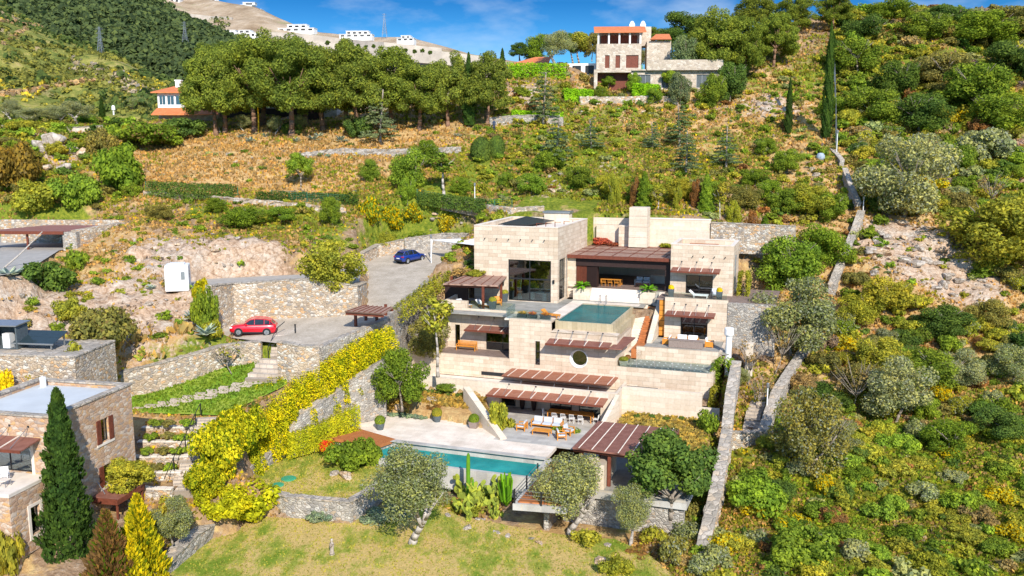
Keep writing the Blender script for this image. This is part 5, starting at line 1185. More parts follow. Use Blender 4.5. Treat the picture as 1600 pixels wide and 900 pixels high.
# --- carport on the left
cp = facing('carport', 60, 385, 104, 'stone carport with a wide red-brown roof at the left edge', 'carport', rz=R(-3)); k4 = 104/F
def cw(px, py): return ((px-60)*k4, (385-py)*k4)
b = MB(); zt2 = cw(0,361)[1]
MB().hexa([(cw(-30,0)[0],-0.6,zt2-0.15),(cw(105,0)[0],-0.6,zt2-0.15),(cw(128,0)[0],6.5,zt2-0.05),(cw(28,0)[0],6.5,zt2-0.05)],[(cw(-30,0)[0],-0.6,zt2),(cw(105,0)[0],-0.6,zt2),(cw(128,0)[0],6.5,zt2+0.12),(cw(28,0)[0],6.5,zt2+0.12)]).build('roof', slatmat('maroon_roof',(0.26,0.11,0.09),(0.34,0.17,0.14),3), cp)
MB().box(cw(-30,0)[0], cw(107,0)[0], -0.75, -0.6, zt2-0.3, zt2+0.05).build('fascia', M['wood_dark'], cp)
MB().box(cw(104,0)[0], cw(126,0)[0], -0.5, 0.3, -1.0, zt2-0.05).build('stone_pier', M['grey_rubble'], cp)
MB().hexa([(cw(112,0)[0],0.3,-1),(cw(126,0)[0],0.3,-1),(cw(156,0)[0],7,-1),(cw(144,0)[0],7,-1)],[(cw(112,0)[0],0.3,zt2+0.1),(cw(126,0)[0],0.3,zt2+0.1),(cw(156,0)[0],7,zt2+0.5),(cw(144,0)[0],7,zt2+0.5)]).build('stone_wall', M['rubble'], cp)
MB().box(cw(-60,0)[0], cw(150,0)[0], 7.0, 7.6, -1, zt2+0.7).build('stone_wall', M['rubble'], cp)
for x in (-8, 45): MB().box(cw(x,0)[0]-.1, cw(x,0)[0]+.1, -0.3, -0.1, -0.6, zt2-0.16).build('post', M['wood_dark'], cp)
# --- white cabin
kb = onZ(279,453,-14.7); kc = empty('site_cabin', tuple(kb), R(14), 'white moulded cabin with one small window standing by the track', 'cabin')
mb = MB(); mb.box(-1.15,1.15,-1.1,1.1,0,2.65); mb.build('shell', M['metal_white'], kc, bevel=0.12)
MB().box(-0.75,0.75,-0.75,0.75,2.66,2.78).build('roof_lid', M['metal_white'], kc, bevel=0.04)
MB().box(-0.9,-0.88+1.0,-1.13,-1.101,0.25,2.2).build('door', plain('cabin_door', (0.74,0.75,0.76), 0.5, 0.04), kc, bevel=0.01)
wnd = MB().box(1.101,1.14,-0.45,0.35,1.25,2.1).build('window', M['metal_dark'], kc)
MB().box(1.142,1.15,-0.38,0.28,1.32,2.03).build('pane', M['glass'], wnd)
MB().box(0.42,0.8,-1.135,-1.101,1.2,2.0).build('vent', M['metal_grey'], kc)
# --- shed and solar panel
sp = onZ(28,545,-17.0)
def shed_at(px, py, z): return onZ(px, py, z)
MBs = onZ(60,546,-16.6); tb = empty('stone_terrace', tuple(MBs), R(-6), 'flat masonry roof terrace carrying the shed and solar panel', 'terrace')
MB().box(-9,4.6,-2.4,3.5,-3.5,0).build('masonry', M['rubble'], tb); MB().box(-9.05,4.65,-2.45,3.55,0.0,0.12).build('slab', M['cap'], tb)
sh = empty('garden_shed', tuple(onZ(8,545,-16.45)), R(-6), 'small dark grey shed with open front at far left', 'shed')
MB().box(-1.3,1.15,-0.1,1.4,0,0.02).box(1.05,1.15,-0.1,1.4,0.02,1.9).box(-1.3,1.05,1.3,1.4,0.02,1.9).box(-1.3,-1.2,-0.1,1.3,0.02,1.9).build('wall', M['pot_grey'], sh)
MB().hexa([(-1.5,-0.3,1.9),(1.3,-0.3,1.9),(1.3,1.6,2.0),(-1.5,1.6,2.0)],[(-1.5,-0.3,2.0),(1.3,-0.3,2.0),(1.3,1.6,2.1),(-1.5,1.6,2.1)]).build('roof', M['metal_grey'], sh)
MB().box(-0.3,0.3,0.2,0.9,0.02,1.2).build('pump_cabinet', M['metal_white'], sh)
so2 = empty('solar_panel', tuple(onZ(62,541,-16.4)), R(-8), 'pair of tilted dark solar panels on a low rack', 'solar panel')
for i in range(2):
    MB().hexa([(-1.7,-1.0+i*1.05,0.42+i*.33),(1.9,-1.0+i*1.05,0.42+i*.33),(1.9,-0.02+i*1.05,0.75+i*.33),(-1.7,-0.02+i*1.05,0.75+i*.33)],[(-1.7,-1.0+i*1.05,0.46+i*.33),(1.9,-1.0+i*1.05,0.46+i*.33),(1.9,-0.02+i*1.05,0.79+i*.33),(-1.7,-0.02+i*1.05,0.79+i*.33)]).build('panel', plain('solar_glass',(0.03,0.05,0.06),0.15,0.1,3,0,0.2), so2)
MB().box(-1.75,1.95,-1.06,-1.0,0.36,0.48).box(-1.6,-1.5,-0.9,-0.8,0,0.4).box(1.6,1.7,-0.9,-0.8,0,0.4).box(-1.6,-1.5,0.8,0.9,0,1.0).box(1.6,1.7,0.8,0.9,0,1.0).build('rack', M['metal_grey'], so2)
# --- shade sail
ss = atY(672,377,117); g_ = empty('shade_sail', tuple(ss), 0, 'pale triangular shade sail stretched beside the tall cream block', 'shade sail')
a = np.array([0,0,0.2]); bq = atY(742,372,113)-ss; cq = atY(742,383,108)-ss
MB().add([tuple(a), tuple(bq), tuple(cq), tuple(a-[0,0,.03]), tuple(bq-[0,0,.03]), tuple(cq-[0,0,.03])], [(0,2,1),(3,4,5),(0,1,4,3),(1,2,5,4),(2,0,3,5)]).build('sail', M['fabric_white'], g_)
MB().tube((0.3,-0.5,0.2),(0.1,-1.0,-3.0),0.09,n=8).build('mast', M['metal_white'], g_)
# --- fence on the ridge line and green fences
def meshfence(label, pts, h, mat, name='wire_fence', post=2.5, infill=True, step=0.35):
    P = [np.array(p) for p in pts]; c0 = P[0]; g_ = empty(name, tuple(c0), 0, label, 'fence')
    for i in range(len(P)-1):
        n = max(1, int(np.linalg.norm(P[i+1]-P[i])/post))
        for j in range(n+(i == len(P)-2)):
            p = P[i]+(P[i+1]-P[i])*j/n-c0; MB().tube((p[0],p[1],p[2]-0.5),(p[0],p[1],p[2]+h),0.05,n=5).build('post', M[mat], g_)
        a, b = P[i]-c0, P[i+1]-c0; mb = MB(); L = np.linalg.norm(b-a); k = max(1, int(L/step))
        for z in np.linspace(0.1, h-0.05, 6): mb.tube((a[0],a[1],a[2]+z),(b[0],b[1],b[2]+z),0.02,n=4,cap=False)
        for j in range(k+1):
            p = a+(b-a)*j/k; mb.tube((p[0],p[1],p[2]+0.05),(p[0],p[1],p[2]+h),0.012,n=3,cap=False)
        mb.build('mesh_panel', M[mat], g_)
M['green_wire'] = plain('green_coated_wire', (0.03, 0.16, 0.09), 0.6, 0.2)
meshfence('tall grey mesh fence running up the right hillside', [hit(1306,232), hit(1305,190), hit(1304,140), hit(1302,100), hit(1299,66)], 2.8, 'metal_grey', step=0.22)
meshfence('green wire fence along the terrace left of the small round tree', [hit(228,300), hit(280,305), hit(372,308)], 1.5, 'green_wire')
meshfence('green wire fence behind the broom bushes', [hit(652,322), hit(720,326), hit(800,330)], 1.5, 'green_wire')
meshfence('short green wire fence in the middle of the terrace', [hit(425,312), hit(480,316), hit(545,320)], 1.3, 'green_wire')
def lamp(px, py, h, label, z=None, name='lamp_post', cap='metal_white', r=0.07):
    p = hit(px, py) if z is None else onZ(px, py, z)
    g_ = empty(name, tuple(p), 0, label, 'lamp post')
    MB().tube((0,0,-0.3),(0,0,h),r,r*0.8,8).build('pole', M[cap], g_); MB().lathe([(r*1.6,0),(r*2,0.12),(r*2,0.4),(r*1.2,0.46)],(0,0,h),10).build('lamp_head', M['metal_grey'], g_)
for a in ((674,414,3.4,'grey lamp post at the corner behind the blue car'),(1348,338,2.2,'slim lamp post at the bend of the straight boundary wall'),(1197,664,3.6,'grey lamp post beside the narrow garden steps'),(742,332,3.0,'thin white pole on the slope above the tall block'),(1307,240,3.0,'grey lamp post at the foot of the hillside fence')): lamp(a[0], a[1], a[2], a[3])
p = W(19.3,-6.2,-21.6); g_ = empty('flue', tuple(p), 0, 'white round flue with wider cap beside the sofa terrace', 'flue'); MB().tube((0,0,-1),(0,0,3.1),0.3,n=16).build('pipe', M['metal_white'], g_); MB().lathe([(0.42,3.1),(0.46,3.2),(0.46,3.75),(0.40,3.85)], n=16).build('cap', M['metal_white'], g_)
MB().box(-0.35,0.35,-0.35,0.35,-1,2.3).build('stone_pillar', M['white_wall'], None, tuple(W(21.2,-4.5,-21.8)), -YAW, label='short stone pillar right of the white flue', cat='pillar')
MB().lathe([(0.55,-.4),(0.62,0.0),(0.6,0.4),(0.4,0.7),(0.1,0.78)], n=20).build('water_tank', plain('pale_tank',(0.30,0.36,0.42),0.6,0.3), None, tuple(hit(1282,247)), 0, smooth=True, label='pale domed water tank beside the hillside fence', cat='water tank')
# --- electricity pylons
def pylon(px, py, Y, h, w, label):
    p = atY(px, py, Y); g_ = empty('electricity_pylon', tuple(p), 0, label, 'pylon', 'steel lattice pylons on the far hills')
    leg = []; r = 0.10*h/30*1.6
    for sx, sy in ((-1,-1),(1,-1),(1,1),(-1,1)):
        MB().tube((sx*w/2,sy*w/2,-6),(sx*w*.12,sy*w*.12,h*.7),r*1.3,r,4).tube((sx*w*.12,sy*w*.12,h*.7),(sx*w*.05,sy*w*.05,h),r,r*.7,4).build('leg', M['metal_grey'], g_)
    mb = MB()
    for i in range(9):
        t0, t1 = i/9, (i+1)/9; f = lambda t: w/2*(1-t)+w*.12*t
        for a, b in (((-1,-1),(1,-1)),((1,-1),(1,1)),((1,1),(-1,1)),((-1,1),(-1,-1))):
            z0, z1 = h*.7*t0, h*.7*t1
            mb.tube((a[0]*f(t0),a[1]*f(t0),z0),(b[0]*f(t1),b[1]*f(t1),z1),r*.6,n=3,cap=False); mb.tube((b[0]*f(t0),b[1]*f(t0),z0),(a[0]*f(t1),a[1]*f(t1),z1),r*.6,n=3,cap=False)
    mb.build('bracing', M['metal_grey'], g_)
    for z in (h*.72, h*.83, h*.94): MB().tube((-w*.42,0,z),(w*.42,0,z),r*.9,r*.9,4).tube((-w*.42,0,z),(0,0,z+h*.05),r*.5,n=3).tube((w*.42,0,z),(0,0,z+h*.05),r*.5,n=3).build('crossarm', M['metal_grey'], g_)
pylon(159,104,465,19.5,4.6,'tall steel lattice pylon on the rocky scrub hill at left')
pylon(290,72,660,17,5.0,'steel lattice pylon at the foot of the dark forest hill')
pylon(601,53,1110,24,6.0,'distant thin lattice pylon on the pale skyline')
# --- white houses under construction on the quarry hill
def farhouse(px, py, Y, w, h, segs, label):
    p = atY(px, py, Y); g_ = empty('concrete_house', tuple(p), R(random.uniform(-6,6)), label, 'house', 'unfinished white houses on the quarried hill'); k = Y/F
    for x0, x1, z0, z1, nw in segs:
        x0, x1, z0, z1 = [q*k for q in (x0, x1, z0, z1)]
        d0 = 2.0 if z0 > 0 else 0.0
        MB().box(x0, x1, d0, 14, z0-(4 if z0 == 0 else 0), z1).build('wall', M['white_plaster'], g_)
        MB().box(x0-0.5, x1+0.5, d0-0.7, 14.3, z1+0.01, z1+0.35).build('roof', M['white_plaster'], g_)
        for i in range(nw):
            a = x0+(x1-x0)*(i+0.22)/nw; b = x0+(x1-x0)*(i+0.80)/nw
            MB().box(a, b, d0-0.06, d0-0.01, z0+(z1-z0)*.18, z0+(z1-z0)*.72).build('window', M['metal_dark'], g_)
farhouse(296,8,1330,60,12,[(0,44,0,5,7),(4,40,5.3,11,5)],'white unfinished house topmost at the edge of the sky')
farhouse(352,14,1290,50,10,[(0,40,0,6,3),(26,44,6.2,10,1)],'white unfinished house on the second bench of the quarry hill')
farhouse(344,58,1085,66,10,[(0,24,0,10,2),(26,62,0,6,5),(28,46,6.2,10,2)],'long white unfinished house low on the quarry slope')
farhouse(434,49,1150,58,12,[(0,56,0,4.5,5),(14,44,5,10,3)],'white unfinished house right of the round quarry mound')
farhouse(530,58,1100,60,9,[(0,50,0,4,5),(10,44,4.2,9,4)],'white unfinished house farthest right on the skyline')
farhouse(250,4,1300,40,9,[(0,30,0,5,4)],'white unfinished house at the upper left end of the quarry benches')
farhouse(388,20,1260,30,8,[(0,20,0,5,3)],'small white unfinished house right of the second bench house')
farhouse(620,64,1020,40,8,[(0,26,0,4,3),(6,20,4.2,8,2)],'small white house below the thin skyline pylon')
def bench(pts, h, label):
    P = [atY(*q) for q in pts]; c0 = P[0]; g_ = MB()
    for i in range(len(P)-1):
        a, b = P[i]-c0, P[i+1]-c0
        g_.hexa([(a[0],a[1],a[2]-h-8),(b[0],b[1],b[2]-h-8),(b[0],b[1]+6,b[2]-h-8),(a[0],a[1]+6,a[2]-h-8)],[tuple(a),tuple(b),(b[0],b[1]+6,b[2]),(a[0],a[1]+6,a[2])])
    g_.build('retaining_wall', plain('pale_concrete%d' % len(bpy.data.materials), (0.52,0.46,0.39), 0.9, 0.2, 0.08), None, tuple(c0), label=label, cat='retaining wall')
bench([(240,12,1250),(285,20,1220),(330,25,1200),(362,27,1180)], 6, 'upper pale concrete retaining wall on the quarry hill')
bench([(300,62,1040),(340,64,1040),(420,66,1030),(470,64,1030)], 6, 'pale concrete retaining wall under the long unfinished house')
bench([(420,50,1090),(480,53,1070),(540,61,1050),(600,66,1000),(690,75,990)], 5, 'long pale retaining wall below the two right-hand unfinished houses')
bench([(455,64,1000),(540,68,990),(600,74,960),(690,80,940),(770,90,930)], 5, 'lowest pale terrace wall above the pine crowns')
# ================================================================ VEGETATION
def leafcloud(r, centres, radii, n, size, flat=0.75, asp=0.62, up=0.35, jit=0.45, stretch=(1,1,1), lo=0.35):
    """n leaf quads spread over and through the clumps; returns vertex array (4n,3)"""
    centres = np.asarray(centres, float); radii = np.asarray(radii, float)
    w_ = radii**2; k = r.choice(len(centres), n, p=w_/w_.sum())
    d = r.normal(size=(n,3)); d /= np.linalg.norm(d, axis=1)[:,None]
    rad = radii[k]*(lo+(1-lo)*r.random(n)**0.45)
    p = centres[k]+d*rad[:,None]*np.array([1,1,flat])*np.array(stretch)
    nrm = d+np.array([0,0,up])+r.normal(size=(n,3))*jit; nrm /= np.linalg.norm(nrm, axis=1)[:,None]
    a = np.cross(nrm, r.normal(size=(n,3))); a /= np.linalg.norm(a, axis=1)[:,None]; b = np.cross(nrm, a)
    s = (size*(0.6+0.8*r.random(n)))[:,None]
    bend = nrm*s*0.25
    V_ = np.stack([p-a*s, p-b*s*asp-bend, p+a*s, p+b*s*asp-bend], 1).reshape(-1, 3)
    return V_
def leafmesh(name, V_, mat, extra=None):
    me = bpy.data.meshes.new(name); fast_mesh(me, V_, np.arange(len(V_)).reshape(-1, 4)); me.materials.append(M[mat]); return me
def crown_pts(r, n, rx, rz, h0, spread=0.72, squash=1.0, top=0.0):
    """clump centres spread through an ellipsoid with its bottom at h0"""
    c = []
    while len(c) < n:
        q = r.uniform(-1, 1, 3)
        if np.linalg.norm(q) < 1 and np.linalg.norm(q) > 0.25: c.append(q)
    c = np.array(c); c[:,:2] *= rx*spread; c[:,2] = h0+rz+c[:,2]*rz*spread
    return c
G = {}
def shrubmesh(i, mat='leaf', n=1500, size=0.10, clumps=14, flat=0.75, rz=0.55, cr=(0.28,0.5), dome=True):
    r = np.random.default_rng(100+i); c = crown_pts(r, clumps, 1, rz, 0.0, 0.75); c[:,2] = np.abs(c[:,2])*0.92
    return leafmesh('shrub_foliage', leafcloud(r, c, r.uniform(*cr, clumps), n, size, flat), mat)
G['shrub'] = [shrubmesh(i) for i in range(5)]
G['shrub_fine'] = [shrubmesh(i+10, n=3400, size=0.062, clumps=20, cr=(0.22,0.4)) for i in range(3)]
G['shrub_mixed'] = [shrubmesh(i+20, 'leaf_mixed', n=1400, size=0.10) for i in range(4)]
G['shrub_low'] = [shrubmesh(i+30, n=900, size=0.11, clumps=12, rz=0.3, cr=(0.2,0.38)) for i in range(4)]
G['broom'] = [shrubmesh(i+40, 'leaf_broom', n=1800, size=0.075, clumps=16) for i in range(3)]
G['shrub_olive'] = [shrubmesh(i+50, 'leaf_olive', n=1900, size=0.085, clumps=16, rz=0.65) for i in range(3)]
G['shrub_big'] = [shrubmesh(i+60, n=5200, size=0.05, clumps=26, cr=(0.2,0.36)) for i in range(3)]
G['shrub_olive_big'] = [shrubmesh(i+80, 'leaf_olive', n=6000, size=0.05, clumps=30, cr=(0.2,0.34)) for i in range(2)]
G['gold_big'] = [shrubmesh(i+90, 'leaf_gold', n=6500, size=0.048, clumps=30, rz=.7, cr=(0.2,0.34)) for i in range(2)]
G['shrub_mixed_big'] = [shrubmesh(i+70, 'leaf_mixed', n=6000, size=0.05, clumps=30, cr=(0.2,0.36)) for i in range(2)]
G['dome'] = []
for i in range(2):
    r = np.random.default_rng(200+i); c = crown_pts(r, 50, 0.8, 0.52, 0.0, 0.95); c[:,2] = np.abs(c[:,2])
    G['dome'].append(leafmesh('clipped_foliage', leafcloud(r, [[0,0,0.42]], [0.86], 3500, 0.06, 0.75, lo=0.86, jit=0.3), 'leaf'))
def setcol(o, c, v=0.12):
    k = 1+random.uniform(-v, v); o.color = (c[0]*k*(1+random.uniform(-.06,.06)), c[1]*k, c[2]*k*(1+random.uniform(-.1,.1)), 1)
NUSED = {}
def place(meshlist, name, x, y, z, sx, sz, c, label, cat='shrub', group=None, rz=None, v=0.12, sy=None):
    o = bpy.data.objects.new(name, random.choice(meshlist)); col.objects.link(o)
    o.location = (x, y, z); o.rotation_euler = (0, 0, random.uniform(0, 6.28) if rz is None else rz); o.scale = (sx, sy or sx, sz)
    setcol(o, c, v); return tag(o, label, cat, group)
# ---- colours
C = dict(green=(0.15,0.22,0.03), bright=(0.18,0.27,0.035), yellowgreen=(0.27,0.285,0.04), olive=(0.20,0.19,0.06), greyolive=(0.24,0.27,0.125), dark=(0.09,0.15,0.035), gold=(0.40,0.38,0.015), golddk=(0.27,0.27,0.04),
         brown=(0.22,0.12,0.05), pine=(0.16,0.205,0.038), cypress=(0.05,0.095,0.022), cedar=(0.14,0.19,0.10), dry=(0.30,0.22,0.10), bluegrey=(0.20,0.27,0.20), yellow=(0.62,0.50,0.02), mauve=(0.26,0.20,0.18))
# ---- trees: an Empty with trunk and crown
def trunkmesh(h, r0, lean=0.1, limbs=4, top=0.6, seed=1, mat='bark', gn=0.0, spread=1.0):
    r = np.random.default_rng(seed); mb = MB(); p = np.array([0,0,-0.4]); pts = [p]; d = np.array([r.normal(0,lean), r.normal(0,lean), 1.0]); rad = [r0*1.45]
    n = 5
    for i in range(n):
        d = d+np.array([r.normal(0,lean), r.normal(0,lean), 0]); p = p+d/np.linalg.norm(d)*(h+0.4)/n; pts.append(p); rad.append(r0*(1-0.12*i)*(1+r.normal(0,gn)))
    mb.path(pts, rad, 9)
    for i in range(limbs):
        a = 2*math.pi*(i+r.random()*.6)/limbs; b = pts[-2]+(pts[-1]-pts[-2])*r.random(); e_ = b+np.array([math.cos(a)*spread, math.sin(a)*spread, top*(0.7+r.random()*.6)])
        m_ = (b+e_)/2+np.array([0,0,-0.08*spread]); mb.path([b, m_, e_], [r0*.55, r0*.4, r0*.18], 6)
        for j in range(2):
            a2 = a+r.normal(0,.7); f = e_+np.array([math.cos(a2)*spread*.5, math.sin(a2)*spread*.5, top*.4*r.random()]); mb.path([m_, f], [r0*.25, r0*.08], 5)
    return mb.mesh('trunk', M[mat], True)
def treeproto(kind, seed, **k):
    """returns (trunk mesh, crown mesh, nominal height, nominal radius)"""
    r = np.random.default_rng(seed)
    if kind == 'olive':
        c = crown_pts(r, 34, 2.45, 2.5, 1.75, 0.8); rr = r.uniform(0.65,1.05,34)
        return trunkmesh(2.3, 0.25, 0.15, 5, 1.5, seed, 'bark_pale', 0.15, 0.75), leafmesh('crown', leafcloud(r, c, rr, 17000, 0.075, 0.9, 0.5, jit=0.7), 'leaf_olive'), 7.0, 2.7
    if kind == 'round':
        c = crown_pts(r, 34, 2.4, 1.9, 1.9, 0.82); rr = r.uniform(0.6,1.0,34)
        return trunkmesh(2.4, 0.16, 0.08, 5, 1.3, seed, 'bark', 0, 1.1), leafmesh('crown', leafcloud(r, c, rr, 9000, 0.12, 0.8, 0.6), 'leaf'), 5.9, 2.6
    if kind == 'bushy':       # crown down to the ground, uneven outline
        n = 30; c = crown_pts(r, n, 2.4, 2.3, -0.3, 0.85); c[:,0] *= 1+r.normal(0,.12); rr = r.uniform(0.45,1.0,n); c[:6,2] += r.uniform(0,.5,6)
        return trunkmesh(2.2, 0.10, 0.12, 5, 1.5, seed, 'bark', 0, 1.0), leafmesh('crown', leafcloud(r, c, rr, 11000, 0.095, 0.85, 0.6, jit=0.7), 'leaf'), 4.9, 2.7
    if kind == 'bushy_olive':
        n = 34; c = crown_pts(r, n, 2.4, 2.5, -0.2, 0.85); rr = r.uniform(0.45,0.95,n)
        return trunkmesh(2.0, 0.10, 0.15, 6, 1.3, seed, 'bark', 0, 0.9), leafmesh('crown', leafcloud(r, c, rr, 13000, 0.08, 0.9, 0.6, jit=0.8), 'leaf_olive'), 5.2, 2.7
    if kind == 'pine':
        n = 92; c = []
        while len(c) < n:
            q = r.uniform(-1,1,3); q[2] = abs(q[2])
            if 0.45 < np.linalg.norm(q) < 1: c.append(q)
        c = np.array(c); c[:,:2] *= 5.0; c[:,2] = 3.0+c[:,2]*7.6; rr = r.uniform(0.8,1.45,n)
        return trunkmesh(5.0, 0.34, 0.05, 7, 2.6, seed, 'bark_red', 0, 2.0), leafmesh('crown', leafcloud(r, c, rr, 27000, 0.17, 0.72, 0.42, up=0.6, jit=0.6), 'leaf'), 12.0, 5.8
    if kind == 'cypress':
        V_ = []; n = 15000; h = r.random(n)**1.25; ang = r.random(n)*6.283; prof = np.minimum(1, (1-h)**0.62*1.12)*np.minimum(1, 0.72+h*1.6)
        lump = 1+0.20*np.sin(ang*5+h*31)+0.14*np.sin(ang*3-h*57)+0.10*np.sin(ang*2+h*17); rad = prof*lump*(0.62+0.38*r.random(n)**.5)
        p = np.stack([rad*np.cos(ang), rad*np.sin(ang), 0.25+h*9.4], 1)
        a = np.stack([np.cos(ang)*.35+r.normal(0,.25,n), np.sin(ang)*.35+r.normal(0,.25,n), 1+0*h], 1); a /= np.linalg.norm(a,axis=1)[:,None]
        b = np.cross(a, np.stack([np.cos(ang),np.sin(ang),0.3+0*h],1)+r.normal(size=(n,3))*.4); b /= np.linalg.norm(b,axis=1)[:,None]; s = (0.095*(0.6+0.8*r.random(n)))[:,None]
        V_ = np.stack([p-a*s, p-b*s*.55, p+a*s*1.2, p+b*s*.55], 1).reshape(-1,3)
        return trunkmesh(3, 0.16, 0.01, 0, 1, seed, 'bark'), leafmesh('crown', V_, 'leaf'), 9.6, 1.0
    if kind == 'cedar':
        V_ = []; n = 5200; 
        c = []; rr = []
        for L_ in range(11):
            z = 1.4+L_*0.62; R_ = 2.4*(1-L_/12.5)
            for j in range(6 if L_ < 8 else 3):
                a = r.random()*6.28
                for t in (0.35, 0.68, 1.0): c.append([math.cos(a)*R_*t, math.sin(a)*R_*t, z+r.normal(0,.1)-0.18*t]); rr.append(0.42*(1-L_/16))
        return trunkmesh(7.6, 0.16, 0.02, 0, 1, seed, 'bark'), leafmesh('crown', leafcloud(r, c, rr, n, 0.13, 0.4, 0.4, up=0.6, jit=0.7), 'leaf'), 8.6, 2.5
    if kind == 'thin':
        c = crown_pts(r, 14, 1.0, 1.5, 2.4, 0.8); rr = r.uniform(0.35,0.6,14)
        return trunkmesh(3.2, 0.10, 0.05, 5, 1.1, seed, 'bark_pale', 0, .6), leafmesh('crown', leafcloud(r, c, rr, 1500, 0.13, 0.9, 0.6), 'leaf_mixed'), 5.6, 1.2
    if kind == 'bare':
        t_ = trunkmesh(1.8, 0.06, 0.1, 12, 2.3, seed, 'bark', 0, 1.3)
        c = crown_pts(r, 12, 1.4, 1.2, 2.0, 0.9); return t_, leafmesh('crown', leafcloud(r, c, [0.4]*12, 160, 0.12, 0.9), 'leaf_mixed'), 4.4, 1.7
    if kind == 'goldcone':      # golden conifer with feathery upright sprays
        n = 7500; h = r.random(n)**1.15; ang = r.random(n)*6.283; prof = (1-h)**0.75
        lump = 1+0.22*np.sin(ang*7+h*23)+0.12*np.sin(ang*4-h*41); rad = prof*lump*(0.55+0.45*r.random(n)**.5)
        p = np.stack([rad*np.cos(ang), rad*np.sin(ang), 0.05+h*2.6], 1)
        a = np.stack([np.cos(ang)*.7+r.normal(0,.3,n), np.sin(ang)*.7+r.normal(0,.3,n), 0.9+0*h], 1); a /= np.linalg.norm(a,axis=1)[:,None]
        b = np.cross(a, r.normal(size=(n,3))); b /= np.linalg.norm(b,axis=1)[:,None]; s = (0.085*(0.6+0.8*r.random(n)))[:,None]
        V_ = np.stack([p-a*s, p-b*s*.45, p+a*s*1.3, p+b*s*.45], 1).reshape(-1,3)
        return trunkmesh(1, 0.08, 0.01, 0, 1, seed, 'bark'), leafmesh('crown', V_, 'leaf_gold'), 2.7, 1.0
TP = {k: [treeproto(k, 300+i*7+len(k)) for i in range(n)] for k, n in (('olive',3),('round',3),('bushy',4),('bushy_olive',3),('pine',3),('cypress',2),('cedar',2),('thin',2),('bare',2),('goldcone',2))}
TCAT = dict(bushy='bushy_tree', bushy_olive='grey_green_tree', olive='olive_tree', round='leafy_tree', pine='stone_pine', cypress='cypress_tree', cedar='cedar_tree', thin='slender_tree', bare='bare_tree', goldcone='golden_conifer')
def tree(kind, p, h, w_, c, label, group=None, rz=None, seed=None, lean=0):
    tm, cm, H0, R0 = TP[kind][(seed if seed is not None else random.randrange(99)) % len(TP[kind])]
    g_ = bpy.data.objects.new(TCAT[kind], None); col.objects.link(g_); g_.location = tuple(p); g_.empty_display_size = 0.3
    g_.rotation_euler = (0, lean, random.uniform(0, 6.28) if rz is None else rz)
    s = h/H0; sx = w_/2/R0; g_.scale = (sx, sx, s)
    tag(g_, label, 'conifer' if kind == 'goldcone' else 'tree', group)
    a = bpy.data.objects.new('trunk', tm); b = bpy.data.objects.new('crown', cm)
    for q in (a, b): col.objects.link(q); q.parent = g_
    setcol(b, c, 0.14); return g_
def treepx(kind, px, py, hpx, wpx, c, label, z=None, **k):
    p = hit(px, py) if z is None else onZ(px, py, z)
    dep = p[1]*CT-p[2]*ST; return tree(kind, p, hpx*dep/F, wpx*dep/F, C[c] if isinstance(c, str) else c, label, **k)
def shrubpx(kind, px, py, wpx, hpx, c, label, z=None, name='shrub', cat='shrub', group=None, **k):
    """px,py: middle of the foot"""
    p = hit(px, py) if z is None else onZ(px, py, z); dep = p[1]*CT-p[2]*ST; s = wpx*dep/F/2.2; hz_ = hpx*dep/F/1.15
    if s > 1.35: kind = {'shrub':'shrub_big','shrub_mixed':'shrub_mixed_big','shrub_olive':'shrub_olive_big'}.get(kind, kind)
    USED.append((p[0], p[1], s)); return place(G[kind], name, p[0], p[1], p[2]-0.1, s, hz_, C[c] if isinstance(c, str) else c, label, cat, group, **k)
USED = []
# ---------------------------------------------------------------- named trees
big = 'big grey-green olive tree with a pale twisted trunk on the lawn, left one'
treepx('olive', 638, 852, 172, 156, 'greyolive', 'grey-green olive tree with pale twisted trunk on the open lawn, left of the cactus', seed=0, lean=R(4))
treepx('olive', 886, 838, 146, 126, 'greyolive', 'grey-green olive tree standing in front of the raised sun deck', z=-29, seed=1)
treepx('olive', 984, 856, 112, 74, 'greyolive', 'smallest olive tree in front of the dark round-crowned tree', z=-29, seed=2)
treepx('round', 1046, 828, 166, 150, 'dark', 'dense dark green round tree on a pale trunk beside the boundary wall', z=-28.6, seed=0)
treepx('bushy_olive', 1238, 556, 136, 150, 'greyolive', 'broad grey-green olive tree above the narrow garden steps', seed=1)
treepx('bushy', 1228, 452, 102, 118, 'bright', 'bright green leafy tree behind the right end of the villa', seed=1)
treepx('bushy', 1284, 420, 84, 92, 'bright', 'second bright green tree tucked against the boundary wall', seed=2)
treepx('bushy_olive', 1412, 338, 150, 160, 'greyolive', 'large grey-green tree on the slope above the pale rock outcrop', seed=0)
treepx('bushy', 1555, 420, 130, 190, 'golddk', 'wide yellow-green domed tree at the right edge below the ridge', seed=0)
treepx('bushy_olive', 1262, 738, 150, 140, 'olive', 'shaggy olive-coloured tree outside the grey boundary wall', seed=2)
treepx('bushy_olive', 1400, 660, 118, 130, 'greyolive', 'grey scrubby tree in the middle of the lower right slope', seed=1)
treepx('cypress', 112, 905, 305, 74, 'cypress', 'tall dark green cypress in front of the left stone house', z=-29, seed=0)
treepx('goldcone', 176, 960, 172, 96, 'brown', 'rust brown dying conifer beside the tall cypress', z=-29.2, seed=0)
treepx('goldcone', 222, 905, 140, 76, 'gold', 'bright golden conifer right of the rust brown one', z=-28.4, seed=1)
treepx('goldcone', 212, 952, 120, 66, 'gold', 'lower golden conifer at the foot of the picture', z=-29.2, seed=0)
treepx('bushy_olive', 270, 845, 78, 74, 'greyolive', 'rounded grey-green bush tree above the thick lawn wall', z=-27.2, seed=1)
treepx('round', 205, 790, 84, 84, 'yellowgreen', 'loose yellow-green fig-like tree by the left house window', z=-26.2, seed=2)
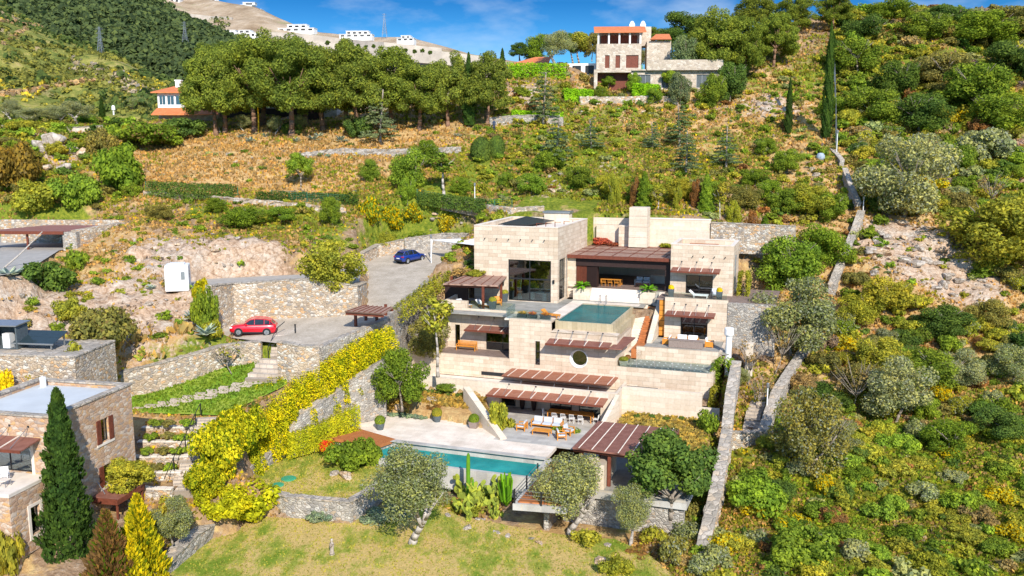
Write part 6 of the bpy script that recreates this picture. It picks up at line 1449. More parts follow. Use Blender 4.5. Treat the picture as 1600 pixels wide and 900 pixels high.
treepx('bushy', 521, 455, 98, 126, 'golddk', 'wide olive-gold tree hanging over the tall multicoloured wall', z=-15.2, seed=1)
treepx('round', 470, 293, 56, 48, 'bright', 'small round bright tree alone on the dry orange slope', seed=0)
treepx('bushy', 577, 283, 42, 42, 'green', 'small rounded tree in the middle of the dry slope', seed=1)
treepx('bushy', 640, 292, 72, 72, 'bright', 'bright bushy tree right of the dry slope', seed=2)
treepx('bushy', 668, 262, 50, 52, 'green', 'green bushy tree above the bright one', seed=0)
treepx('thin', 694, 302, 72, 52, 'green', 'slender pale-trunked tree above the broom bushes', seed=0)
treepx('bushy', 636, 322, 50, 36, 'bright', 'narrow bright shrub-like tree beside the broom', seed=1)
treepx('bushy', 518, 352, 52, 44, 'bright', 'small bright tree just above the olive-gold tree', seed=0)
treepx('thin', 684, 580, 130, 56, 'yellowgreen', 'tall slender tree with yellow-green tufts left of the villa', z=-21.8, seed=1)
treepx('bushy', 628, 634, 104, 96, 'green', 'feathery green tree in front of the grey hedge wall', z=-24.4, seed=0)
treepx('bushy', 668, 560, 76, 70, 'olive', 'dull olive tree behind the feathery green one', z=-22.4, seed=2)
for i, (px, py, h, w_, c) in enumerate(((338,210,128,96,'pine'),(352,208,140,110,'pine'),(398,206,138,116,'pine'),(455,212,146,124,'pine'),(505,205,132,110,'pine'),(560,205,128,110,'pine'),(612,196,118,96,'pine'),(410,198,150,110,'pine'),(540,195,130,100,'pine'),(655,203,98,92,'pine'),(700,196,112,80,'pine'),(762,196,112,78,'pine'),(345,192,120,90,'pine'),(478,194,136,104,'pine'))):
    treepx('pine', px, py, h*1.13, w_*1.25, c, ['leftmost stone pine of the dense row','second stone pine from the left in the row','stone pine with twin trunks in the left half of the row','tallest stone pine in the middle of the row','stone pine right of the tallest one','stone pine over the dark shrubs','right end stone pine of the dense row','stone pine standing behind the row, left','stone pine standing behind the row, right','round separate stone pine right of the dense row','narrow dark pine beside the slim cypress','pine right of the slim cypress','stone pine half hiding the veranda house','rear stone pine in the middle of the row'][i], group='stone pines in the long row', seed=i)
for i, a in enumerate(((733,198,112,20,'slim dark cypress rising over the pines'),(1231,210,86,12,'slim cypress on the hillside left of the mesh fence'),(1290,218,176,17,'tall slim cypress against the mesh fence'),(785,110,34,10,'tiny cypress on the skyline above the pines'),(1298,110,60,18,'short cypress at the top of the mesh fence'),(161,196,44,11,'thin cypress among the olives at far left'))):
    treepx('cypress', a[0], a[1], a[2], a[3], 'cypress', a[4], seed=i)
for i, a in enumerate(((848,196,92,56,'blue-green cedar beside the terrace wall'),(594,226,96,60,'dark cedar in front of the pine row'),(868,262,92,58,'grey-green cedar on the slope below the bungalow'),(1072,272,76,50,'young cedar high on the middle slope'),(1134,264,74,48,'grey young cedar left of the small cypress'),(1062,230,78,48,'grey-green cedar below the hill villa'),(924,236,56,40,'small cedar above the villa court'),(1020,236,50,36,'small pale cedar below the bright hedges'))):
    treepx('cedar', a[0], a[1], a[2], a[3], 'cedar', a[4], seed=i)
for i, a in enumerate(((1125,128,128,104),(1208,108,94,84),(1162,130,112,72),(1100,112,96,60),(1240,60,74,80),(1300,50,70,70),(1018,72,34,60),(1180,60,76,90))):
    treepx('pine', a[0], a[1], a[2], a[3], 'pine', ['big dark pine right of the hill villa','round pine standing clear on the hillside','tall pine behind the round hillside pine','dark pine crown above the hill villa roof','dark pine on the ridge','pine at the top end of the mesh fence','low pine on the skyline behind the villa','pine on the ridge behind the big one'][i], group='pines around the hill villa', seed=i+1)
for i, a in enumerate(((870,104,58,64,'greyolive','olive','grey-green olive tree left of the hill villa'),(905,100,52,56,'golddk','round','golden green tree beside the hill villa'),(895,96,46,44,'dark','round','dark tree between the bungalow and the hill villa'),(812,94,30,40,'dark','pine','small flat pine on the skyline left of the bungalow'),(1000,112,40,34,'olive','olive','small tree against the villa facade'),(1066,128,86,56,'cedar','bushy','large blue-grey tree in front of the orange roof'),(950,142,24,26,'green','round','dark shrub-tree at the villa arcade'),(1046,142,34,32,'bright','round','bright tree against the lower villa wing'))):
    treepx(a[5], a[0], a[1], a[2], a[3], a[4], a[6], seed=i)
for i, a in enumerate(((1092,134,40,46,'bright','bushy tree in front of the right wing of the hill villa'),(1128,142,52,52,'green','bushy tree at the right corner of the hill villa'),(1150,120,70,60,'dark','dark bushy tree between the villa pines'),(842,100,52,56,'green','bushy tree over the bungalow roof'),(925,92,46,40,'olive','dull bushy tree left of the villa balcony'),(975,70,30,60,'olive','bushy tree on the skyline behind the villa'),(1070,60,50,90,'dark','dark bushy trees on the skyline right of the villa chimneys'),(985,134,26,24,'bright','small bright bush tree under the shuttered doors'))):
    treepx('bushy', a[0], a[1], a[2], a[3], a[4], a[5], seed=i)
for i, a in enumerate(((120,196,40,60),(85,196,34,50),(50,196,30,50),(215,180,30,50),(430,210,30,28),(382,206,30,28),(345,208,26,26),(468,206,30,26),(545,206,30,24),(20,190,36,40))):
    treepx('olive', a[0], a[1], a[2], a[3], 'greyolive', ['broad grey olive left of the veranda house','grey olive beside the broad one','grey olive behind the far left shrubs','small grey olive just left of the veranda house','little olive under the middle pines','little olive between pine trunks','little olive under the left pines','little olive right of the tall pine trunk','little olive at the right end of the pine row','grey tree at the far left edge'][i], seed=i)
for i, a in enumerate(((1150,700,0,0),)): pass
for i, a in enumerate(((1168,602,74,52),(1210,586,84,60),(1190,648,64,44),(1330,640,70,70),(1545,330,60,50))):
    treepx('bare', a[0], a[1], a[2], a[3], 'dry', ['bare branching sapling left of the garden steps','bare branching tree right of the garden steps','bare sapling at the foot of the garden steps','leafless grey tree on the lower right slope','pale dead tree on the upper right slope'][i], seed=i)
treepx('olive', 1156, 612, 46, 36, 'greyolive', 'small grey olive beside the pale boundary wall', seed=2)
for i, (px, py, Y, h, w_, c, lab) in enumerate(((1062,152,156,58,40,'cedar','blue-green tree standing in front of the villa wing, middle'),(1112,150,155,60,52,'green','green tree standing in front of the right end of the villa wing'),(1022,150,157,26,30,'bright','low bright tree in front of the lower wing windows'),(990,120,161,34,26,'bright','climbing green mass between the villa block and its wing'),(938,146,158,24,24,'green','dark green bush at the villa arcade pier'),(1140,140,158,70,60,'dark','dark tree closing off the villa on the right'),(1088,98,172,52,74,'dark','dark tree rising behind the villa wing'),(1050,84,176,44,60,'dark','dark tree behind the small orange roof'))):
    p = atY(px, py, Y); k_ = p[1]/F*1.01; tree('bushy', (p[0], p[1], min(p[2], zt(p[0], p[1])+.2) if Y < 165 else p[2]), h*k_, w_*k_, C[c], lab, seed=i)
# ---------------------------------------------------------------- hedges
def hedge(label, pts, wd, mat, c, n, size, name='hedge', lump=0.25, zf=None):
    """pts: (x, y, zbase, ztop)"""
    r = np.random.default_rng(len(label)); P = [np.array(p, float) for p in pts]; c0 = P[0][:3].copy()
    L = [np.linalg.norm(P[i+1][:2]-P[i][:2]) for i in range(len(P)-1)]; pr = np.array(L)/sum(L)
    k = r.choice(len(L), n, p=pr); t = r.random(n); A = np.array(P); a = A[k]; b = A[k+1]; q = a+(b-a)*t[:,None]
    d = (b-a)[:,:2]; d /= np.linalg.norm(d, axis=1)[:,None]; nr = np.stack([-d[:,1], d[:,0]], 1)
    s = q[:,0]*1.3+q[:,1]*0.9
    # point on the skin of a rounded box section
    ang = r.random(n)*math.pi; ex = np.sign(np.cos(ang))*np.abs(np.cos(ang))**0.35; ez = np.abs(np.sin(ang))**0.5
    low = r.random(n) < 0.45; ez = np.where(low, ez*r.random(n), ez); depth = 0.72+0.28*r.random(n)**.5
    lm = 1+lump*(fbm(s, q[:,2]+ez*3, 1.1, 3, 3)+0.3*np.sin(s*3.1+ez*5))
    off = ex*wd/2*depth*lm; z = q[:,2]+(q[:,3]-q[:,2])*ez*depth*(0.92+0.16*lm)
    p = np.stack([q[:,0]+nr[:,0]*off, q[:,1]+nr[:,1]*off, z], 1)-c0
    nm = np.stack([nr[:,0]*ex, nr[:,1]*ex, ez+0.3], 1)+r.normal(size=(n,3))*0.55; nm /= np.linalg.norm(nm,axis=1)[:,None]
    a_ = np.cross(nm, r.normal(size=(n,3))); a_ /= np.linalg.norm(a_,axis=1)[:,None]; b_ = np.cross(nm, a_); sz = (size*(0.6+0.8*r.random(n)))[:,None]
    V_ = np.stack([p-a_*sz, p-b_*sz*.55, p+a_*sz, p+b_*sz*.55], 1).reshape(-1,3)
    o = bpy.data.objects.new(name, leafmesh('hedge_foliage', V_, mat)); col.objects.link(o); o.location = tuple(c0); o.color = (*(C[c] if isinstance(c, str) else c), 1)
    return tag(o, label, 'hedge')
# the long golden hedge stands just behind the grey wall W3 (crown line at its own distance)
W3L = np.array([p[:2] for p in W3[1:]]); hg = []
for (px, pyt), hh in zip(((606,508),(568,519),(532,537),(494,561),(458,586),(426,613),(398,641),(374,670),(350,706)), (3.8,4.0,4.2,4.3,4.4,4.4,4.3,4.1,3.6)):
    # follow the wall line, 1.9 m uphill of it
    best = None
    for k in range(-30, 161):
        t = k/130*6; a_ = W3L[0]+(W3L[-1]-W3L[0])*k/130; d_ = (W3L[-1]-W3L[0]); d_ = d_/np.linalg.norm(d_); p_ = a_+np.array([d_[1], -d_[0]])*3.3
        q = atY(px, pyt, p_[1]); e_ = abs(q[0]-p_[0])
        if best is None or e_ < best[0]: best = (e_, q)
    q = best[1]; hg.append((q[0], q[1], q[2]-hh, q[2]))
HGL = hg
hedge('long tall golden yellow conifer hedge running down between the grass terrace and the pool', hg, 5.4, 'leaf_gold', (0.46,0.44,0.015), 95000, 0.08, lump=0.42)
hedge('darker green-gold lower end of the long hedge', [(HGL[6][0]+.2, HGL[6][1]-2.2, HGL[6][2]-1.2, HGL[6][3]-1.6), (HGL[7][0]-.2, HGL[7][1]-2.2, HGL[7][2]-1.2, HGL[7][3]-1.3), (HGL[8][0]-.5, HGL[8][1]-2.6, HGL[8][2]-1.6, HGL[8][3]-1.1)], 3.6, 'leaf_gold', (0.34,0.35,0.02), 24000, 0.085, lump=0.7)
hedge('clipped yellow-green hedge on the pool side of the grey wall', [(*onZ(447,716,-27)[:2],-27,-24.9),(*onZ(500,700,-26.8)[:2],-26.8,-24.6),(*onZ(560,678,-26.4)[:2],-26.4,-23.6)], 1.1, 'leaf', (0.34,0.36,0.02), 9000, 0.085)
shrubpx('shrub_big', 352, 806, 110, 52, (0.44,0.43,0.02), 'spreading yellow-green juniper spilling over the left corner of the lawn')
for q in ((338,748,104,86,'golden conifer mass below the end of the long hedge'),(318,782,80,60,'lowest golden conifer mass beside the foot of the left stair'),(384,712,90,84,'golden conifer mass at the lower bend of the long hedge'),(356,716,80,80,'golden conifer mass facing the left stair')): shrubpx('gold_big', q[0], q[1], q[2], q[3], (0.38,0.38,0.018), q[4], name='golden_conifer', cat='conifer')
shrubpx('shrub_big', 386, 808, 128, 66, (0.40,0.43,0.02), 'rounded yellow-green juniper at the end of the low wall')
q = [onplane(a, b, DRIVE_Z) for a, b in ((610,492),(650,462),(700,424),(735,404))]
hedge('low clipped green hedge along the right edge of the drive', [(p[0]+.6, p[1], p[2]-0.9, p[2]+0.8) for p in q], 1.5, 'leaf', 'yellowgreen', 9000, 0.10, lump=0.5)
b0 = W(19.0,-9.8); b1 = W(19.3,-7.4); hedge('upper bright green boxy hedge at the right end of the studded terrace', [(*b0[:2],-23.4,-20.4),(*b1[:2],-23.4,-20.6)], 2.0, 'leaf', 'bright', 4200, 0.10)
b0 = W(19.2,-12.3); b1 = W(19.1,-10.2); hedge('lower yellow-green boxy hedge below the bright one', [(*b0[:2],-25,-22.6),(*b1[:2],-25,-22.6)], 1.9, 'leaf', 'golddk', 4200, 0.10)
b0 = W(19.6,3.6); b1 = W(19.7,6.5); hedge('narrow clipped hedge beside the upper right block', [(*b0[:2],-16.3,-13.7),(*b1[:2],-16.3,-13.9)], 1.2, 'leaf', 'yellowgreen', 2500, 0.11)
hedge('dark green hedge row along the dry slope fence', [(*hit(232,306)[:2], hit(232,306)[2]-.2, hit(232,306)[2]+1.9), (*hit(368,310)[:2], hit(368,310)[2]-.2, hit(368,310)[2]+1.7)], 1.2, 'leaf', 'dark', 6000, 0.12, lump=0.5)
hedge('dark green hedge row behind the tall cream block', [(*hit(655,326)[:2], hit(655,326)[2]-.2, hit(655,326)[2]+1.5), (*hit(760,331)[:2], hit(760,331)[2]-.2, hit(760,331)[2]+1.6)], 1.2, 'leaf', 'dark', 5000, 0.12, lump=0.5)
hedge('middle dark green hedge row on the terrace fence', [(*hit(400,318)[:2], hit(400,318)[2]-.2, hit(400,318)[2]+1.5), (*hit(560,322)[:2], hit(560,322)[2]-.2, hit(560,322)[2]+1.6)], 1.0, 'leaf', 'cypress', 4500, 0.12, lump=0.7)
for i, (xa, ya, xb, yb, h, lab) in enumerate(((792,122,886,124,2.6,'long bright clipped hedge under the bungalow'),(880,156,925,158,1.8,'bright rounded hedge below the long clipped one'),(930,116,1000,110,1.6,'ivy-like hedge under the shuttered villa doors'),(990,148,1030,150,1.8,'bright clipped hedge in front of the lower villa wing'),(800,182,880,186,1.0,'low bright hedge above the long terrace wall'))):
    a = hit(xa, ya); b = hit(xb, yb); hedge(lab, [(a[0],a[1],a[2]-.3,a[2]+h),(b[0],b[1],b[2]-.3,b[2]+h)], 2.6, 'leaf', (0.20,0.38,0.02), 3500, 0.17)
# climbing plants on the court wall and slope of tall climbers behind the court
for i in range(11):
    p = W(2.2+i*1.9, 19+random.uniform(0,3)); z = zt(p[0], p[1]); tree(('bushy','thin','cypress','bushy')[(i*3) % 4], (p[0]+random.uniform(-.6,.6), p[1], z-0.5), random.uniform(3.2,6.5), random.uniform(1.3,2.4), C[['yellowgreen','brown','bright','golddk'][i % 4]],
        ['tall narrow yellow-green screen plant behind the court wall','tall rust coloured screen plant behind the court wall','tall narrow bright green screen plant behind the court wall','tall narrow olive-gold screen plant behind the court wall'][i % 4], group='tall narrow plants screening the slope behind the villa')
# ---------------------------------------------------------------- named shrubs
NS_ = [('broom',578,352,44,50,'green','round yellow-flowering broom nearest the pines side'),('broom',612,356,44,40,'green','yellow-flowering broom in the middle of the three'),('broom',646,350,42,34,'green','yellow-flowering broom right of the drive slope'),('broom',700,354,36,32,'yellowgreen','smaller broom close to the tall cream block'),
 ('dome',752,250,44,40,'dark','dark clipped round bush, left of the pair on the slope'),('dome',776,244,34,36,'dark','dark clipped round bush, right of the pair on the slope'),
 ('shrub_fine',72,455,104,54,'dark','wide dark green dome bush below the carport'),('shrub',122,420,38,38,'green','small round green bush beside the wide dark dome'),('shrub_mixed',160,545,126,86,'olive','broad brownish green bush in the middle of the left bank'),('shrub',112,500,70,44,'yellowgreen','yellow-green bush left of the broad brownish one'),
 ('shrub',322,520,52,84,'green','upright green bush below the white cabin'),('shrub',315,470,34,40,'gold','yellow bush top beside the white cabin'),('shrub',330,528,40,36,'yellowgreen','yellow-green bush at the left end of the drive'),
 ('shrub_mixed',118,590,46,64,'golddk','tall yellow-green bush right of the solar panel'),('shrub',70,598,60,40,'golddk','yellow-green bush under the masonry terrace'),('shrub',8,618,40,44,'yellow','yellow bush at the far left behind the stone house'),('shrub_olive',86,605,60,26,'bluegrey','grey-green mound behind the flat white roof'),
 ('shrub_mixed',20,300,110,96,(0.22,0.15,0.03),'large reddish brown bush at the left edge'),('shrub',120,328,90,70,'bright','bright green tree-like bush over the carport roof'),('shrub',60,330,110,60,'yellowgreen','yellow-green thicket behind the carport'),('shrub',185,300,120,90,'green','green thicket in front of the broken masonry'),('shrub_mixed',240,232,120,52,'green','dark hedge-like thicket below the veranda house'),('shrub',40,208,70,24,'yellowgreen','yellow-green shrub on the pale wall top'),('shrub_mixed',160,250,70,60,'olive','olive thicket right of the broken masonry'),('shrub',290,215,90,36,'dark','dark thicket in the shade under the first pine'),
 ('shrub',16,895,50,90,'golddk','sparse yellow-green creeper at the lower left house corner'),
 ('shrub_mixed',455,210,44,24,'cypress','dark undergrowth between the middle pine trunks'),('shrub',560,214,60,36,'dark','dark undergrowth under the right pines'),
 ('shrub_fine',572,735,62,62,'green','spreading green shrub tree by the rusty planter'),('shrub_olive',600,812,110,24,'bluegrey','low grey-green shrubs at the foot of the upper lawn wall'),('shrub_olive',500,812,60,22,'bluegrey','grey-green shrub at the middle of the low wall'),
 ('shrub',962,900,70,44,'golddk','yellow-green bush at the bottom right of the lawn'),('shrub_olive',1052,880,54,44,'olive','olive bush beside the thick boundary wall'),('shrub',915,850,60,30,'yellowgreen','low bush between the two olive trees'),('shrub_mixed',1024,846,54,30,'golddk','olive-gold bush at the foot of the pale round-tree trunk'),('shrub_mixed',1076,820,50,44,'olive','dull bush squeezed between the round tree and the wall'),('shrub_low',1000,868,70,20,'brown','rust brown ground plant below the smallest olive tree'),('shrub',958,806,44,30,'green','green bush under the edge of the sun deck'),('shrub_low',1046,862,60,16,'brown','rust brown ground plant beside the thick boundary wall'),
 ('shrub',740,612,26,28,'yellow','orange-yellow bush at the top of the wedge wall'),('shrub',658,606,40,16,'green','green border shrub under the left flat roof'),('shrub',700,608,50,14,'green','green border shrub beside the wedge wall'),
 ('shrub_olive',1060,610,80,18,'bluegrey','grey-green shrubs growing in the roof bed'),('shrub_olive',690,577,60,14,'green','low green shrubs at the foot of the left wing'),
 ('shrub_olive',598,700,0,0,'green',''),('shrub',775,670,40,50,'yellowgreen','yellow-green spiky plants beside the wedge wall, upper'),('shrub',792,682,34,36,'yellowgreen','yellow-green spiky plants beside the wedge wall, lower'),('shrub',880,690,60,30,'green','green border plants at the edge of the patio'),('shrub',1108,676,44,40,'bright','bright green plants behind the big pergola'),
 ('broom',1290,768,50,34,'yellowgreen','yellow-topped bush below the shaggy tree'),('shrub_big',1250,880,150,70,'bright','large bright green bush at the bottom right of the wall'),('shrub_big',1180,800,120,60,'bright','bright green fennel thicket beside the boundary wall'),('shrub_olive',1535,250,120,60,'greyolive','grey-green thicket near the right edge of the slope'),
 ('shrub',755,240,0,0,'green','')]
for q in NS_:
    if q[3]: shrubpx(q[0], q[1], q[2], q[3], q[4], q[5], q[6])
for z_, px, py, w_, h_, c, lab in ((-25.2,676,636,36,14,'brown','rust brown ground plants in the upper garden bed'),):
    shrubpx('shrub_low', px, py, w_, h_, c, lab, z=z_)
# ================================================================ SCATTERED SHRUBS, BOULDERS, GROUND COVER
WX = lambda py: np.interp(py, [0,70,235,265,335,445,545,670,900], [1296,1300,1312,1330,1362,1318,1272,1205,1112])
AVOID = [DRIVE, TRACK, LAWN, UPLAWN, GRASS, CARP, BACKG, pz([(-60,600),(80,590),(215,600),(200,900),(-60,1000)], -20)]
AVOID.append([onZ(285,768,-25.8), onZ(322,640,-22.3), onZ(338,640,-22.3), onZ(320,768,-25.8)])
AVOID.append(hz([(-15,-1),(-15,-30),(-9,-30),(-9,-1)]))
q_ = [onZ(1150,680,-25), onZ(1200,560,-21), onZ(1172,560,-21), onZ(1135,680,-25)]; PATHZ = q_
def blocked(X, Y, grow=0.0):
    b = np.zeros(X.shape, bool)
    for P in AVOID: b |= polyd(P, X, Y) < grow
    return b
def projv(X, Y, Z):
    dep = Y*CT-Z*ST; return 800+F*X/dep, 450-F*(Y*ST+Z*CT)/dep, dep
LM = [(637,402,'the blue car'),(395,512,'the red car'),(279,430,'the white cabin'),(65,530,'the solar panels'),(60,350,'the carport'),(810,390,'the tall cream block'),(980,330,'the villa chimney'),
      (1110,400,'the upper right block of the villa'),(1235,470,'the broad grey-green tree'),(1170,620,'the garden steps'),(1165,700,'the rubble cross wall'),(1090,850,'the thick boundary wall'),(1340,370,'the straight boundary wall'),(1440,400,'the pale rock outcrop'),
      (1305,240,'the foot of the mesh fence'),(1295,130,'the top of the mesh fence'),(1240,180,'the slim hillside cypress'),(1030,100,'the hill villa'),(850,130,'the bungalow'),(763,235,'the dark clipped pair of bushes'),(470,270,'the small round tree on the dry slope'),
      (612,340,'the three broom bushes'),(300,295,'the terrace fence'),(520,400,'the olive-gold tree'),(265,160,'the veranda house'),(90,235,'the broken masonry'),(1412,260,'the large grey-green slope tree'),(1555,360,'the wide domed tree at the right'),
      (1262,660,'the shaggy olive-coloured tree'),(1400,620,'the grey scrubby tree'),(1590,880,'the bottom right corner'),(1590,650,'the lower right edge'),(1590,200,'the upper right edge'),(1450,40,'the right-hand ridge'),(1400,850,'the bottom right thicket'),(1500,530,'the dry gap in the right slope'),
      (1130,200,'the grey young cedar'),(700,260,'the slender pale-trunked tree'),(150,500,'the brownish bush bank'),(870,230,'the cedar below the bungalow'),(980,250,'the middle slope')]
def where(px, py):
    b = min(LM, key=lambda q: (q[0]-px)**2+((q[1]-py)*1.3)**2); dx, dy = px-b[0], py-b[1]; d = math.hypot(dx, dy)
    if d < 14: return 'close against '+b[2]
    w_ = 'just ' if d < 38 else ('' if d < 90 else 'far ')
    if abs(dx) > 2.2*abs(dy): s = 'left of' if dx < 0 else 'right of'
    elif abs(dy) > 2.2*abs(dx): s = 'above' if dy < 0 else 'below'
    else: s = ('above left of' if dx < 0 else 'above right of') if dy < 0 else ('below left of' if dx < 0 else 'below right of')
    return w_+s+' '+b[2]
CN = {'green':'mid green','bright':'bright green','yellowgreen':'yellow-green','olive':'olive-brown','greyolive':'grey-green','dark':'dark green','golddk':'olive-gold','yellow':'yellow-flowered','dry':'dry tan','bluegrey':'blue-grey','brown':'rust brown','mauve':'bare greyish','cypress':'deep green'}
def pick(rs, table):
    x = rs.random()*sum(t[1] for t in table)
    for t in table:
        x -= t[1]
        if x <= 0: return t[0]
    return table[-1][0]
PAL = {'R': [('green',4.5),('yellowgreen',4),('olive',2.4),('golddk',3),('dark',1.8),('greyolive',1.6),('bright',1.6),('yellow',1.7),('mauve',.8),('dry',1.2),('brown',.5)],
       'RL': [('bright',4.5),('yellowgreen',3),('green',4),('golddk',1.5),('dark',1),('yellow',1.0),('greyolive',1.2),('dry',1.4),('brown',.6)],
       'M': [('bright',2),('yellowgreen',3),('green',3),('olive',2),('greyolive',1.5),('dry',1),('yellow',.9),('dark',1),('brown',.5)],
       'S': [('green',3),('dark',2),('bright',2),('yellow',.6),('greyolive',2),('bluegrey',1)],
       'L': [('green',4),('yellowgreen',3),('olive',2),('bright',3),('golddk',2),('dark',1)],
       'G': [('greyolive',2),('mauve',1),('olive',2),('green',1),('brown',1)]}
def zoneof(px, py, n):
    """(palette, density per m2, size lo, hi)"""
    xw = WX(py)
    if px > xw+6:
        if (px-1440)**2/95**2+(py-405)**2/70**2 < 1: return 'M', 0.11, 0.3, 0.8
        if (px-1520)**2/90**2+(py-470)**2/28**2 < 1: return 'M', 0.10, 0.3, 0.8
        if py > 660: return 'RL', 0.34, 0.5, 1.6
        if py > 420: return 'R', 0.24+0.14*n, 0.5, 2.1
        return 'R', 0.32+0.12*n, 0.7, 2.5
    if py > 420 and px > 1130: return 'G', 0.10, 0.3, 0.8
    if px > 745:
        if py < 132: return 'M', 0.04, 0.8, 1.6
        return 'M', 0.19+0.14*n, 0.35, 1.35
    if py < 318 and px > 210: return 'S', 0.035+0.05*n, 0.25, 0.75
    if py < 318: return 'L', 0.16, 1.0, 2.2
    if px > 210 and py < 430:
        if px < 470 and 362 < py < 436: return 'L', 0.06, 0.3, 0.7
        return 'L', 0.21+0.1*n, 0.35, 0.95
    if px < 340: return 'L', 0.075, 0.35, 1.0
    if 590 < px < 700: return 'L', 0.30, 0.5, 1.1
    return 'L', 0.05, 0.4, 0.9
PLAN = []
rs = random.Random(5); NPR = np.random.default_rng(55)
cand = []
NC = 70000
cx_ = NPR.uniform(-110, 135, NC); cy_ = NPR.uniform(50, 212, NC)
cz_ = Zt(cx_, cy_); ppx, ppy, pdep = projv(cx_, cy_, cz_)
ok = (ppx > -50) & (ppx < 1650) & (ppy > -20) & (ppy < 950) & ~blocked(cx_, cy_, 0.5)
cx_, cy_, cz_, ppx, ppy, pdep = [q[ok] for q in (cx_, cy_, cz_, ppx, ppy, pdep)]
nn = fbm(cx_, cy_, 14, 77, 3)*2
cell = 245*162/NC
# drop what stands behind a rise (never seen)
def visible(x, y, z, h=1.2):
    t = np.linspace(0.45, 0.985, 60); P = np.array([x, y, z+h])[None]*t[:,None]; return not np.any(P[:,2] < Zt(P[:,0], P[:,1])-0.3)
placed = [(a, b, s) for a, b, s in USED]; cnt = {}
KM = {'R': ['shrub','shrub_mixed','shrub_fine','shrub_olive'], 'RL': ['shrub','shrub_low','shrub_fine'], 'M': ['shrub','shrub_mixed','shrub_low'], 'S': ['shrub','shrub_low'], 'L': ['shrub','shrub_mixed','shrub_low'], 'G': ['shrub_low','shrub_olive']}
NSH = 0
for i in range(len(cx_)):
    z_, dn, lo, hi = zoneof(ppx[i], ppy[i], float(np.clip(nn[i], -.6, 1)))
    if rs.random() > dn*cell*2.2: continue
    s = lo+(hi-lo)*rs.random()**(1.0 if z_ == 'R' else 1.5)
    x, y, z = cx_[i], cy_[i], cz_[i]
    if any(abs(a-x) < 3.5 and abs(b-y) < 3.5 and math.hypot(a-x, b-y) < (c+s)*0.54 for a, b, c in placed[-900:]): continue
    if not visible(x, y, z, 1.0+s): continue
    cn = pick(rs, PAL[z_]); kind = rs.choice(KM[z_]); cc = C[cn]
    if cn == 'yellow': kind = 'broom'; cc = C['yellowgreen']
    if cn == 'greyolive' and s > 0.8: kind = 'shrub_olive'
    if s > 1.35 and kind in ('shrub_olive', 'shrub_mixed'): kind += '_big'
    hz_ = s*rs.uniform(0.75, 1.15) if kind != 'shrub_low' else s*rs.uniform(.6, .9)
    if s > 1.25 and kind in ('shrub', 'shrub_low'): kind = 'shrub_big' if s > 1.5 else 'shrub_fine'
    PLAN.append((s*F/pdep[i], kind, x, y, z, s, hz_, cn, cc, ppx[i], ppy[i])); placed.append((x, y, s))
PLAN.sort(key=lambda q: -q[0]*(1 if 0 < q[9] < 1600 and 0 < q[10] < 900 else .1))
NAMED = sum(1 for o in col.objects if o.name.startswith('shrub'))
NI = 298-NAMED
for _s, kind, x, y, z, s, hz_, cn, cc, a_, b_ in PLAN[:NI]:
    sz = 'small' if s < 0.8 else ('medium' if s < 1.3 else 'large')
    place(G[kind], 'shrub', x, y, z-0.12, s, hz_, cc, '%s %s shrub %s' % (sz, CN[cn], where(a_, b_)), 'shrub', 'wild shrubs scattered over the hillside', v=0.25)
# everything smaller reads as one scrub: one mesh
LO = {}
for nm_, mt_ in (('shrub',0),('shrub_low',1)):
    for i in range(4):
        r = np.random.default_rng(900+i+10*mt_)
        for lv, (nq, sz_) in enumerate(((170,.20),(420,.13))):
            c_ = crown_pts(r, 12, 1, .5 if mt_ == 0 else .3, 0, .75); c_[:,2] = np.abs(c_[:,2]); LO[(mt_, lv, i)] = leafcloud(r, c_, r.uniform(.25,.45,12), nq, sz_, .75)
VV = []; TT = []
for _s, kind, x, y, z, s, hz_, cn, cc, a_, b_ in PLAN[NI:]:
    v_ = LO[(1 if kind == 'shrub_low' else 0, 1 if _s > 9 else 0, rs.randrange(4))]; an = rs.random()*6.28; ca, sa = math.cos(an), math.sin(an)
    q = np.stack([(v_[:,0]*ca-v_[:,1]*sa)*s+x, (v_[:,0]*sa+v_[:,1]*ca)*s+y, v_[:,2]*hz_+z-.1], 1); VV.append(q)
    k = 1+rs.uniform(-.25,.25); TT.append(np.tile(np.array([cc[0]*k*(1+rs.uniform(-.08,.08)), cc[1]*k, cc[2]*k, 1.0]), (len(q), 1)))
me = leafmesh('scrub', np.concatenate(VV), 'leaf_scrub'); at_ = me.color_attributes.new('tint', 'FLOAT_COLOR', 'POINT'); at_.data.foreach_set('color', np.concatenate(TT).astype(np.float32).ravel())
o = bpy.data.objects.new('scrub', me); col.objects.link(o); tag(o, None, None, None, 'stuff'); NSH = len(PLAN)
print('shrubs', NSH)
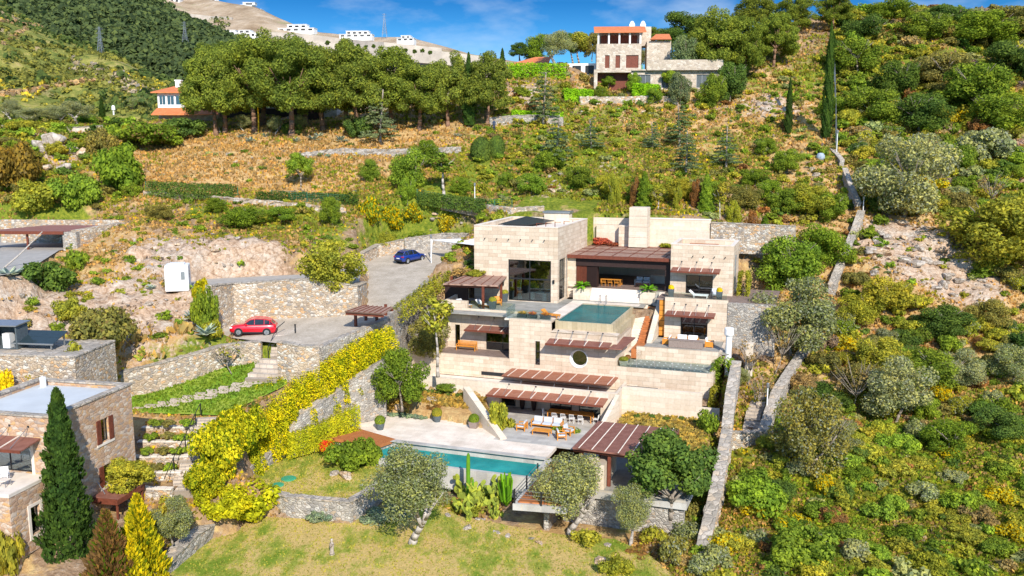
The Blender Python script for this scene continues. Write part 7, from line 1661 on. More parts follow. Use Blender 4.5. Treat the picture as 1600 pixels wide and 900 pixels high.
# ---- small rounded trees standing out of the scrub
TR = [(1340,110,60,64,'green'),(1395,150,70,60,'dark'),(1470,130,60,74,'olive'),(1360,190,64,70,'bright'),(1440,200,66,80,'dark'),(1520,170,90,96,'green'),(1580,120,70,80,'dark'),(1590,60,60,90,'olive'),(1530,70,60,90,'golddk'),(1440,60,50,70,'green'),(1350,60,44,60,'dark'),(1390,30,36,60,'green'),(1480,40,36,70,'dark'),
      (1570,200,70,90,'green'),(1490,260,60,70,'green'),(1260,330,60,80,'golddk'),(1225,330,50,60,'green'),(1290,340,60,70,'green'),(1300,180,40,50,'bright'),(1230,265,44,50,'bright'),(1195,240,34,40,'bright'),(1380,480,70,90,'golddk'),(1340,500,60,70,'yellowgreen'),(1470,520,60,90,'dark'),(1540,510,60,70,'olive'),(1380,580,80,90,'golddk'),(1440,600,80,110,'green'),(1345,610,60,80,'olive'),(1500,600,70,80,'greyolive'),(1580,590,70,80,'greyolive'),
      (1480,700,70,90,'green'),(1560,680,60,80,'dark'),(1310,700,60,70,'greyolive'),(1250,330,50,70,'yellowgreen'),(860,260,44,50,'green'),(830,300,40,50,'bright'),(790,290,30,30,'green'),(905,290,44,54,'green'),(950,300,40,44,'yellowgreen'),(1000,315,40,50,'green'),(1060,310,44,50,'golddk'),(1110,310,40,50,'green'),(1160,320,44,60,'olive'),(1180,290,36,46,'green'),(1200,310,40,50,'bright'),(720,300,34,40,'green'),(380,350,40,70,'green'),(440,345,30,50,'bright'),(340,330,30,40,'green'),(250,340,30,50,'olive'),(600,380,34,44,'yellowgreen'),(655,375,30,44,'green')]
for i, (px, py, h, w_, c) in enumerate(TR):
    if py < 230 and px > 1300: w_ *= 1.3; h *= 1.15; c = 'green' if c in ('bright', 'golddk') else c
    treepx('bushy_olive' if c == 'greyolive' else 'bushy', px, py+h*.1, h*.95, w_*1.1, c, 'small %s round tree %s' % (CN[c], where(px, py-h/2)), group='small rounded trees among the hillside scrub', seed=i)
# ---------------------------------------------------------------- boulders
def bouldermesh(seed):
    r = np.random.default_rng(seed); bm = bmesh.new(); bmesh.ops.create_icosphere(bm, subdivisions=3, radius=1.0)
    pl = [(Vector(r.normal(size=3)).normalized(), r.uniform(0.42,0.85)) for _ in range(15)]
    for v in bm.verts:
        for n_, d_ in pl:
            k = v.co.dot(n_)-d_
            if k > 0: v.co -= n_*k*0.97
        v.co *= 1+0.12*mnoise.noise(v.co*2.3+Vector((seed,0,0)))+0.06*mnoise.noise(v.co*6+Vector((seed,3,0)))
    me = bpy.data.meshes.new('boulder'); bm.to_mesh(me); bm.free(); me.materials.append(M['rock'] if seed % 3 else M['rock_orange']); return me
BM_ = [bouldermesh(i) for i in range(7)]
def boulder(x, y, z, s, label, group='pale boulders on the rock outcrop', flat=0.6):
    o = bpy.data.objects.new('boulder', random.choice(BM_)); col.objects.link(o); o.location = (x, y, z+s*0.12); o.rotation_euler = (random.uniform(-.3,.3), random.uniform(-.3,.3), random.uniform(0,6.3))
    o.scale = (s*random.uniform(.8,1.3), s, s*flat*random.uniform(.7,1.3)); return tag(o, label, 'boulder', group)
SZ = lambda s: 'small' if s < .45 else ('mid-sized' if s < .85 else 'large')
for cxp, cyp, sx_, sy_, n_, smax, grp in ((1430,400,70,45,75,1.1,'pale boulders on the rock outcrop'),(1500,440,45,22,26,1.0,'pale boulders on the rock outcrop'),(1380,370,40,20,22,1.0,'pale boulders on the rock outcrop'),(1200,172,40,18,20,1.2,'boulders on the slope below the small cypress'),(340,395,110,22,12,.8,'boulders in the rocky bank above the track'),(60,490,60,24,16,.8,'boulders in the left bank'),(450,250,160,14,26,.6,'stones along the dry slope'),(880,290,60,20,14,.8,'boulders on the middle slope'),(1260,270,40,14,12,.9,'boulders near the water tank'),(820,150,30,12,14,1.1,'boulders under the bungalow hedge'),(270,480,60,30,12,.6,'boulders in the left bank'),(700,345,60,14,14,.6,'stones on the planted slope'),(990,180,120,18,16,.8,'boulders on the middle slope')):
    for i in range(n_):
        px = rs.gauss(cxp, sx_*.6); py = rs.gauss(cyp, sy_*.6); p = hit(px, py)
        if blocked(np.array([p[0]]), np.array([p[1]]), 0.3)[0]: continue
        s = 0.2+(smax-0.2)*rs.random()**2; boulder(p[0], p[1], p[2], s, '%s pale boulder %s' % (SZ(s), where(px, py)), grp)
for i, (px, py, s, lab) in enumerate(((732,826,.42,'pale flat rock at the left foot of the cactus bed'),(776,832,.42,'pale rock at the right foot of the cactus bed'),(795,838,.34,'small pale rock right of its pair by the cactus bed'),(830,842,.34,'small pale stone between the cactus bed and the olive tree'),(843,848,.42,'grey rounded rock nearest the centre olive tree'),(752,812,.5,'brownish boulder under the prickly pears'),(938,878,.7,'grey mottled boulder by the bottom right shrubs'),(950,852,.35,'small grey rock behind the mottled boulder'),(1000,800,.5,'grey rock under the raised deck'),(700,806,.4,'pale rock left of the prickly pears'))):
    p = onZ(px, py, -28.8); boulder(p[0], p[1], -28.85, s, lab, None)
for i, (u, v, s, lab) in enumerate(((-9.6,-17.4,.9,'large tan boulder in the upper garden bed, left one'),(-7.9,-16.6,.7,'large tan boulder in the upper garden bed, right one'),(-10.6,-18.3,.6,'tan boulder at the corner of the upper garden bed'),(-12.0,-17.0,.6,'tan boulder near the grey wall stub'))):
    p = W(u, v, 0); boulder(p[0], p[1], zt(p[0], p[1]), s, lab, None)
for i, (px, py, s_, dz) in enumerate(((60,225,1.5,.8),(84,222,1.8,1.0),(110,228,1.5,.6),(130,232,1.2,.4),(72,250,1.3,0),(100,252,1.4,0),(52,246,1.1,0))):
    p = hit(px, py+14); boulder(p[0], p[1], p[2]+dz, s_, '%s in the broken rock face at far left' % ('grey block at the upper left','tallest grey block','grey block right of the tallest','grey block at the right end','low grey block at the centre left','low grey block at the centre','low grey block at the left end')[i], None, 1.0)
# ---------------------------------------------------------------- ground cover that nobody could count
def cover(name, n, pick_f, mat, colr, size, blades=3, tall=1.0, label=None):
    r = np.random.default_rng(len(name)*13)
    # sample in world, denser near the camera
    t = r.random(n*4); Y = 50+t**1.7*165; X = (r.random(n*4)-0.5)*1.28*Y
    ok = ~blocked(X, Y, 0.1); X, Y = X[ok], Y[ok]; Z = Zt(X, Y); px, py, dep = projv(X, Y, Z)
    pr = pick_f(X, Y, px, py); ok = (r.random(len(X)) < pr) & (px > -40) & (px < 1640) & (py > -10) & (py < 960); X, Y, Z = X[ok][:n], Y[ok][:n], Z[ok][:n]
    m_ = len(X); k = np.repeat(np.arange(m_), blades); N_ = len(k)
    s = size*(0.6+0.9*r.random(N_))*(0.75+Y[k]/150)
    p = np.stack([X[k], Y[k], Z[k]], 1)+r.normal(size=(N_,3))*np.array([1,1,0])*s[:,None]*0.8
    up = np.stack([r.normal(0,.45,N_), r.normal(0,.45,N_), np.ones(N_)], 1); up /= np.linalg.norm(up,axis=1)[:,None]
    sd_ = np.cross(up, r.normal(size=(N_,3))); sd_ /= np.linalg.norm(sd_,axis=1)[:,None]
    a = s[:,None]*tall; b = s[:,None]*0.55
    V_ = np.stack([p-sd_*b*.6, p+sd_*b*.6, p+sd_*b+up*a, p-sd_*b*.7+up*a*1.1], 1).reshape(-1,3)
    o = bpy.data.objects.new(name, leafmesh(name, V_, mat)); col.objects.link(o); o.color = (*colr, 1); tag(o, label, None, None, 'stuff'); return o
def zf(arr):
    def f(X, Y):
        i = np.clip(np.searchsorted(GX, X)-1, 0, len(GX)-1); j = np.clip(np.searchsorted(GY, Y)-1, 0, len(GY)-1); return arr[j, i]
    return f
fr, fg, fb = zf(zr), zf(zg), zf(zb)
def nz2(X, Y, s, sd): return fbm(X, Y, s, sd, 3)
rockm = lambda X, Y: np.clip(1-0.9*fr(X, Y), 0.06, 1)
cover('dry_grass', 46000, lambda X, Y, px, py: np.clip(0.42+fb(X,Y)*.7+nz2(X,Y,5,1)*1.3-fg(X,Y)*.1, 0, 1)*rockm(X,Y)*.9, 'grass', (0.36,0.24,0.10), 0.15, 3)
cover('green_ground_cover', 48000, lambda X, Y, px, py: np.clip(0.16+fg(X,Y)*.5+nz2(X,Y,6,7)*1.3-fb(X,Y)*.25, 0, 1)*rockm(X,Y), 'grass', (0.20,0.21,0.03), 0.16, 4)
cover('yellow_wildflowers', 9000, lambda X, Y, px, py: np.clip(nz2(X,Y,7,21)*2.2-.12, 0, 1)*rockm(X,Y)*(px > 60), 'grass', (0.45,0.36,0.02), 0.14, 3)
cover('grey_brush', 7000, lambda X, Y, px, py: np.clip(nz2(X,Y,5,41)*2-.2, 0, 1)*.8, 'grass', (0.24,0.19,0.16), 0.17, 3)
cover('bright_fennel', 30000, lambda X, Y, px, py: np.clip((py-660)/60, 0, 1)*(px > WX(py)+10)*np.clip(.6+nz2(X,Y,5,61)*1.6, 0, 1), 'grass', (0.15,0.22,0.02), 0.17, 4)
# tall golden grass bank above the left ochre wall
AV = AVOID; 
cover('golden_grass', 5200, lambda X, Y, px, py: ((px > 130) & (px < 345) & (py > 515+ (345-px)*.17-8) & (py < 600)).astype(float)*(Y > 74), 'grass', (0.40,0.29,0.11), 0.30, 4, 1.8)
def lawncover(name, poly, z, n, colr, size):
    P = np.array([p[:2] for p in poly]); r = np.random.default_rng(3); X = r.uniform(P[:,0].min(), P[:,0].max(), n); Y = r.uniform(P[:,1].min(), P[:,1].max(), n)
    ok = (polyd(P, X, Y) < -0.1) & (Y > 44); X, Y = X[ok], Y[ok]; zz = z(X, Y) if callable(z) else np.full(X.shape, z); zz = zz+fbm(X, Y, 3, 5, 3)*(0.12 if name == 'lawn_grass' else 0.06)+0.01
    n = len(X); up = np.stack([r.normal(0,.6,n), r.normal(0,.6,n), np.ones(n)], 1); sd_ = np.cross(up, r.normal(size=(n,3))); sd_ /= np.linalg.norm(sd_,axis=1)[:,None]; s = size*(.6+.8*r.random(n))[:,None]
    p = np.stack([X,Y,zz],1); V_ = np.stack([p-sd_*s*.5,p+sd_*s*.5,p+sd_*s*.6+up*s,p-sd_*s*.3+up*s],1).reshape(-1,3)
    o = bpy.data.objects.new(name, leafmesh(name, V_, 'lawn_blade')); col.objects.link(o); o.color = (*colr, 1); tag(o, None, None, None, 'stuff')
lawncover('lawn_grass', LAWN, -28.8, 24000, (0.28,0.28,0.06), 0.075)
lawncover('lawn_grass', UPLAWN, -27.2, 6000, (0.28,0.28,0.06), 0.075)
lawncover('grass_tufts', GRASS, GRASS_Z, 5000, (0.13,0.20,0.025), 0.13)
# garden beds of the villa
def bedcover(name, uvpoly, zf_, n, colr, size, tall=1.0):
    P = np.array([(q[0], q[1]) for q in uvpoly]); r = np.random.default_rng(9); X = r.uniform(P[:,0].min(), P[:,0].max(), n*2); Y = r.uniform(P[:,1].min(), P[:,1].max(), n*2)
    ok = polyd(P, X, Y) < -0.15; X, Y = X[ok][:n], Y[ok][:n]; n = len(X); Z = zf_(X, Y)
    up = np.stack([r.normal(0,.4,n), r.normal(0,.4,n), np.ones(n)], 1); sd_ = np.cross(up, r.normal(size=(n,3))); sd_ /= np.linalg.norm(sd_,axis=1)[:,None]; s = size*(.6+.8*r.random(n))[:,None]
    p = np.stack([X,Y,Z],1); V_ = np.stack([p-sd_*s*.4,p+sd_*s*.4,p+sd_*s*.6+up*s*tall,p-sd_*s*.5+up*s*tall],1).reshape(-1,3)
    o = bpy.data.objects.new(name, leafmesh(name, V_, 'grass')); col.objects.link(o); o.color = (*colr, 1); tag(o, None, None, None, 'stuff')
bl = [W(*q) for q in ((-12.8,-15.2),(-2.9,-15.2),(0.6,-20.8),(-3.7,-17.6),(-8.6,-17.3),(-9.2,-18.6),(-13.2,-19.4))]
bedcover('bed_grass', bl, lambda X, Y: Zt(X, Y), 3600, (0.34,0.25,0.07), 0.24, 1.1)
br_ = [W(*q) for q in ((10.7,-13.3),(18.6,-13.3),(19.0,-22.6),(10.7,-22.6))]
bedcover('bed_grass', br_, lambda X, Y: Zt(X, Y), 3600, (0.30,0.24,0.07), 0.22, 1.1)
# ---------------------------------------------------------------- far woods and scrub on the distant hills
def farcover(name, P, n, colr, rad, q, size, mat='leaf', sel=None, seed=1, lift=.6):
    r = np.random.default_rng(seed); nv, nu, _ = P.shape; j = r.random(n)*(nv*0.86-2); i = r.random(n)*(nu-2); ji = j.astype(int); ii = i.astype(int); fj = (j-ji)[:,None]; fi = (i-ii)[:,None]
    p = (P[ji,ii]*(1-fi)+P[ji,ii+1]*fi)*(1-fj)+(P[ji+1,ii]*(1-fi)+P[ji+1,ii+1]*fi)*fj
    if sel is not None: p = p[sel(p) > r.random(len(p))]
    px, py, _d = projv(p[:,0], p[:,1], p[:,2]); p = p[(px > -60) & (px < 1660) & (py > -60)]
    s = rad*r.uniform(.6,1.35,len(p)); k = np.repeat(np.arange(len(p)), q); m_ = len(k); d = r.normal(size=(m_,3)); d /= np.linalg.norm(d,axis=1)[:,None]; d[:,2] = np.abs(d[:,2])
    c_ = p[k]+d*s[k][:,None]*np.array([1,1,1.0])+np.array([0,0,1])*s[k][:,None]*lift*0.3; nm = d+r.normal(size=(m_,3))*.4; nm /= np.linalg.norm(nm,axis=1)[:,None]
    a = np.cross(nm, r.normal(size=(m_,3))); a /= np.linalg.norm(a,axis=1)[:,None]; b = np.cross(nm, a); z = (s[k]*size*(.6+.8*r.random(m_)))[:,None]
    o = bpy.data.objects.new(name, leafmesh(name, np.stack([c_-a*z,c_-b*z,c_+a*z,c_+b*z],1).reshape(-1,3), mat)); col.objects.link(o); o.color = (*colr, 1); tag(o, None, None, None, 'stuff')
farcover('far_forest', HB, 11000, (0.075,0.11,0.05), 4.2, 20, 0.34, seed=2, sel=lambda p: np.clip(1.2+fbm(p[:,0],p[:,1],120,4,3)*1.6, .1, 1))
farcover('far_scrub', HA, 12000, (0.17,0.18,0.05), 1.4, 12, 0.4, 'leaf', seed=3, sel=lambda p: np.clip(.35+fbm(p[:,0],p[:,1],50,14,3)*2.2, .05, 1))
farcover('far_scrub', HA, 2200, (0.08,0.12,0.04), 2.4, 20, 0.36, seed=5, sel=lambda p: np.clip(.3+fbm(p[:,0],p[:,1],40,24,3)*2.6, 0, 1))
farcover('far_flowers', HA, 2600, (0.42,0.36,0.05), 1.2, 12, 0.4, 'leaf', seed=6, sel=lambda p: np.clip(fbm(p[:,0],p[:,1],60,34,3)*3-.1, 0, 1))
farcover('far_bushes', HC, 2600, (0.13,0.14,0.06), 2.6, 12, 0.5, seed=7, sel=lambda p: np.clip(fbm(p[:,0],p[:,1],150,44,3)*3-.3, 0, 1))
def nearline(pts, w_):
    def f(p):
        px, py, _ = projv(p[:,0], p[:,1], p[:,2]); d = np.full(len(p), 1e9)
        for (x0, y0), (x1, y1) in zip(pts[:-1], pts[1:]):
            t = np.clip(((px-x0)*(x1-x0)+(py-y0)*(y1-y0))/((x1-x0)**2+(y1-y0)**2), 0, 1); d = np.minimum(d, np.hypot(px-x0-t*(x1-x0), py-y0-t*(y1-y0)))
        return np.clip(1.5-d/w_, 0, 1)
    return f
farcover('limestone_rocks', HA, 60000, (0.34,0.30,0.26), .9, 5, 0.7, 'petal', seed=11, sel=lambda p: nearline([(118,100),(150,112),(178,122),(215,140),(255,160),(300,178)], 9)(p)*.45)
farcover('dirt_path', HA, 120000, (0.34,0.25,0.16), .8, 4, 0.9, 'petal', seed=12, sel=lambda p: np.maximum(nearline([(-20,30),(30,36),(80,46)], 1.6)(p), np.maximum(nearline([(-20,150),(40,145),(90,135),(130,128),(160,126)], 2.0)(p), nearline([(5,70),(30,52),(45,44)], 1.2)(p))))
farcover('far_bushes', HC, 5000, (0.10,0.13,0.05), 2.4, 12, 0.5, seed=13, sel=lambda p: nearline([(240,30),(300,40),(345,40)], 12)(p))
for i, (px, py, Y) in enumerate([(462,73,930),(512,72,925),(542,74,920),(550,76,915),(560,75,915),(572,77,910),(584,76,910),(596,79,905),(608,80,900),(620,79,900),(634,82,895),(648,84,890),(660,83,890),(672,86,880)]):
    p = atY(px, py+3, Y); k = 1 if i < 2 else .8; tree('round', tuple(p), 8*k, 6.5*k, C['dark'], 'small dark tree on the lowest pale terrace, %s along the line' % ('first','second','third','fourth','fifth','sixth','seventh','eighth','ninth','tenth','eleventh','twelfth','thirteenth','last')[i], group='dark trees lined along the lowest pale terrace', seed=i)
# pale rock band and dirt tracks on the scrub hill
def strip(name, pts, wd, mat, n=40):
    P = np.array([atY(*q) for q in pts]); t = np.linspace(0, len(P)-1, n); k = np.clip(t.astype(int), 0, len(P)-2); f = (t-k)[:,None]; c_ = P[k]*(1-f)+P[k+1]*f
    vs = []; r = np.random.default_rng(4)
    flat = HA.reshape(-1,3)
    for i in range(n):
        w2 = wd*(.7+.6*r.random())
        for s in (-.5, 0, .5):
            x, y = c_[i,0]+r.normal(0,wd*.04), c_[i,1]+s*w2; j = np.argmin((flat[:,0]-x)**2+(flat[:,1]-y)**2); vs.append((x, y, flat[j,2]+1.0+(0.5 if s == 0 else -.9)))
    o = bpy.data.objects.new(name, grid_mesh(name, np.array(vs), 3, n, M[mat])); me = o.data; me.flip_normals(); col.objects.link(o); return tag(o, kind='structure')
# ================================================================ VEHICLES
def car(label, p, rz, paint, pitch=0.0, roll=0.0, L=4.35, Wd=1.82, H=1.6):
    g_ = empty('car', tuple(p), rz, label, 'car'); g_.rotation_euler = (roll, pitch, rz)
    m, t, o = newmat('car_paint'); pbsdf(t, o, paint, 0.28, spec=0.6, Coat_Weight=0.8, Coat_Roughness=0.06); blk = M['metal_dark']
    # stations along x (front = -x): (x, zlow, zbelt, halfwidth)
    xs = [-L/2, -L/2+.12, -L/2+.45, -L/2+1.1, -.62, .0, .7, 1.35, L/2-.28, L/2-.06, L/2]
    hood = [0.66,0.80,0.90,0.99,1.06,1.06,1.07,1.09,1.10,1.02,0.80]; low = [0.34,0.26,0.24,0.24,0.24,0.24,0.24,0.24,0.26,0.32,0.42]; hw = [.62,.78,.87,.90,.91,.91,.91,.90,.87,.80,.70]
    vs = []; fs = []
    for x, h, l, w_ in zip(xs, hood, low, hw):
        vs += [(x,-w_*.9,l),(x,-w_,l+.18),(x,-w_,(l+h)/2),(x,-w_*.98,h-.10),(x,-w_*.88,h),(x,w_*.88,h),(x,w_*.98,h-.10),(x,w_,(l+h)/2),(x,w_,l+.18),(x,w_*.9,l)]
    for i in range(len(xs)-1):
        for k in range(9): fs.append((i*10+k, i*10+k+1, (i+1)*10+k+1, (i+1)*10+k))
        fs.append((i*10+9, i*10, (i+1)*10, (i+1)*10+9))
    fs += [tuple(range(10))[::-1], tuple((len(xs)-1)*10+k for k in range(10))]
    MB().add(vs, [f[::-1] for f in fs]).build('body', m, g_, smooth=True, bevel=0)
    # cabin
    def ring(x, z, w_): return [(x,-w_,z),(x,w_,z)]
    B = [(-.95,1.03,.80),(-.28,1.50,.66),(.15,H,.62),(1.05,H-.02,.61),(1.55,1.46,.60),(1.98,1.08,.76)]
    base = [(-.95,1.03,.80),(-.4,1.05,.83),(.15,1.06,.84),(1.05,1.08,.84),(1.6,1.09,.82),(1.98,1.08,.76)]
    gl = MB(); rf = MB()
    for i in range(5):
        a, b, c_, d = B[i], B[i+1], base[i], base[i+1]
        for s in (-1, 1):
            q = [(c_[0],s*c_[2],c_[1]),(d[0],s*d[2],d[1]),(b[0],s*b[2],b[1]),(a[0],s*a[2],a[1])]
            gl.add(q if s < 0 else q[::-1], [(0,1,2,3)])
        q = [(a[0],-a[2],a[1]),(b[0],-b[2],b[1]),(b[0],b[2],b[1]),(a[0],a[2],a[1])]; (gl if i in (0,4) else rf).add(q, [(0,1,2,3)])
    gm, t, o = newmat('car_glass'); pbsdf(t, o, (0.015,0.02,0.025), 0.05, spec=0.7)
    gl.build('windows', gm, g_)
    rf.v = [(x, y, z+.012) for x, y, z in rf.v]; rf.build('roof', m, g_)
    pl = MB()
    for s in (-1, 1):
        for x in (-.95,.12,1.08,1.5):
            i = min(range(6), key=lambda k: abs(B[k][0]-x)); a = B[i]; c_ = base[i]; pl.tube((c_[0],s*(c_[2]+.005),c_[1]),(a[0],s*(a[2]+.005),a[1]),.035,n=5)
        pl.path([(q[0],s*(q[2]+.01),q[1]) for q in B],.035,5)
    pl.build('window_pillars', m, g_)
    for sx in (-1, 1):
        for s in (-1, 1):
            x = -1.33 if sx < 0 else 1.30
            w1 = MB(); w1.tube((x, s*.70, .34),(x, s*.925, .34), .345, n=22).build('tyre', plain('tyre_rubber',(.02,.02,.02),.9,.1) if 'tyre_rubber' not in bpy.data.materials else bpy.data.materials['tyre_rubber'], wh := bpy_empty('wheel', g_))
            r_ = MB(); r_.tube((x, s*.926, .34),(x, s*.935, .34), .235, n=18)
            for k in range(5):
                a = k*1.2566; r_.tube((x, s*.94,.34),(x+.21*math.cos(a), s*.94, .34+.21*math.sin(a)), .03, n=4)
            r_.build('rim', M['metal_grey'], wh)
            MB().tube((x, s*.86, .36),(x, s*.917, .36), .40, n=22).build('wheel_arch', blk, g_)
    MB().box(-1.0,1.0,-.925,-.87,.24,.36).box(-1.0,1.0,.87,.925,.24,.36).build('sill_trim', blk, g_)
    for s in (-1, 1):
        MB().box(-L/2+.02,-L/2+.28, *(sorted((s*.46,s*.80))), .70,.80).build('headlight', M['fabric_white'], g_)
        rl = plain('red_lamp',(.45,.01,.01),.3,.05) if 'red_lamp' not in bpy.data.materials else bpy.data.materials['red_lamp']
        MB().box(L/2-.22,L/2-.02, *(sorted((s*.52,s*.84))), .84,.97).build('tail_light', rl, g_)
        MB().box(-.72,-.5, *(sorted((s*.90,s*1.06))), 1.02,1.16).build('wing_mirror', m, g_)
        MB().box(.3,.42, *(sorted((s*.915,s*.935))), .84,.87).build('door_handle', m, g_)
    MB().box(-L/2-.01,-L/2+.1,-.5,.5,.36,.56).build('grille', blk, g_); MB().box(L/2-.10,L/2+.03,-.66,.66,.34,.54).build('rear_bumper', blk, g_)
    MB().box(L/2-.02,L/2+.015,-.26,.26,.66,.77).build('number_plate', M['fabric_white'], g_); MB().box(-L/2-.03,-L/2-.01,-.26,.26,.42,.52).build('number_plate', M['fabric_white'], g_)
    MB().hexa([(1.5,-.58,1.47),(1.75,-.5,1.44),(1.75,.5,1.44),(1.5,.58,1.47)],[(1.5,-.58,1.51),(1.75,-.5,1.48),(1.75,.5,1.48),(1.5,.58,1.51)]).build('spoiler', m, g_)
    return g_
def bpy_empty(name, parent):
    o = bpy.data.objects.new(name, None); col.objects.link(o); o.parent = parent; return o
p = onplane(394, 524, DRIVE_Z); car('red hatchback-style car parked on the cobbles above the stone steps', (p[0], p[1]+0.6, p[2]+0.02), R(9), (0.62,0.005,0.02), pitch=R(2), L=4.4)
p = onplane(640, 410, DRIVE_Z); car('dark blue car parked at the top of the cobbled drive, seen from behind', (p[0], p[1]+0.6, p[2]+0.02), R(-128), (0.004,0.03,0.22), pitch=R(2), L=4.3)

# ================================================================ FURNITURE AND POTS
def atuv(name, u, v, z, label, cat, rz=0, group=None): return empty(name, tuple(W(u, v, z)), -YAW+rz, label, cat, group)
def armchair(u, v, z, label, rz=0, w_=0.85, seats=1, wood='teak', cush='fabric_grey', solid=False, name='armchair', cat='armchair'):
    g_ = atuv(name, u, v, z, label, cat, rz); L = w_*seats/2
    for sx in (-1, 1):
        for y in (-.38, .38): MB().box(sx*L-.04, sx*L+.04, y-.04, y+.04, 0, .62).build('leg', M[wood], g_)
        if solid: MB().box(sx*L-.05, sx*L+.05, -.36, .36, .08, .6).build('arm', M[wood], g_)
        else: MB().box(sx*L-.06, sx*L+.06, -.42, .42, .621, .67).build('arm', M[wood], g_)
    b = MB(); b.box(-L+.05, L-.05, -.40, .40, .26, .34)
    for k in range(5): b.box(-L+.05, L-.05, .36, .40, .40+k*.09, .45+k*.09)
    b.build('frame', M[wood], g_)
    for i in range(seats):
        x = -L+w_*i+w_/2
        MB().box(x-w_/2+.07, x+w_/2-.07, -.40, .30, .345, .49).build('seat_cushion', M[cush], g_, bevel=.04)
        MB().hexa([(x-w_/2+.07,.16,.49),(x+w_/2-.07,.16,.49),(x+w_/2-.07,.34,.49),(x-w_/2+.07,.34,.49)],[(x-w_/2+.07,.26,.92),(x+w_/2-.07,.26,.92),(x+w_/2-.07,.42,.92),(x-w_/2+.07,.42,.92)]).build('back_cushion', M[cush], g_, bevel=.04)
    return g_
def table(name, u, v, z, L, D, h, label, wood='teak', rz=0, cat='table'):
    g_ = atuv(name, u, v, z, label, cat, rz); MB().box(-L/2, L/2, -D/2, D/2, h-.06, h).build('tabletop', M[wood], g_, bevel=.01)
    for sx in (-1, 1):
        for sy in (-1, 1): MB().box(sx*(L/2-.08)-.04, sx*(L/2-.08)+.04, sy*(D/2-.08)-.04, sy*(D/2-.08)+.04, 0, h-.062).build('leg', M[wood], g_)
    return g_
# patio lounge
armchair(4.2, -17.6, -26, 'long teak sofa with pale grey cushions on the patio', seats=3, w_=.95, name='sofa', cat='sofa')
armchair(2.2, -19.0, -26, 'teak armchair with grey cushions left of the patio coffee table', rz=R(-90))
armchair(6.6, -18.9, -26, 'teak armchair with grey cushions right of the patio coffee table, rear one', rz=R(80))
armchair(6.3, -20.3, -26, 'teak armchair nearest the border plants of the patio', rz=R(115))
table('coffee_table', 4.3, -19.6, -26, 1.7, .95, .42, 'low teak coffee table between the patio armchairs')
table('dining_table', 5.6, -14.6, -26, 4.4, 1.15, .76, 'long brown dining table under the lower slatted awning', 'teak')
def wirechair(u, v, z, label, rz, group, m='metal_white'):
    g_ = atuv('dining_chair', u, v, z, label, 'chair', rz, group)
    for sx in (-1, 1):
        for y in (-.2, .2): MB().tube((sx*.21, y, 0),(sx*.19, y, .45), .018, n=5).build('leg', M[m], g_)
    MB().box(-.23,.23,-.23,.23,.45,.49).build('seat', M[m], g_)
    b = MB(); b.path([(-.21,-.22,.49),(-.21,-.26,.86),(.21,-.26,.86),(.21,-.22,.49)], .022, 5)
    for x in (-.1, 0, .1): b.tube((x,-.23,.49),(x,-.26,.86),.012,n=4)
    b.build('backrest', M[m], g_); return g_
for i in range(4): wirechair(4.3+i*.85, -15.5, -26, 'white metal chair on the near side of the long dining table, %s from the left' % ('first','second','third','last')[i], 0, 'white metal chairs round the dining table')
wirechair(3.1, -14.6, -26, 'white metal chair at the left head of the long dining table', R(-90), 'white metal chairs round the dining table'); wirechair(8.2, -15.0, -26, 'white metal chair at the right end of the long dining table', R(90), 'white metal chairs round the dining table')
for i, x in enumerate((0.15, 1.35)):
    g_ = atuv('urn', x, -12.75, -26, ('tall dark urn against the portico wall, left one','tall dark urn against the portico wall, right one')[i], 'urn', 0, 'pair of tall dark urns in the portico')
    MB().lathe([(.16,0),(.24,.4),(.28,1.0),(.24,1.5),(.12,1.75),(.15,1.85)], n=14).build('vessel', M['wood_black'], g_, smooth=True)
# sofa terrace
armchair(14.9, -3.6, -20.3, 'white cushioned two-seat sofa on the right terrace', seats=2, w_=1.1, cush='fabric_white', name='sofa', cat='sofa')
armchair(12.9, -4.0, -20.3, 'orange teak armchair left of the white sofa', rz=R(-90), cush='fabric_white', solid=True); armchair(17.2, -4.0, -20.3, 'orange teak armchair right of the white sofa', rz=R(90), cush='fabric_white', solid=True)
g_ = atuv('wicker_screen', 15.0, -5.2, -20.3, 'brown wicker bench block in front of the white sofa', 'bench'); MB().box(-1.7,1.7,-.35,.35,0,.75).build('block', M['rattan'], g_, bevel=.05); MB().box(-1.74,1.74,-.39,.39,.76,.80).build('top', M['rattan'], g_)
# teak bench on the left deck
g_ = atuv('garden_bench', -7.6, -8.2, -21.6, 'orange teak garden bench on the left deck', 'bench')
for s in (-1, 1):
    for y in (-.3,.3): MB().box(s*1.05-.04,s*1.05+.04,y-.04,y+.04,0,.62 if y < 0 else .95).build('leg', M['teak'], g_)
    MB().box(s*1.05-.05,s*1.05+.05,-.36,.34,.621 if 1 else 0,.66).build('arm', M['teak'], g_)
b = MB()
for k in range(5): b.box(-1.08,1.08,-.33+k*.13,-.23+k*.13,.42,.46)
b.build('seat', M['teak'], g_); b = MB()
for k in range(4): b.box(-1.0,1.0,.27,.31,.52+k*.12,.60+k*.12)
b.build('backrest', M['teak'], g_)
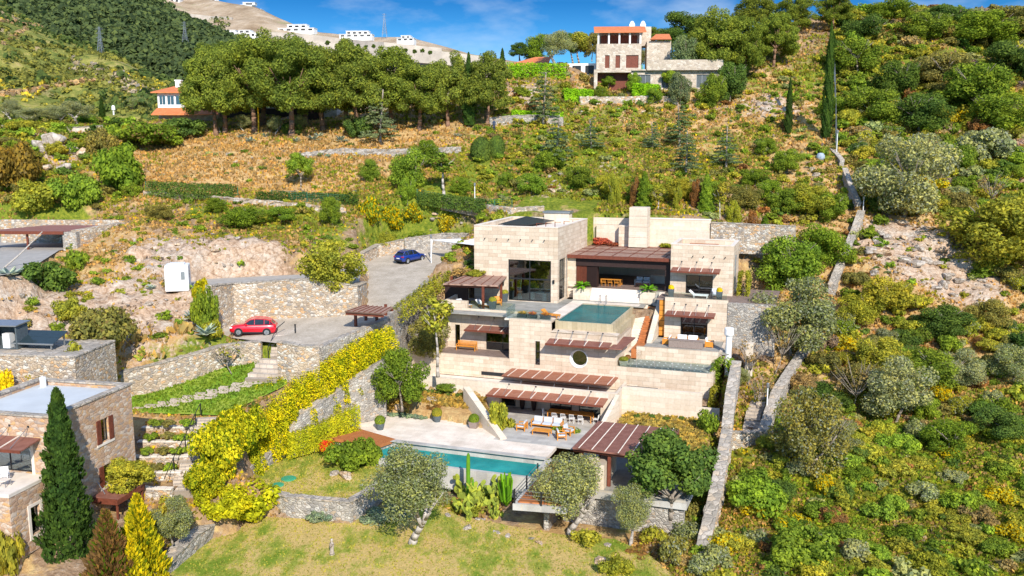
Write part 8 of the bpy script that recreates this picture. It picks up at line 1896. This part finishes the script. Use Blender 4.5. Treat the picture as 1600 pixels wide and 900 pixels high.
# loungers on the pool deck and upper terrace
def lounger(u, v, z, label, rz, mat='teak', cush='fabric_grey'):
    g_ = atuv('sun_lounger', u, v, z, label, 'sun lounger', rz); MB().box(-.35,.35,-1.0,.55,.24,.30).build('frame', M[mat], g_)
    for sx in (-1,1):
        for y in (-.9,.45): MB().box(sx*.3-.03,sx*.3+.03,y-.03,y+.03,0,.24).build('leg', M[mat], g_)
    MB().box(-.33,.33,-1.0,.4,.301,.37).build('mattress', M[cush], g_, bevel=.02); MB().hexa([(-.33,.4,.30),(.33,.4,.30),(.33,.5,.26),(-.33,.5,.26)],[(-.33,.95,.78),(.33,.95,.78),(.33,1.03,.72),(-.33,1.03,.72)]).build('backrest', M[cush], g_)
lounger(-9.0, -5.4, -17.5, 'low lounger under the pergola, seen end on', R(60)); lounger(1.6, -8.0, -17.5, 'orange lounger at the corner of the infinity pool', R(75), cush='teak'); lounger(-6.9, -4.8, -17.5, 'pale cushioned lounger beside the pergola post', R(70), cush='fabric_white')
armchair(-6.0, -3.2, -17.5, 'orange teak chair beside the grey pot on the pool terrace', rz=R(30), cush='teak')
lounger(15.3, 1.3, -16.2, 'pale lounger flat on the uppermost right terrace', R(88), 'metal_white', 'fabric_white')
armchair(17.0, 2.0, -16.2, 'grey wire armchair on the uppermost right terrace', rz=R(20), wood='metal_grey', cush='fabric_grey')
# living pavilion
table('dining_table', 4.6, 6.6, -16.2, 2.4, 1.1, .76, 'orange dining table in the open living pavilion')
for i in range(3): wirechair(3.9+i*.75, 5.7, -16.2, 'orange chair at the pavilion dining table, %s one' % ('left','middle','right')[i], 0, 'orange chairs at the pavilion table', 'teak')
armchair(8.0, 8.0, -16.2, 'grey lounge sofa deep in the open living pavilion', seats=2, name='sofa', cat='sofa', wood='metal_grey'); table('coffee_table', 8.2, 6.4, -16.2, 1.4, .8, .4, 'low dark table in the open living pavilion', 'wood_black')
# ---- pots
def pot(u, v, z, r, h, label, plant='dome', c='golddk', pr=1.4, ph=0.7, mat='pot_grey', square=False, cat='potted plant'):
    g_ = atuv('potted_plant', u, v, z, label, cat)
    if square: MB().hexa([(-r*.75,-r*.75,0),(r*.75,-r*.75,0),(r*.75,r*.75,0),(-r*.75,r*.75,0)],[(-r,-r,h),(r,-r,h),(r,r,h),(-r,r,h)]).build('pot', M[mat], g_, bevel=.02)
    else: MB().lathe([(r*.7,0),(r*.95,h*.6),(r,h),(r*.86,h),(r*.8,h*.8)], n=16).build('pot', M[mat], g_)
    o = bpy.data.objects.new('foliage', random.choice(G[plant])); col.objects.link(o); o.parent = g_; o.location = (0,0,h*.9); o.scale = (r*pr, r*pr, ph); setcol(o, C[c] if isinstance(c, str) else c); return g_
pot(-10.2,-23.2,-26,.42,.62,'round green bush in a dark pot at the left end of the pale deck',c='green',ph=.75); pot(-6.2,-19.3,-26,.42,.62,'round olive-gold bush in a terracotta-grey pot by the garden bed',c='golddk',ph=.75); pot(-2.2,-19.9,-26,.42,.62,'round green bush in a square pot at the foot of the wedge wall',c='green',ph=.75, square=True, mat='rattan')
pot(12.5,0.4,-16.2,.3,.95,'tall grey square pot with a yellow ball plant, left end of the uppermost terrace',c='yellow',ph=.5,square=True,pr=1.2); pot(17.6,-0.1,-16.2,.32,1.0,'tall grey square pot with a yellow ball plant, right end of the uppermost terrace',c='yellow',ph=.5,square=True,pr=1.2)
pot(-5.6,-5.6,-17.5,.36,.9,'dark grey pot with a yellow-green bush near the front pergola post',c='yellowgreen',ph=.5,square=True); pot(-5.9,-0.9,-17.5,.34,1.0,'tall grey pot with a yellow-green bush against the tall cream block',c='yellowgreen',ph=.45,square=True)
pot(9.6,-9.6,-21.5,.4,.5,'square stone planter with a small yellow-green plant at the corner of the studded terrace',c='yellowgreen',ph=.4,square=True,mat='travertine_top'); pot(9.75,-8.3,-21.5,.25,.4,'small dark pot behind the square stone planter',c='brown',ph=.4)
for i in range(3):
    pot_ = atuv('flower_trough', -0.95+i*1.05+(0.35 if i == 2 else 0), -9.5, -17.44, ('flower trough of pale yellow blooms on the pool terrace, left one','flower trough of pink blooms on the pool terrace, middle one','flower trough of red blooms beside the orange lounger')[i], 'flower trough')
    MB().box(-.5,.5,-.2,.2,0,.42).build('trough', M['pot_grey'], pot_, bevel=.01); o = bpy.data.objects.new('flowers', random.choice(G['broom'])); col.objects.link(o); o.parent = pot_; o.location = (0,0,.38); o.scale = (.5,.24,.34); o.color = ((.5,.35,.25,1),(.55,.10,.22,1),(.6,.10,.06,1))[i]
# cycads on the planters by the steps
def fronds(name, p, r, n, h, c, label, cat='cycad', curve=0.5, wid=.09, mat='leaf', pieces=5, stem=0.25, par=None):
    rr = np.random.default_rng(int(abs(p[0])*31)); g_ = empty(name, tuple(p), 0, label, cat); mb = MB()
    for i in range(n):
        a = 6.283*i/n+rr.normal(0,.2); el = rr.uniform(.25,1.25); pts = []
        for k in range(pieces+1):
            t = k/pieces; d = r*t*math.cos(el*(1-.35*t)); z = stem+h*math.sin(el)*t-curve*h*t*t*.9; pts.append(np.array([d*math.cos(a), d*math.sin(a), z]))
        sd_ = np.array([-math.sin(a), math.cos(a), 0])
        for k in range(pieces):
            w0, w1 = wid*math.sin(math.pi*(.12+.8*k/pieces)), wid*math.sin(math.pi*(.12+.8*(k+1)/pieces)); up = np.array([0,0,-.35])
            mb.quad(pts[k], pts[k]+sd_*w0+up*w0, pts[k+1]+sd_*w1+up*w1, pts[k+1]); mb.quad(pts[k], pts[k+1], pts[k+1]-sd_*w1+up*w1, pts[k]-sd_*w0+up*w0)
    o = mb.build('fronds', M[mat], g_); o.color = (*c, 1)
    MB().lathe([(.12,-.1),(.18,.1),(.16,stem+.05),(.05,stem+.12)], n=8).build('stem', M['bark'], g_); return g_
fronds('cycad', W(1.9,3.5,-16.25), 1.15, 40, 1.1, (0.12,0.30,0.02), 'green cycad in the planter left of the broad white steps', wid=.11); fronds('cycad', W(9.5,3.5,-16.25), 1.2, 40, 1.15, (0.12,0.30,0.02), 'green cycad in the planter right of the broad white steps', wid=.11)
# agaves
for i, (px, py, s, z_) in enumerate(((392,222,1.0,None),(378,216,.8,None),(436,205,.9,None),(490,220,1.1,None),(498,214,.9,None),(533,222,1.1,None),(462,222,.8,None),(416,214,.7,None),(322,523,1.0,-17.6),(302,500,.9,None),(715,214,.7,None),(15,432,1.1,None),(236,452,.5,None))):
    p = hit(px, py) if z_ is None else onZ(px, py, z_)
    fronds('agave', p, 1.25*s, 22, 1.1*s, (0.30,0.38,0.36), 'blue-grey agave '+['under the pines, right end of the left clump','under the pines, left end of the left clump','small one under the middle pines','big one under the tallest pine','behind the big one under the tallest pine','pale spidery one on the crest of the dry slope','low one left of the tallest pine','half hidden between pine trunks','by the yellow bush at the drive corner','above the left bank wall','at the right end of the pine row','at the left edge below the carport','beside the track near the white cabin'][i], 'agave', curve=.15, wid=.17*s, pieces=3, stem=.1)
# prickly pear thicket, columnar cactus, candelabra
def pricklypear(p, s, label, seed, n=46):
    rr = np.random.default_rng(seed); g_ = empty('prickly_pear', tuple(p), 0, label, 'cactus'); mb = MB(); nodes = [(np.array([rr.normal(0,.22*s), rr.normal(0,.16*s), 0]), .0) for _ in range(5)]
    for i in range(n):
        b, t = nodes[rr.integers(0, len(nodes))]; d = np.array([rr.normal(0,.42), rr.normal(0,.32), rr.uniform(.5,1)]); d /= np.linalg.norm(d); L = s*rr.uniform(.28,.40); c_ = b+d*L*.5
        if c_[2] > 2.2*s: continue
        nrm = np.cross(d, rr.normal(size=3)); nrm /= np.linalg.norm(nrm); sd_ = np.cross(d, nrm); th = .035*s; pts = []
        for k in range(10):
            a = 6.283*k/10; pts.append((L*.58*math.cos(a), L*.36*math.sin(a)*(1+.15*math.cos(a))))
        f = [c_+d*x+sd_*y+nrm*th for x, y in pts]; q = [c_+d*x+sd_*y-nrm*th for x, y in pts]; mb.add(f+q, [tuple(range(10)), tuple(range(10,20))[::-1]]+[(k,10+k,10+(k+1)%10,(k+1)%10) for k in range(10)]); nodes.append((b+d*L*.95, t+1))
    o = mb.build('pads', M['leaf'], g_); o.color = (0.30,0.36,0.07,1)
for i, (px, py, s) in enumerate(((722,800,1.35),(746,796,1.5),(772,794,1.45),(735,814,1.0),(780,810,1.05),(728,780,1.5),(758,784,1.5))):
    pricklypear(onZ(px, py, -28.8), s, 'prickly pear cactus in the bed below the long pool, '+['far left','left of centre','right of centre','low front left','low front right','tall back left','tall back right'][i], i+4)
pricklypear(hit(222,566), 1.0, 'prickly pear on the golden grass bank above the ochre wall', 21)
p = onZ(732,792,-28.7); g_ = empty('column_cactus', tuple(p), 0, 'tall green column cactus standing in front of the long pool', 'cactus'); mb = MB(); mb.path([(0,0,0),(0,0,3.2),(.02,0,4.3),(.02,0,4.5)], [.17,.17,.14,.05], 9).path([(0,0,1.2),(.35,0,1.4),(.38,0,2.3)], [.1,.11,.07], 8); o = mb.build('stems', M['leaf'], g_); o.color = (.12,.28,.03,1)
p = W(4.7,-30.3,-28.6); g_ = empty('candelabra_cactus', tuple(p), 0, 'many-armed green candelabra cactus at the right end of the pool', 'cactus'); mb = MB(); rr = np.random.default_rng(3)
for k in range(26):
    a = rr.random()*6.28; r_ = rr.uniform(.15,.85); mb.path([(0,0,.1),(r_*.6*math.cos(a), r_*.6*math.sin(a), .6),(r_*math.cos(a), r_*math.sin(a), rr.uniform(1.9,2.9))], [.09,.10,.06], 6)
o = mb.build('stems', M['leaf'], g_); o.color = (.13,.30,.02,1)
# rusty planter with boulder-like tree and red flowers
p = onZ(650,330,-20)
for i, (px, py, w_, h_, c, lab) in enumerate(((512,706,36,22,(.62,.03,.03),'red flowering bush left of the rust coloured deck'),(545,684,30,10,(.62,.05,.12),'flat red-pink flower bed at the corner of the pale deck'))):
    shrubpx('broom', px, py, w_, h_, c, lab, z=-26.6, v=.02)
shrubpx('shrub_fine', 545, 728, 90, 46, 'green', 'feathery green low tree leaning over the boulder planter', z=-27.0)
p = onZ(540, 745, -27.2); boulder(p[0], p[1], -27.2, .9, 'rough grey boulder under the feathery low tree', None); p = onZ(520, 742, -27.2); boulder(p[0], p[1], -27.2, .6, 'smaller grey boulder left of the rough one', None)
# rust-red bougainvillea over the roof edge and lavender bed
for i, (u, v, z, s, h_, c, lab) in enumerate(((1.3,15.2,-12.4,1.5,.9,(.36,.09,.06),'red creeper heaped in the corner of the slatted roof'),(3.0,15.0,-12.5,1.6,.45,(.32,.10,.06),'low rust red creeper along the back of the slatted roof'),(9.8,14.6,-12.5,1.3,.5,'yellowgreen','low yellow-green creeper at the back of the slatted roof'),(-11.4,3.2,-14.9,.9,.8,'green','green creeper up the left side of the tall cream block'),(-11.6,1.4,-15.2,2.2,.9,'dry','dry grass tangle on the back of the brown pergola'),(-9.4,-0.7,-14.7,1.3,.6,'golddk','olive-gold plant tumbling over the brown pergola roof'))):
    p = W(u, v, z); place(G['shrub'], 'creeper', p[0], p[1], p[2], s, h_, C[c] if isinstance(c, str) else c, lab, 'creeper')
for i in range(9):
    p = W(-11.9+i*.52, -18.7-random.uniform(0,.5), -25.95); place(G['shrub_low'], 'lavender', p[0], p[1], p[2], .55, .5, C['bluegrey'], 'silver-blue low shrub edging the pale deck below the tan boulders', 'low shrub', 'silver-blue low shrubs along the bed edge')
for i in range(6):
    p = W(-9.7+i*1.05, -15.3, -24.45); place(G['shrub_low'], 'border_shrub', p[0], p[1], p[2], .6, .6, C['dark'], 'dark green border shrub under the pale wall of the upper garden bed', 'low shrub', 'dark border shrubs under the pale wall')
for i in range(5):
    p = W(12.0+i*1.35, -14.0-random.uniform(0,.8), -25.1); place(G['shrub_low'], 'border_shrub', p[0], p[1], p[2], .4, .6, C['dark'], 'dark tuft in the right golden garden bed', 'low shrub', 'dark tufts in the right garden bed')
for i in range(14):
    t = i/13; p = onZ(345-(345-128)*t, 545+(592-545)*t-6, -17.6); 
for i in range(10):
    px, py = 218+i*17, 609-i*5.2; p = onplane(px, py, GRASS_Z, -21); place(G['shrub_low'], 'grass_clump', p[0], p[1]-.3, p[2]-.05, .55, .8, C['golddk'], 'tufty clump at the foot of the long ochre wall', 'grass clump', 'tufty clumps at the foot of the long ochre wall')
for r_i, (x0, x1, y, z_) in enumerate(((232,306,664,-22.95),(226,300,685,-23.55),(222,292,708,-24.15),(210,280,732,-24.85))):
    for k in range(3):
        p = onZ(x0+(x1-x0)*(k+.4)/3, y, z_); place(G['shrub_low'], 'bed_plant', p[0], p[1], p[2], .75, .75, C[('green','olive','bright')[k]], '%s plant in the %s planted terrace by the left stair' % (('mid green','dull olive','bright green')[k], ('uppermost','second','third','fourth')[r_i]), 'low shrub')
# vine on the rubble wall under the red car
p = onplane(362, 586, GRASS_Z, -21); tree('bare', (p[0], p[1]+.2, p[2]), 3.0, 3.4, C['golddk'], 'gnarled vine with sparse golden leaves against the wall under the red car', seed=1)
p = hit(790, 199)
# tall bare flower stalk by the pines, pole by the carport
p = hit(404, 207); g_ = empty('flower_stalk', tuple(p), 0, 'tall yellow agave flower stalk among the pine trunks', 'flower stalk'); mb = MB(); mb.path([(0,0,0),(.1,0,2.6),(0,0,5.4)], [.12,.1,.05], 6); o = mb.build('stalk', M['leaf'], g_); o.color = (.55,.42,.03,1)
a = atY(0,424,88); b = atY(66,362,92); g_ = empty('flower_stalk', tuple(a), 0, 'long pale agave stalk leaning across the carport', 'flower stalk'); MB().path([(0,0,0),tuple((b-a)*.5+np.array([0,0,-.15])),tuple(b-a)], [.10,.08,.05], 6).build('stalk', M['bark_pale'], g_)
# white urns on poles, small details by the pines
g_ = empty('lamp_post', tuple(hit(178,182)), 0, 'short white lantern post beside the veranda house thicket', 'lamp post'); MB().lathe([(.25,0),(.25,2.0),(.6,2.1),(.55,3.2),(.3,3.6)], n=10).build('lantern', M['metal_white'], g_)
for i, (px, py) in enumerate(((303,207),)):
    g_ = empty('garden_drum', tuple(hit(px, py)), 0, 'orange-red drum standing in the shade left of the pines', 'drum'); MB().tube((-.7,0,.6),(.7,0,.6),.55,n=14).build('drum', plain('orange_drum',(.62,.13,.05),.6), g_)
# ---------------------------------------------------------------- the person on the terrace path
def person(p, label):
    g_ = empty('person', tuple(p), R(20), label, 'person')
    me = bpy.data.meshes.new('body'); J = [(0,0,.95),(0,0,1.15),(0,0,1.38),(0,0,1.50),(0,.01,1.66),(-.10,0,.92),(-.12,-.03,.5),(-.12,.02,.08),(-.12,-.12,.04),(.10,0,.92),(.13,.05,.5),(.13,.08,.08),(.13,-.06,.04),(-.20,0,1.40),(-.27,.02,1.14),(-.25,-.12,.92),(.20,0,1.40),(.28,.0,1.14),(.27,-.14,.95)]
    E_ = [(0,1),(1,2),(2,3),(3,4),(0,5),(5,6),(6,7),(7,8),(0,9),(9,10),(10,11),(11,12),(2,13),(13,14),(14,15),(2,16),(16,17),(17,18)]
    me.from_pydata(J, E_, []); o = bpy.data.objects.new('body', me); col.objects.link(o); o.parent = g_
    sk = o.modifiers.new('skin', 'SKIN'); rad = [.15,.15,.17,.06,.11,.10,.075,.05,.045,.10,.075,.05,.045,.07,.05,.04,.07,.05,.04]
    for v, r_ in zip(me.skin_vertices[0].data if me.skin_vertices else [], rad): v.radius = (r_, r_)
    if not me.skin_vertices: pass
    sb = o.modifiers.new('sub', 'SUBSURF'); sb.levels = 1; sb.render_levels = 1
    me.materials.append(plain('dark_blue_clothes', (.03,.05,.10), .9)); MB().ball((0,0,1.70),.10,(1,1.05,1.2),12).build('head', plain('skin_tone',(.45,.27,.18),.8), g_, smooth=True); MB().ball((0,.015,1.745),.105,(1,1.05,.95),12).build('hair', M['wood_black'], g_, smooth=True)
    return g_
person(hit(772,204), 'person in dark blue clothes standing on the terrace above the dry slope')
def lhp(x, y, z): 
    q = np.array(lh.location); ca, sa = math.cos(HL), math.sin(HL); return (q[0]+x*ca-y*sa, q[1]+x*sa+y*ca, q[2]+z)
for i_, (x, y, rz, lab) in enumerate(((-2.6,-10.2,.5,'white slatted armchair on the terrace of the left stone house, nearer the glass door'),(-4.2,-10.6,-.4,'white slatted armchair on the terrace of the left stone house, farther left'))):
    g_ = empty('garden_chair', lhp(x, y, -4.0), HL+rz, lab, 'chair')
    for sx in (-1, 1):
        for yy in (-.25, .25): MB().box(sx*.28-.025, sx*.28+.025, yy-.025, yy+.025, 0, .6).build('leg', M['metal_white'], g_)
        MB().box(sx*.28-.04, sx*.28+.04, -.3, .3, .601, .64).build('arm', M['metal_white'], g_)
    b = MB()
    for k in range(4): b.box(-.26,.26,-.26+k*.13,-.17+k*.13,.38,.41)
    b.build('seat', M['metal_white'], g_); b = MB()
    for k in range(5): b.box(-.26,.26,.25,.28,.46+k*.1,.53+k*.1)
    b.build('backrest', M['metal_white'], g_)
g_ = empty('side_table', lhp(-1.9, -10.9, -4.0), HL, 'small square side table on the terrace of the left stone house', 'table')
MB().box(-.3,.3,-.3,.3,.42,.46).build('tabletop', M['travertine_top'], g_)
for sx in (-.24,.24):
    for sy in (-.24,.24): MB().box(sx-.02,sx+.02,sy-.02,sy+.02,0,.419).build('leg', M['metal_grey'], g_)
# ---------------------------------------------------------------- tidy up
for o in scene.objects:
    if o.parent is None and o.get('label') and not o.get('kind'): o['kind'] = 'thing'
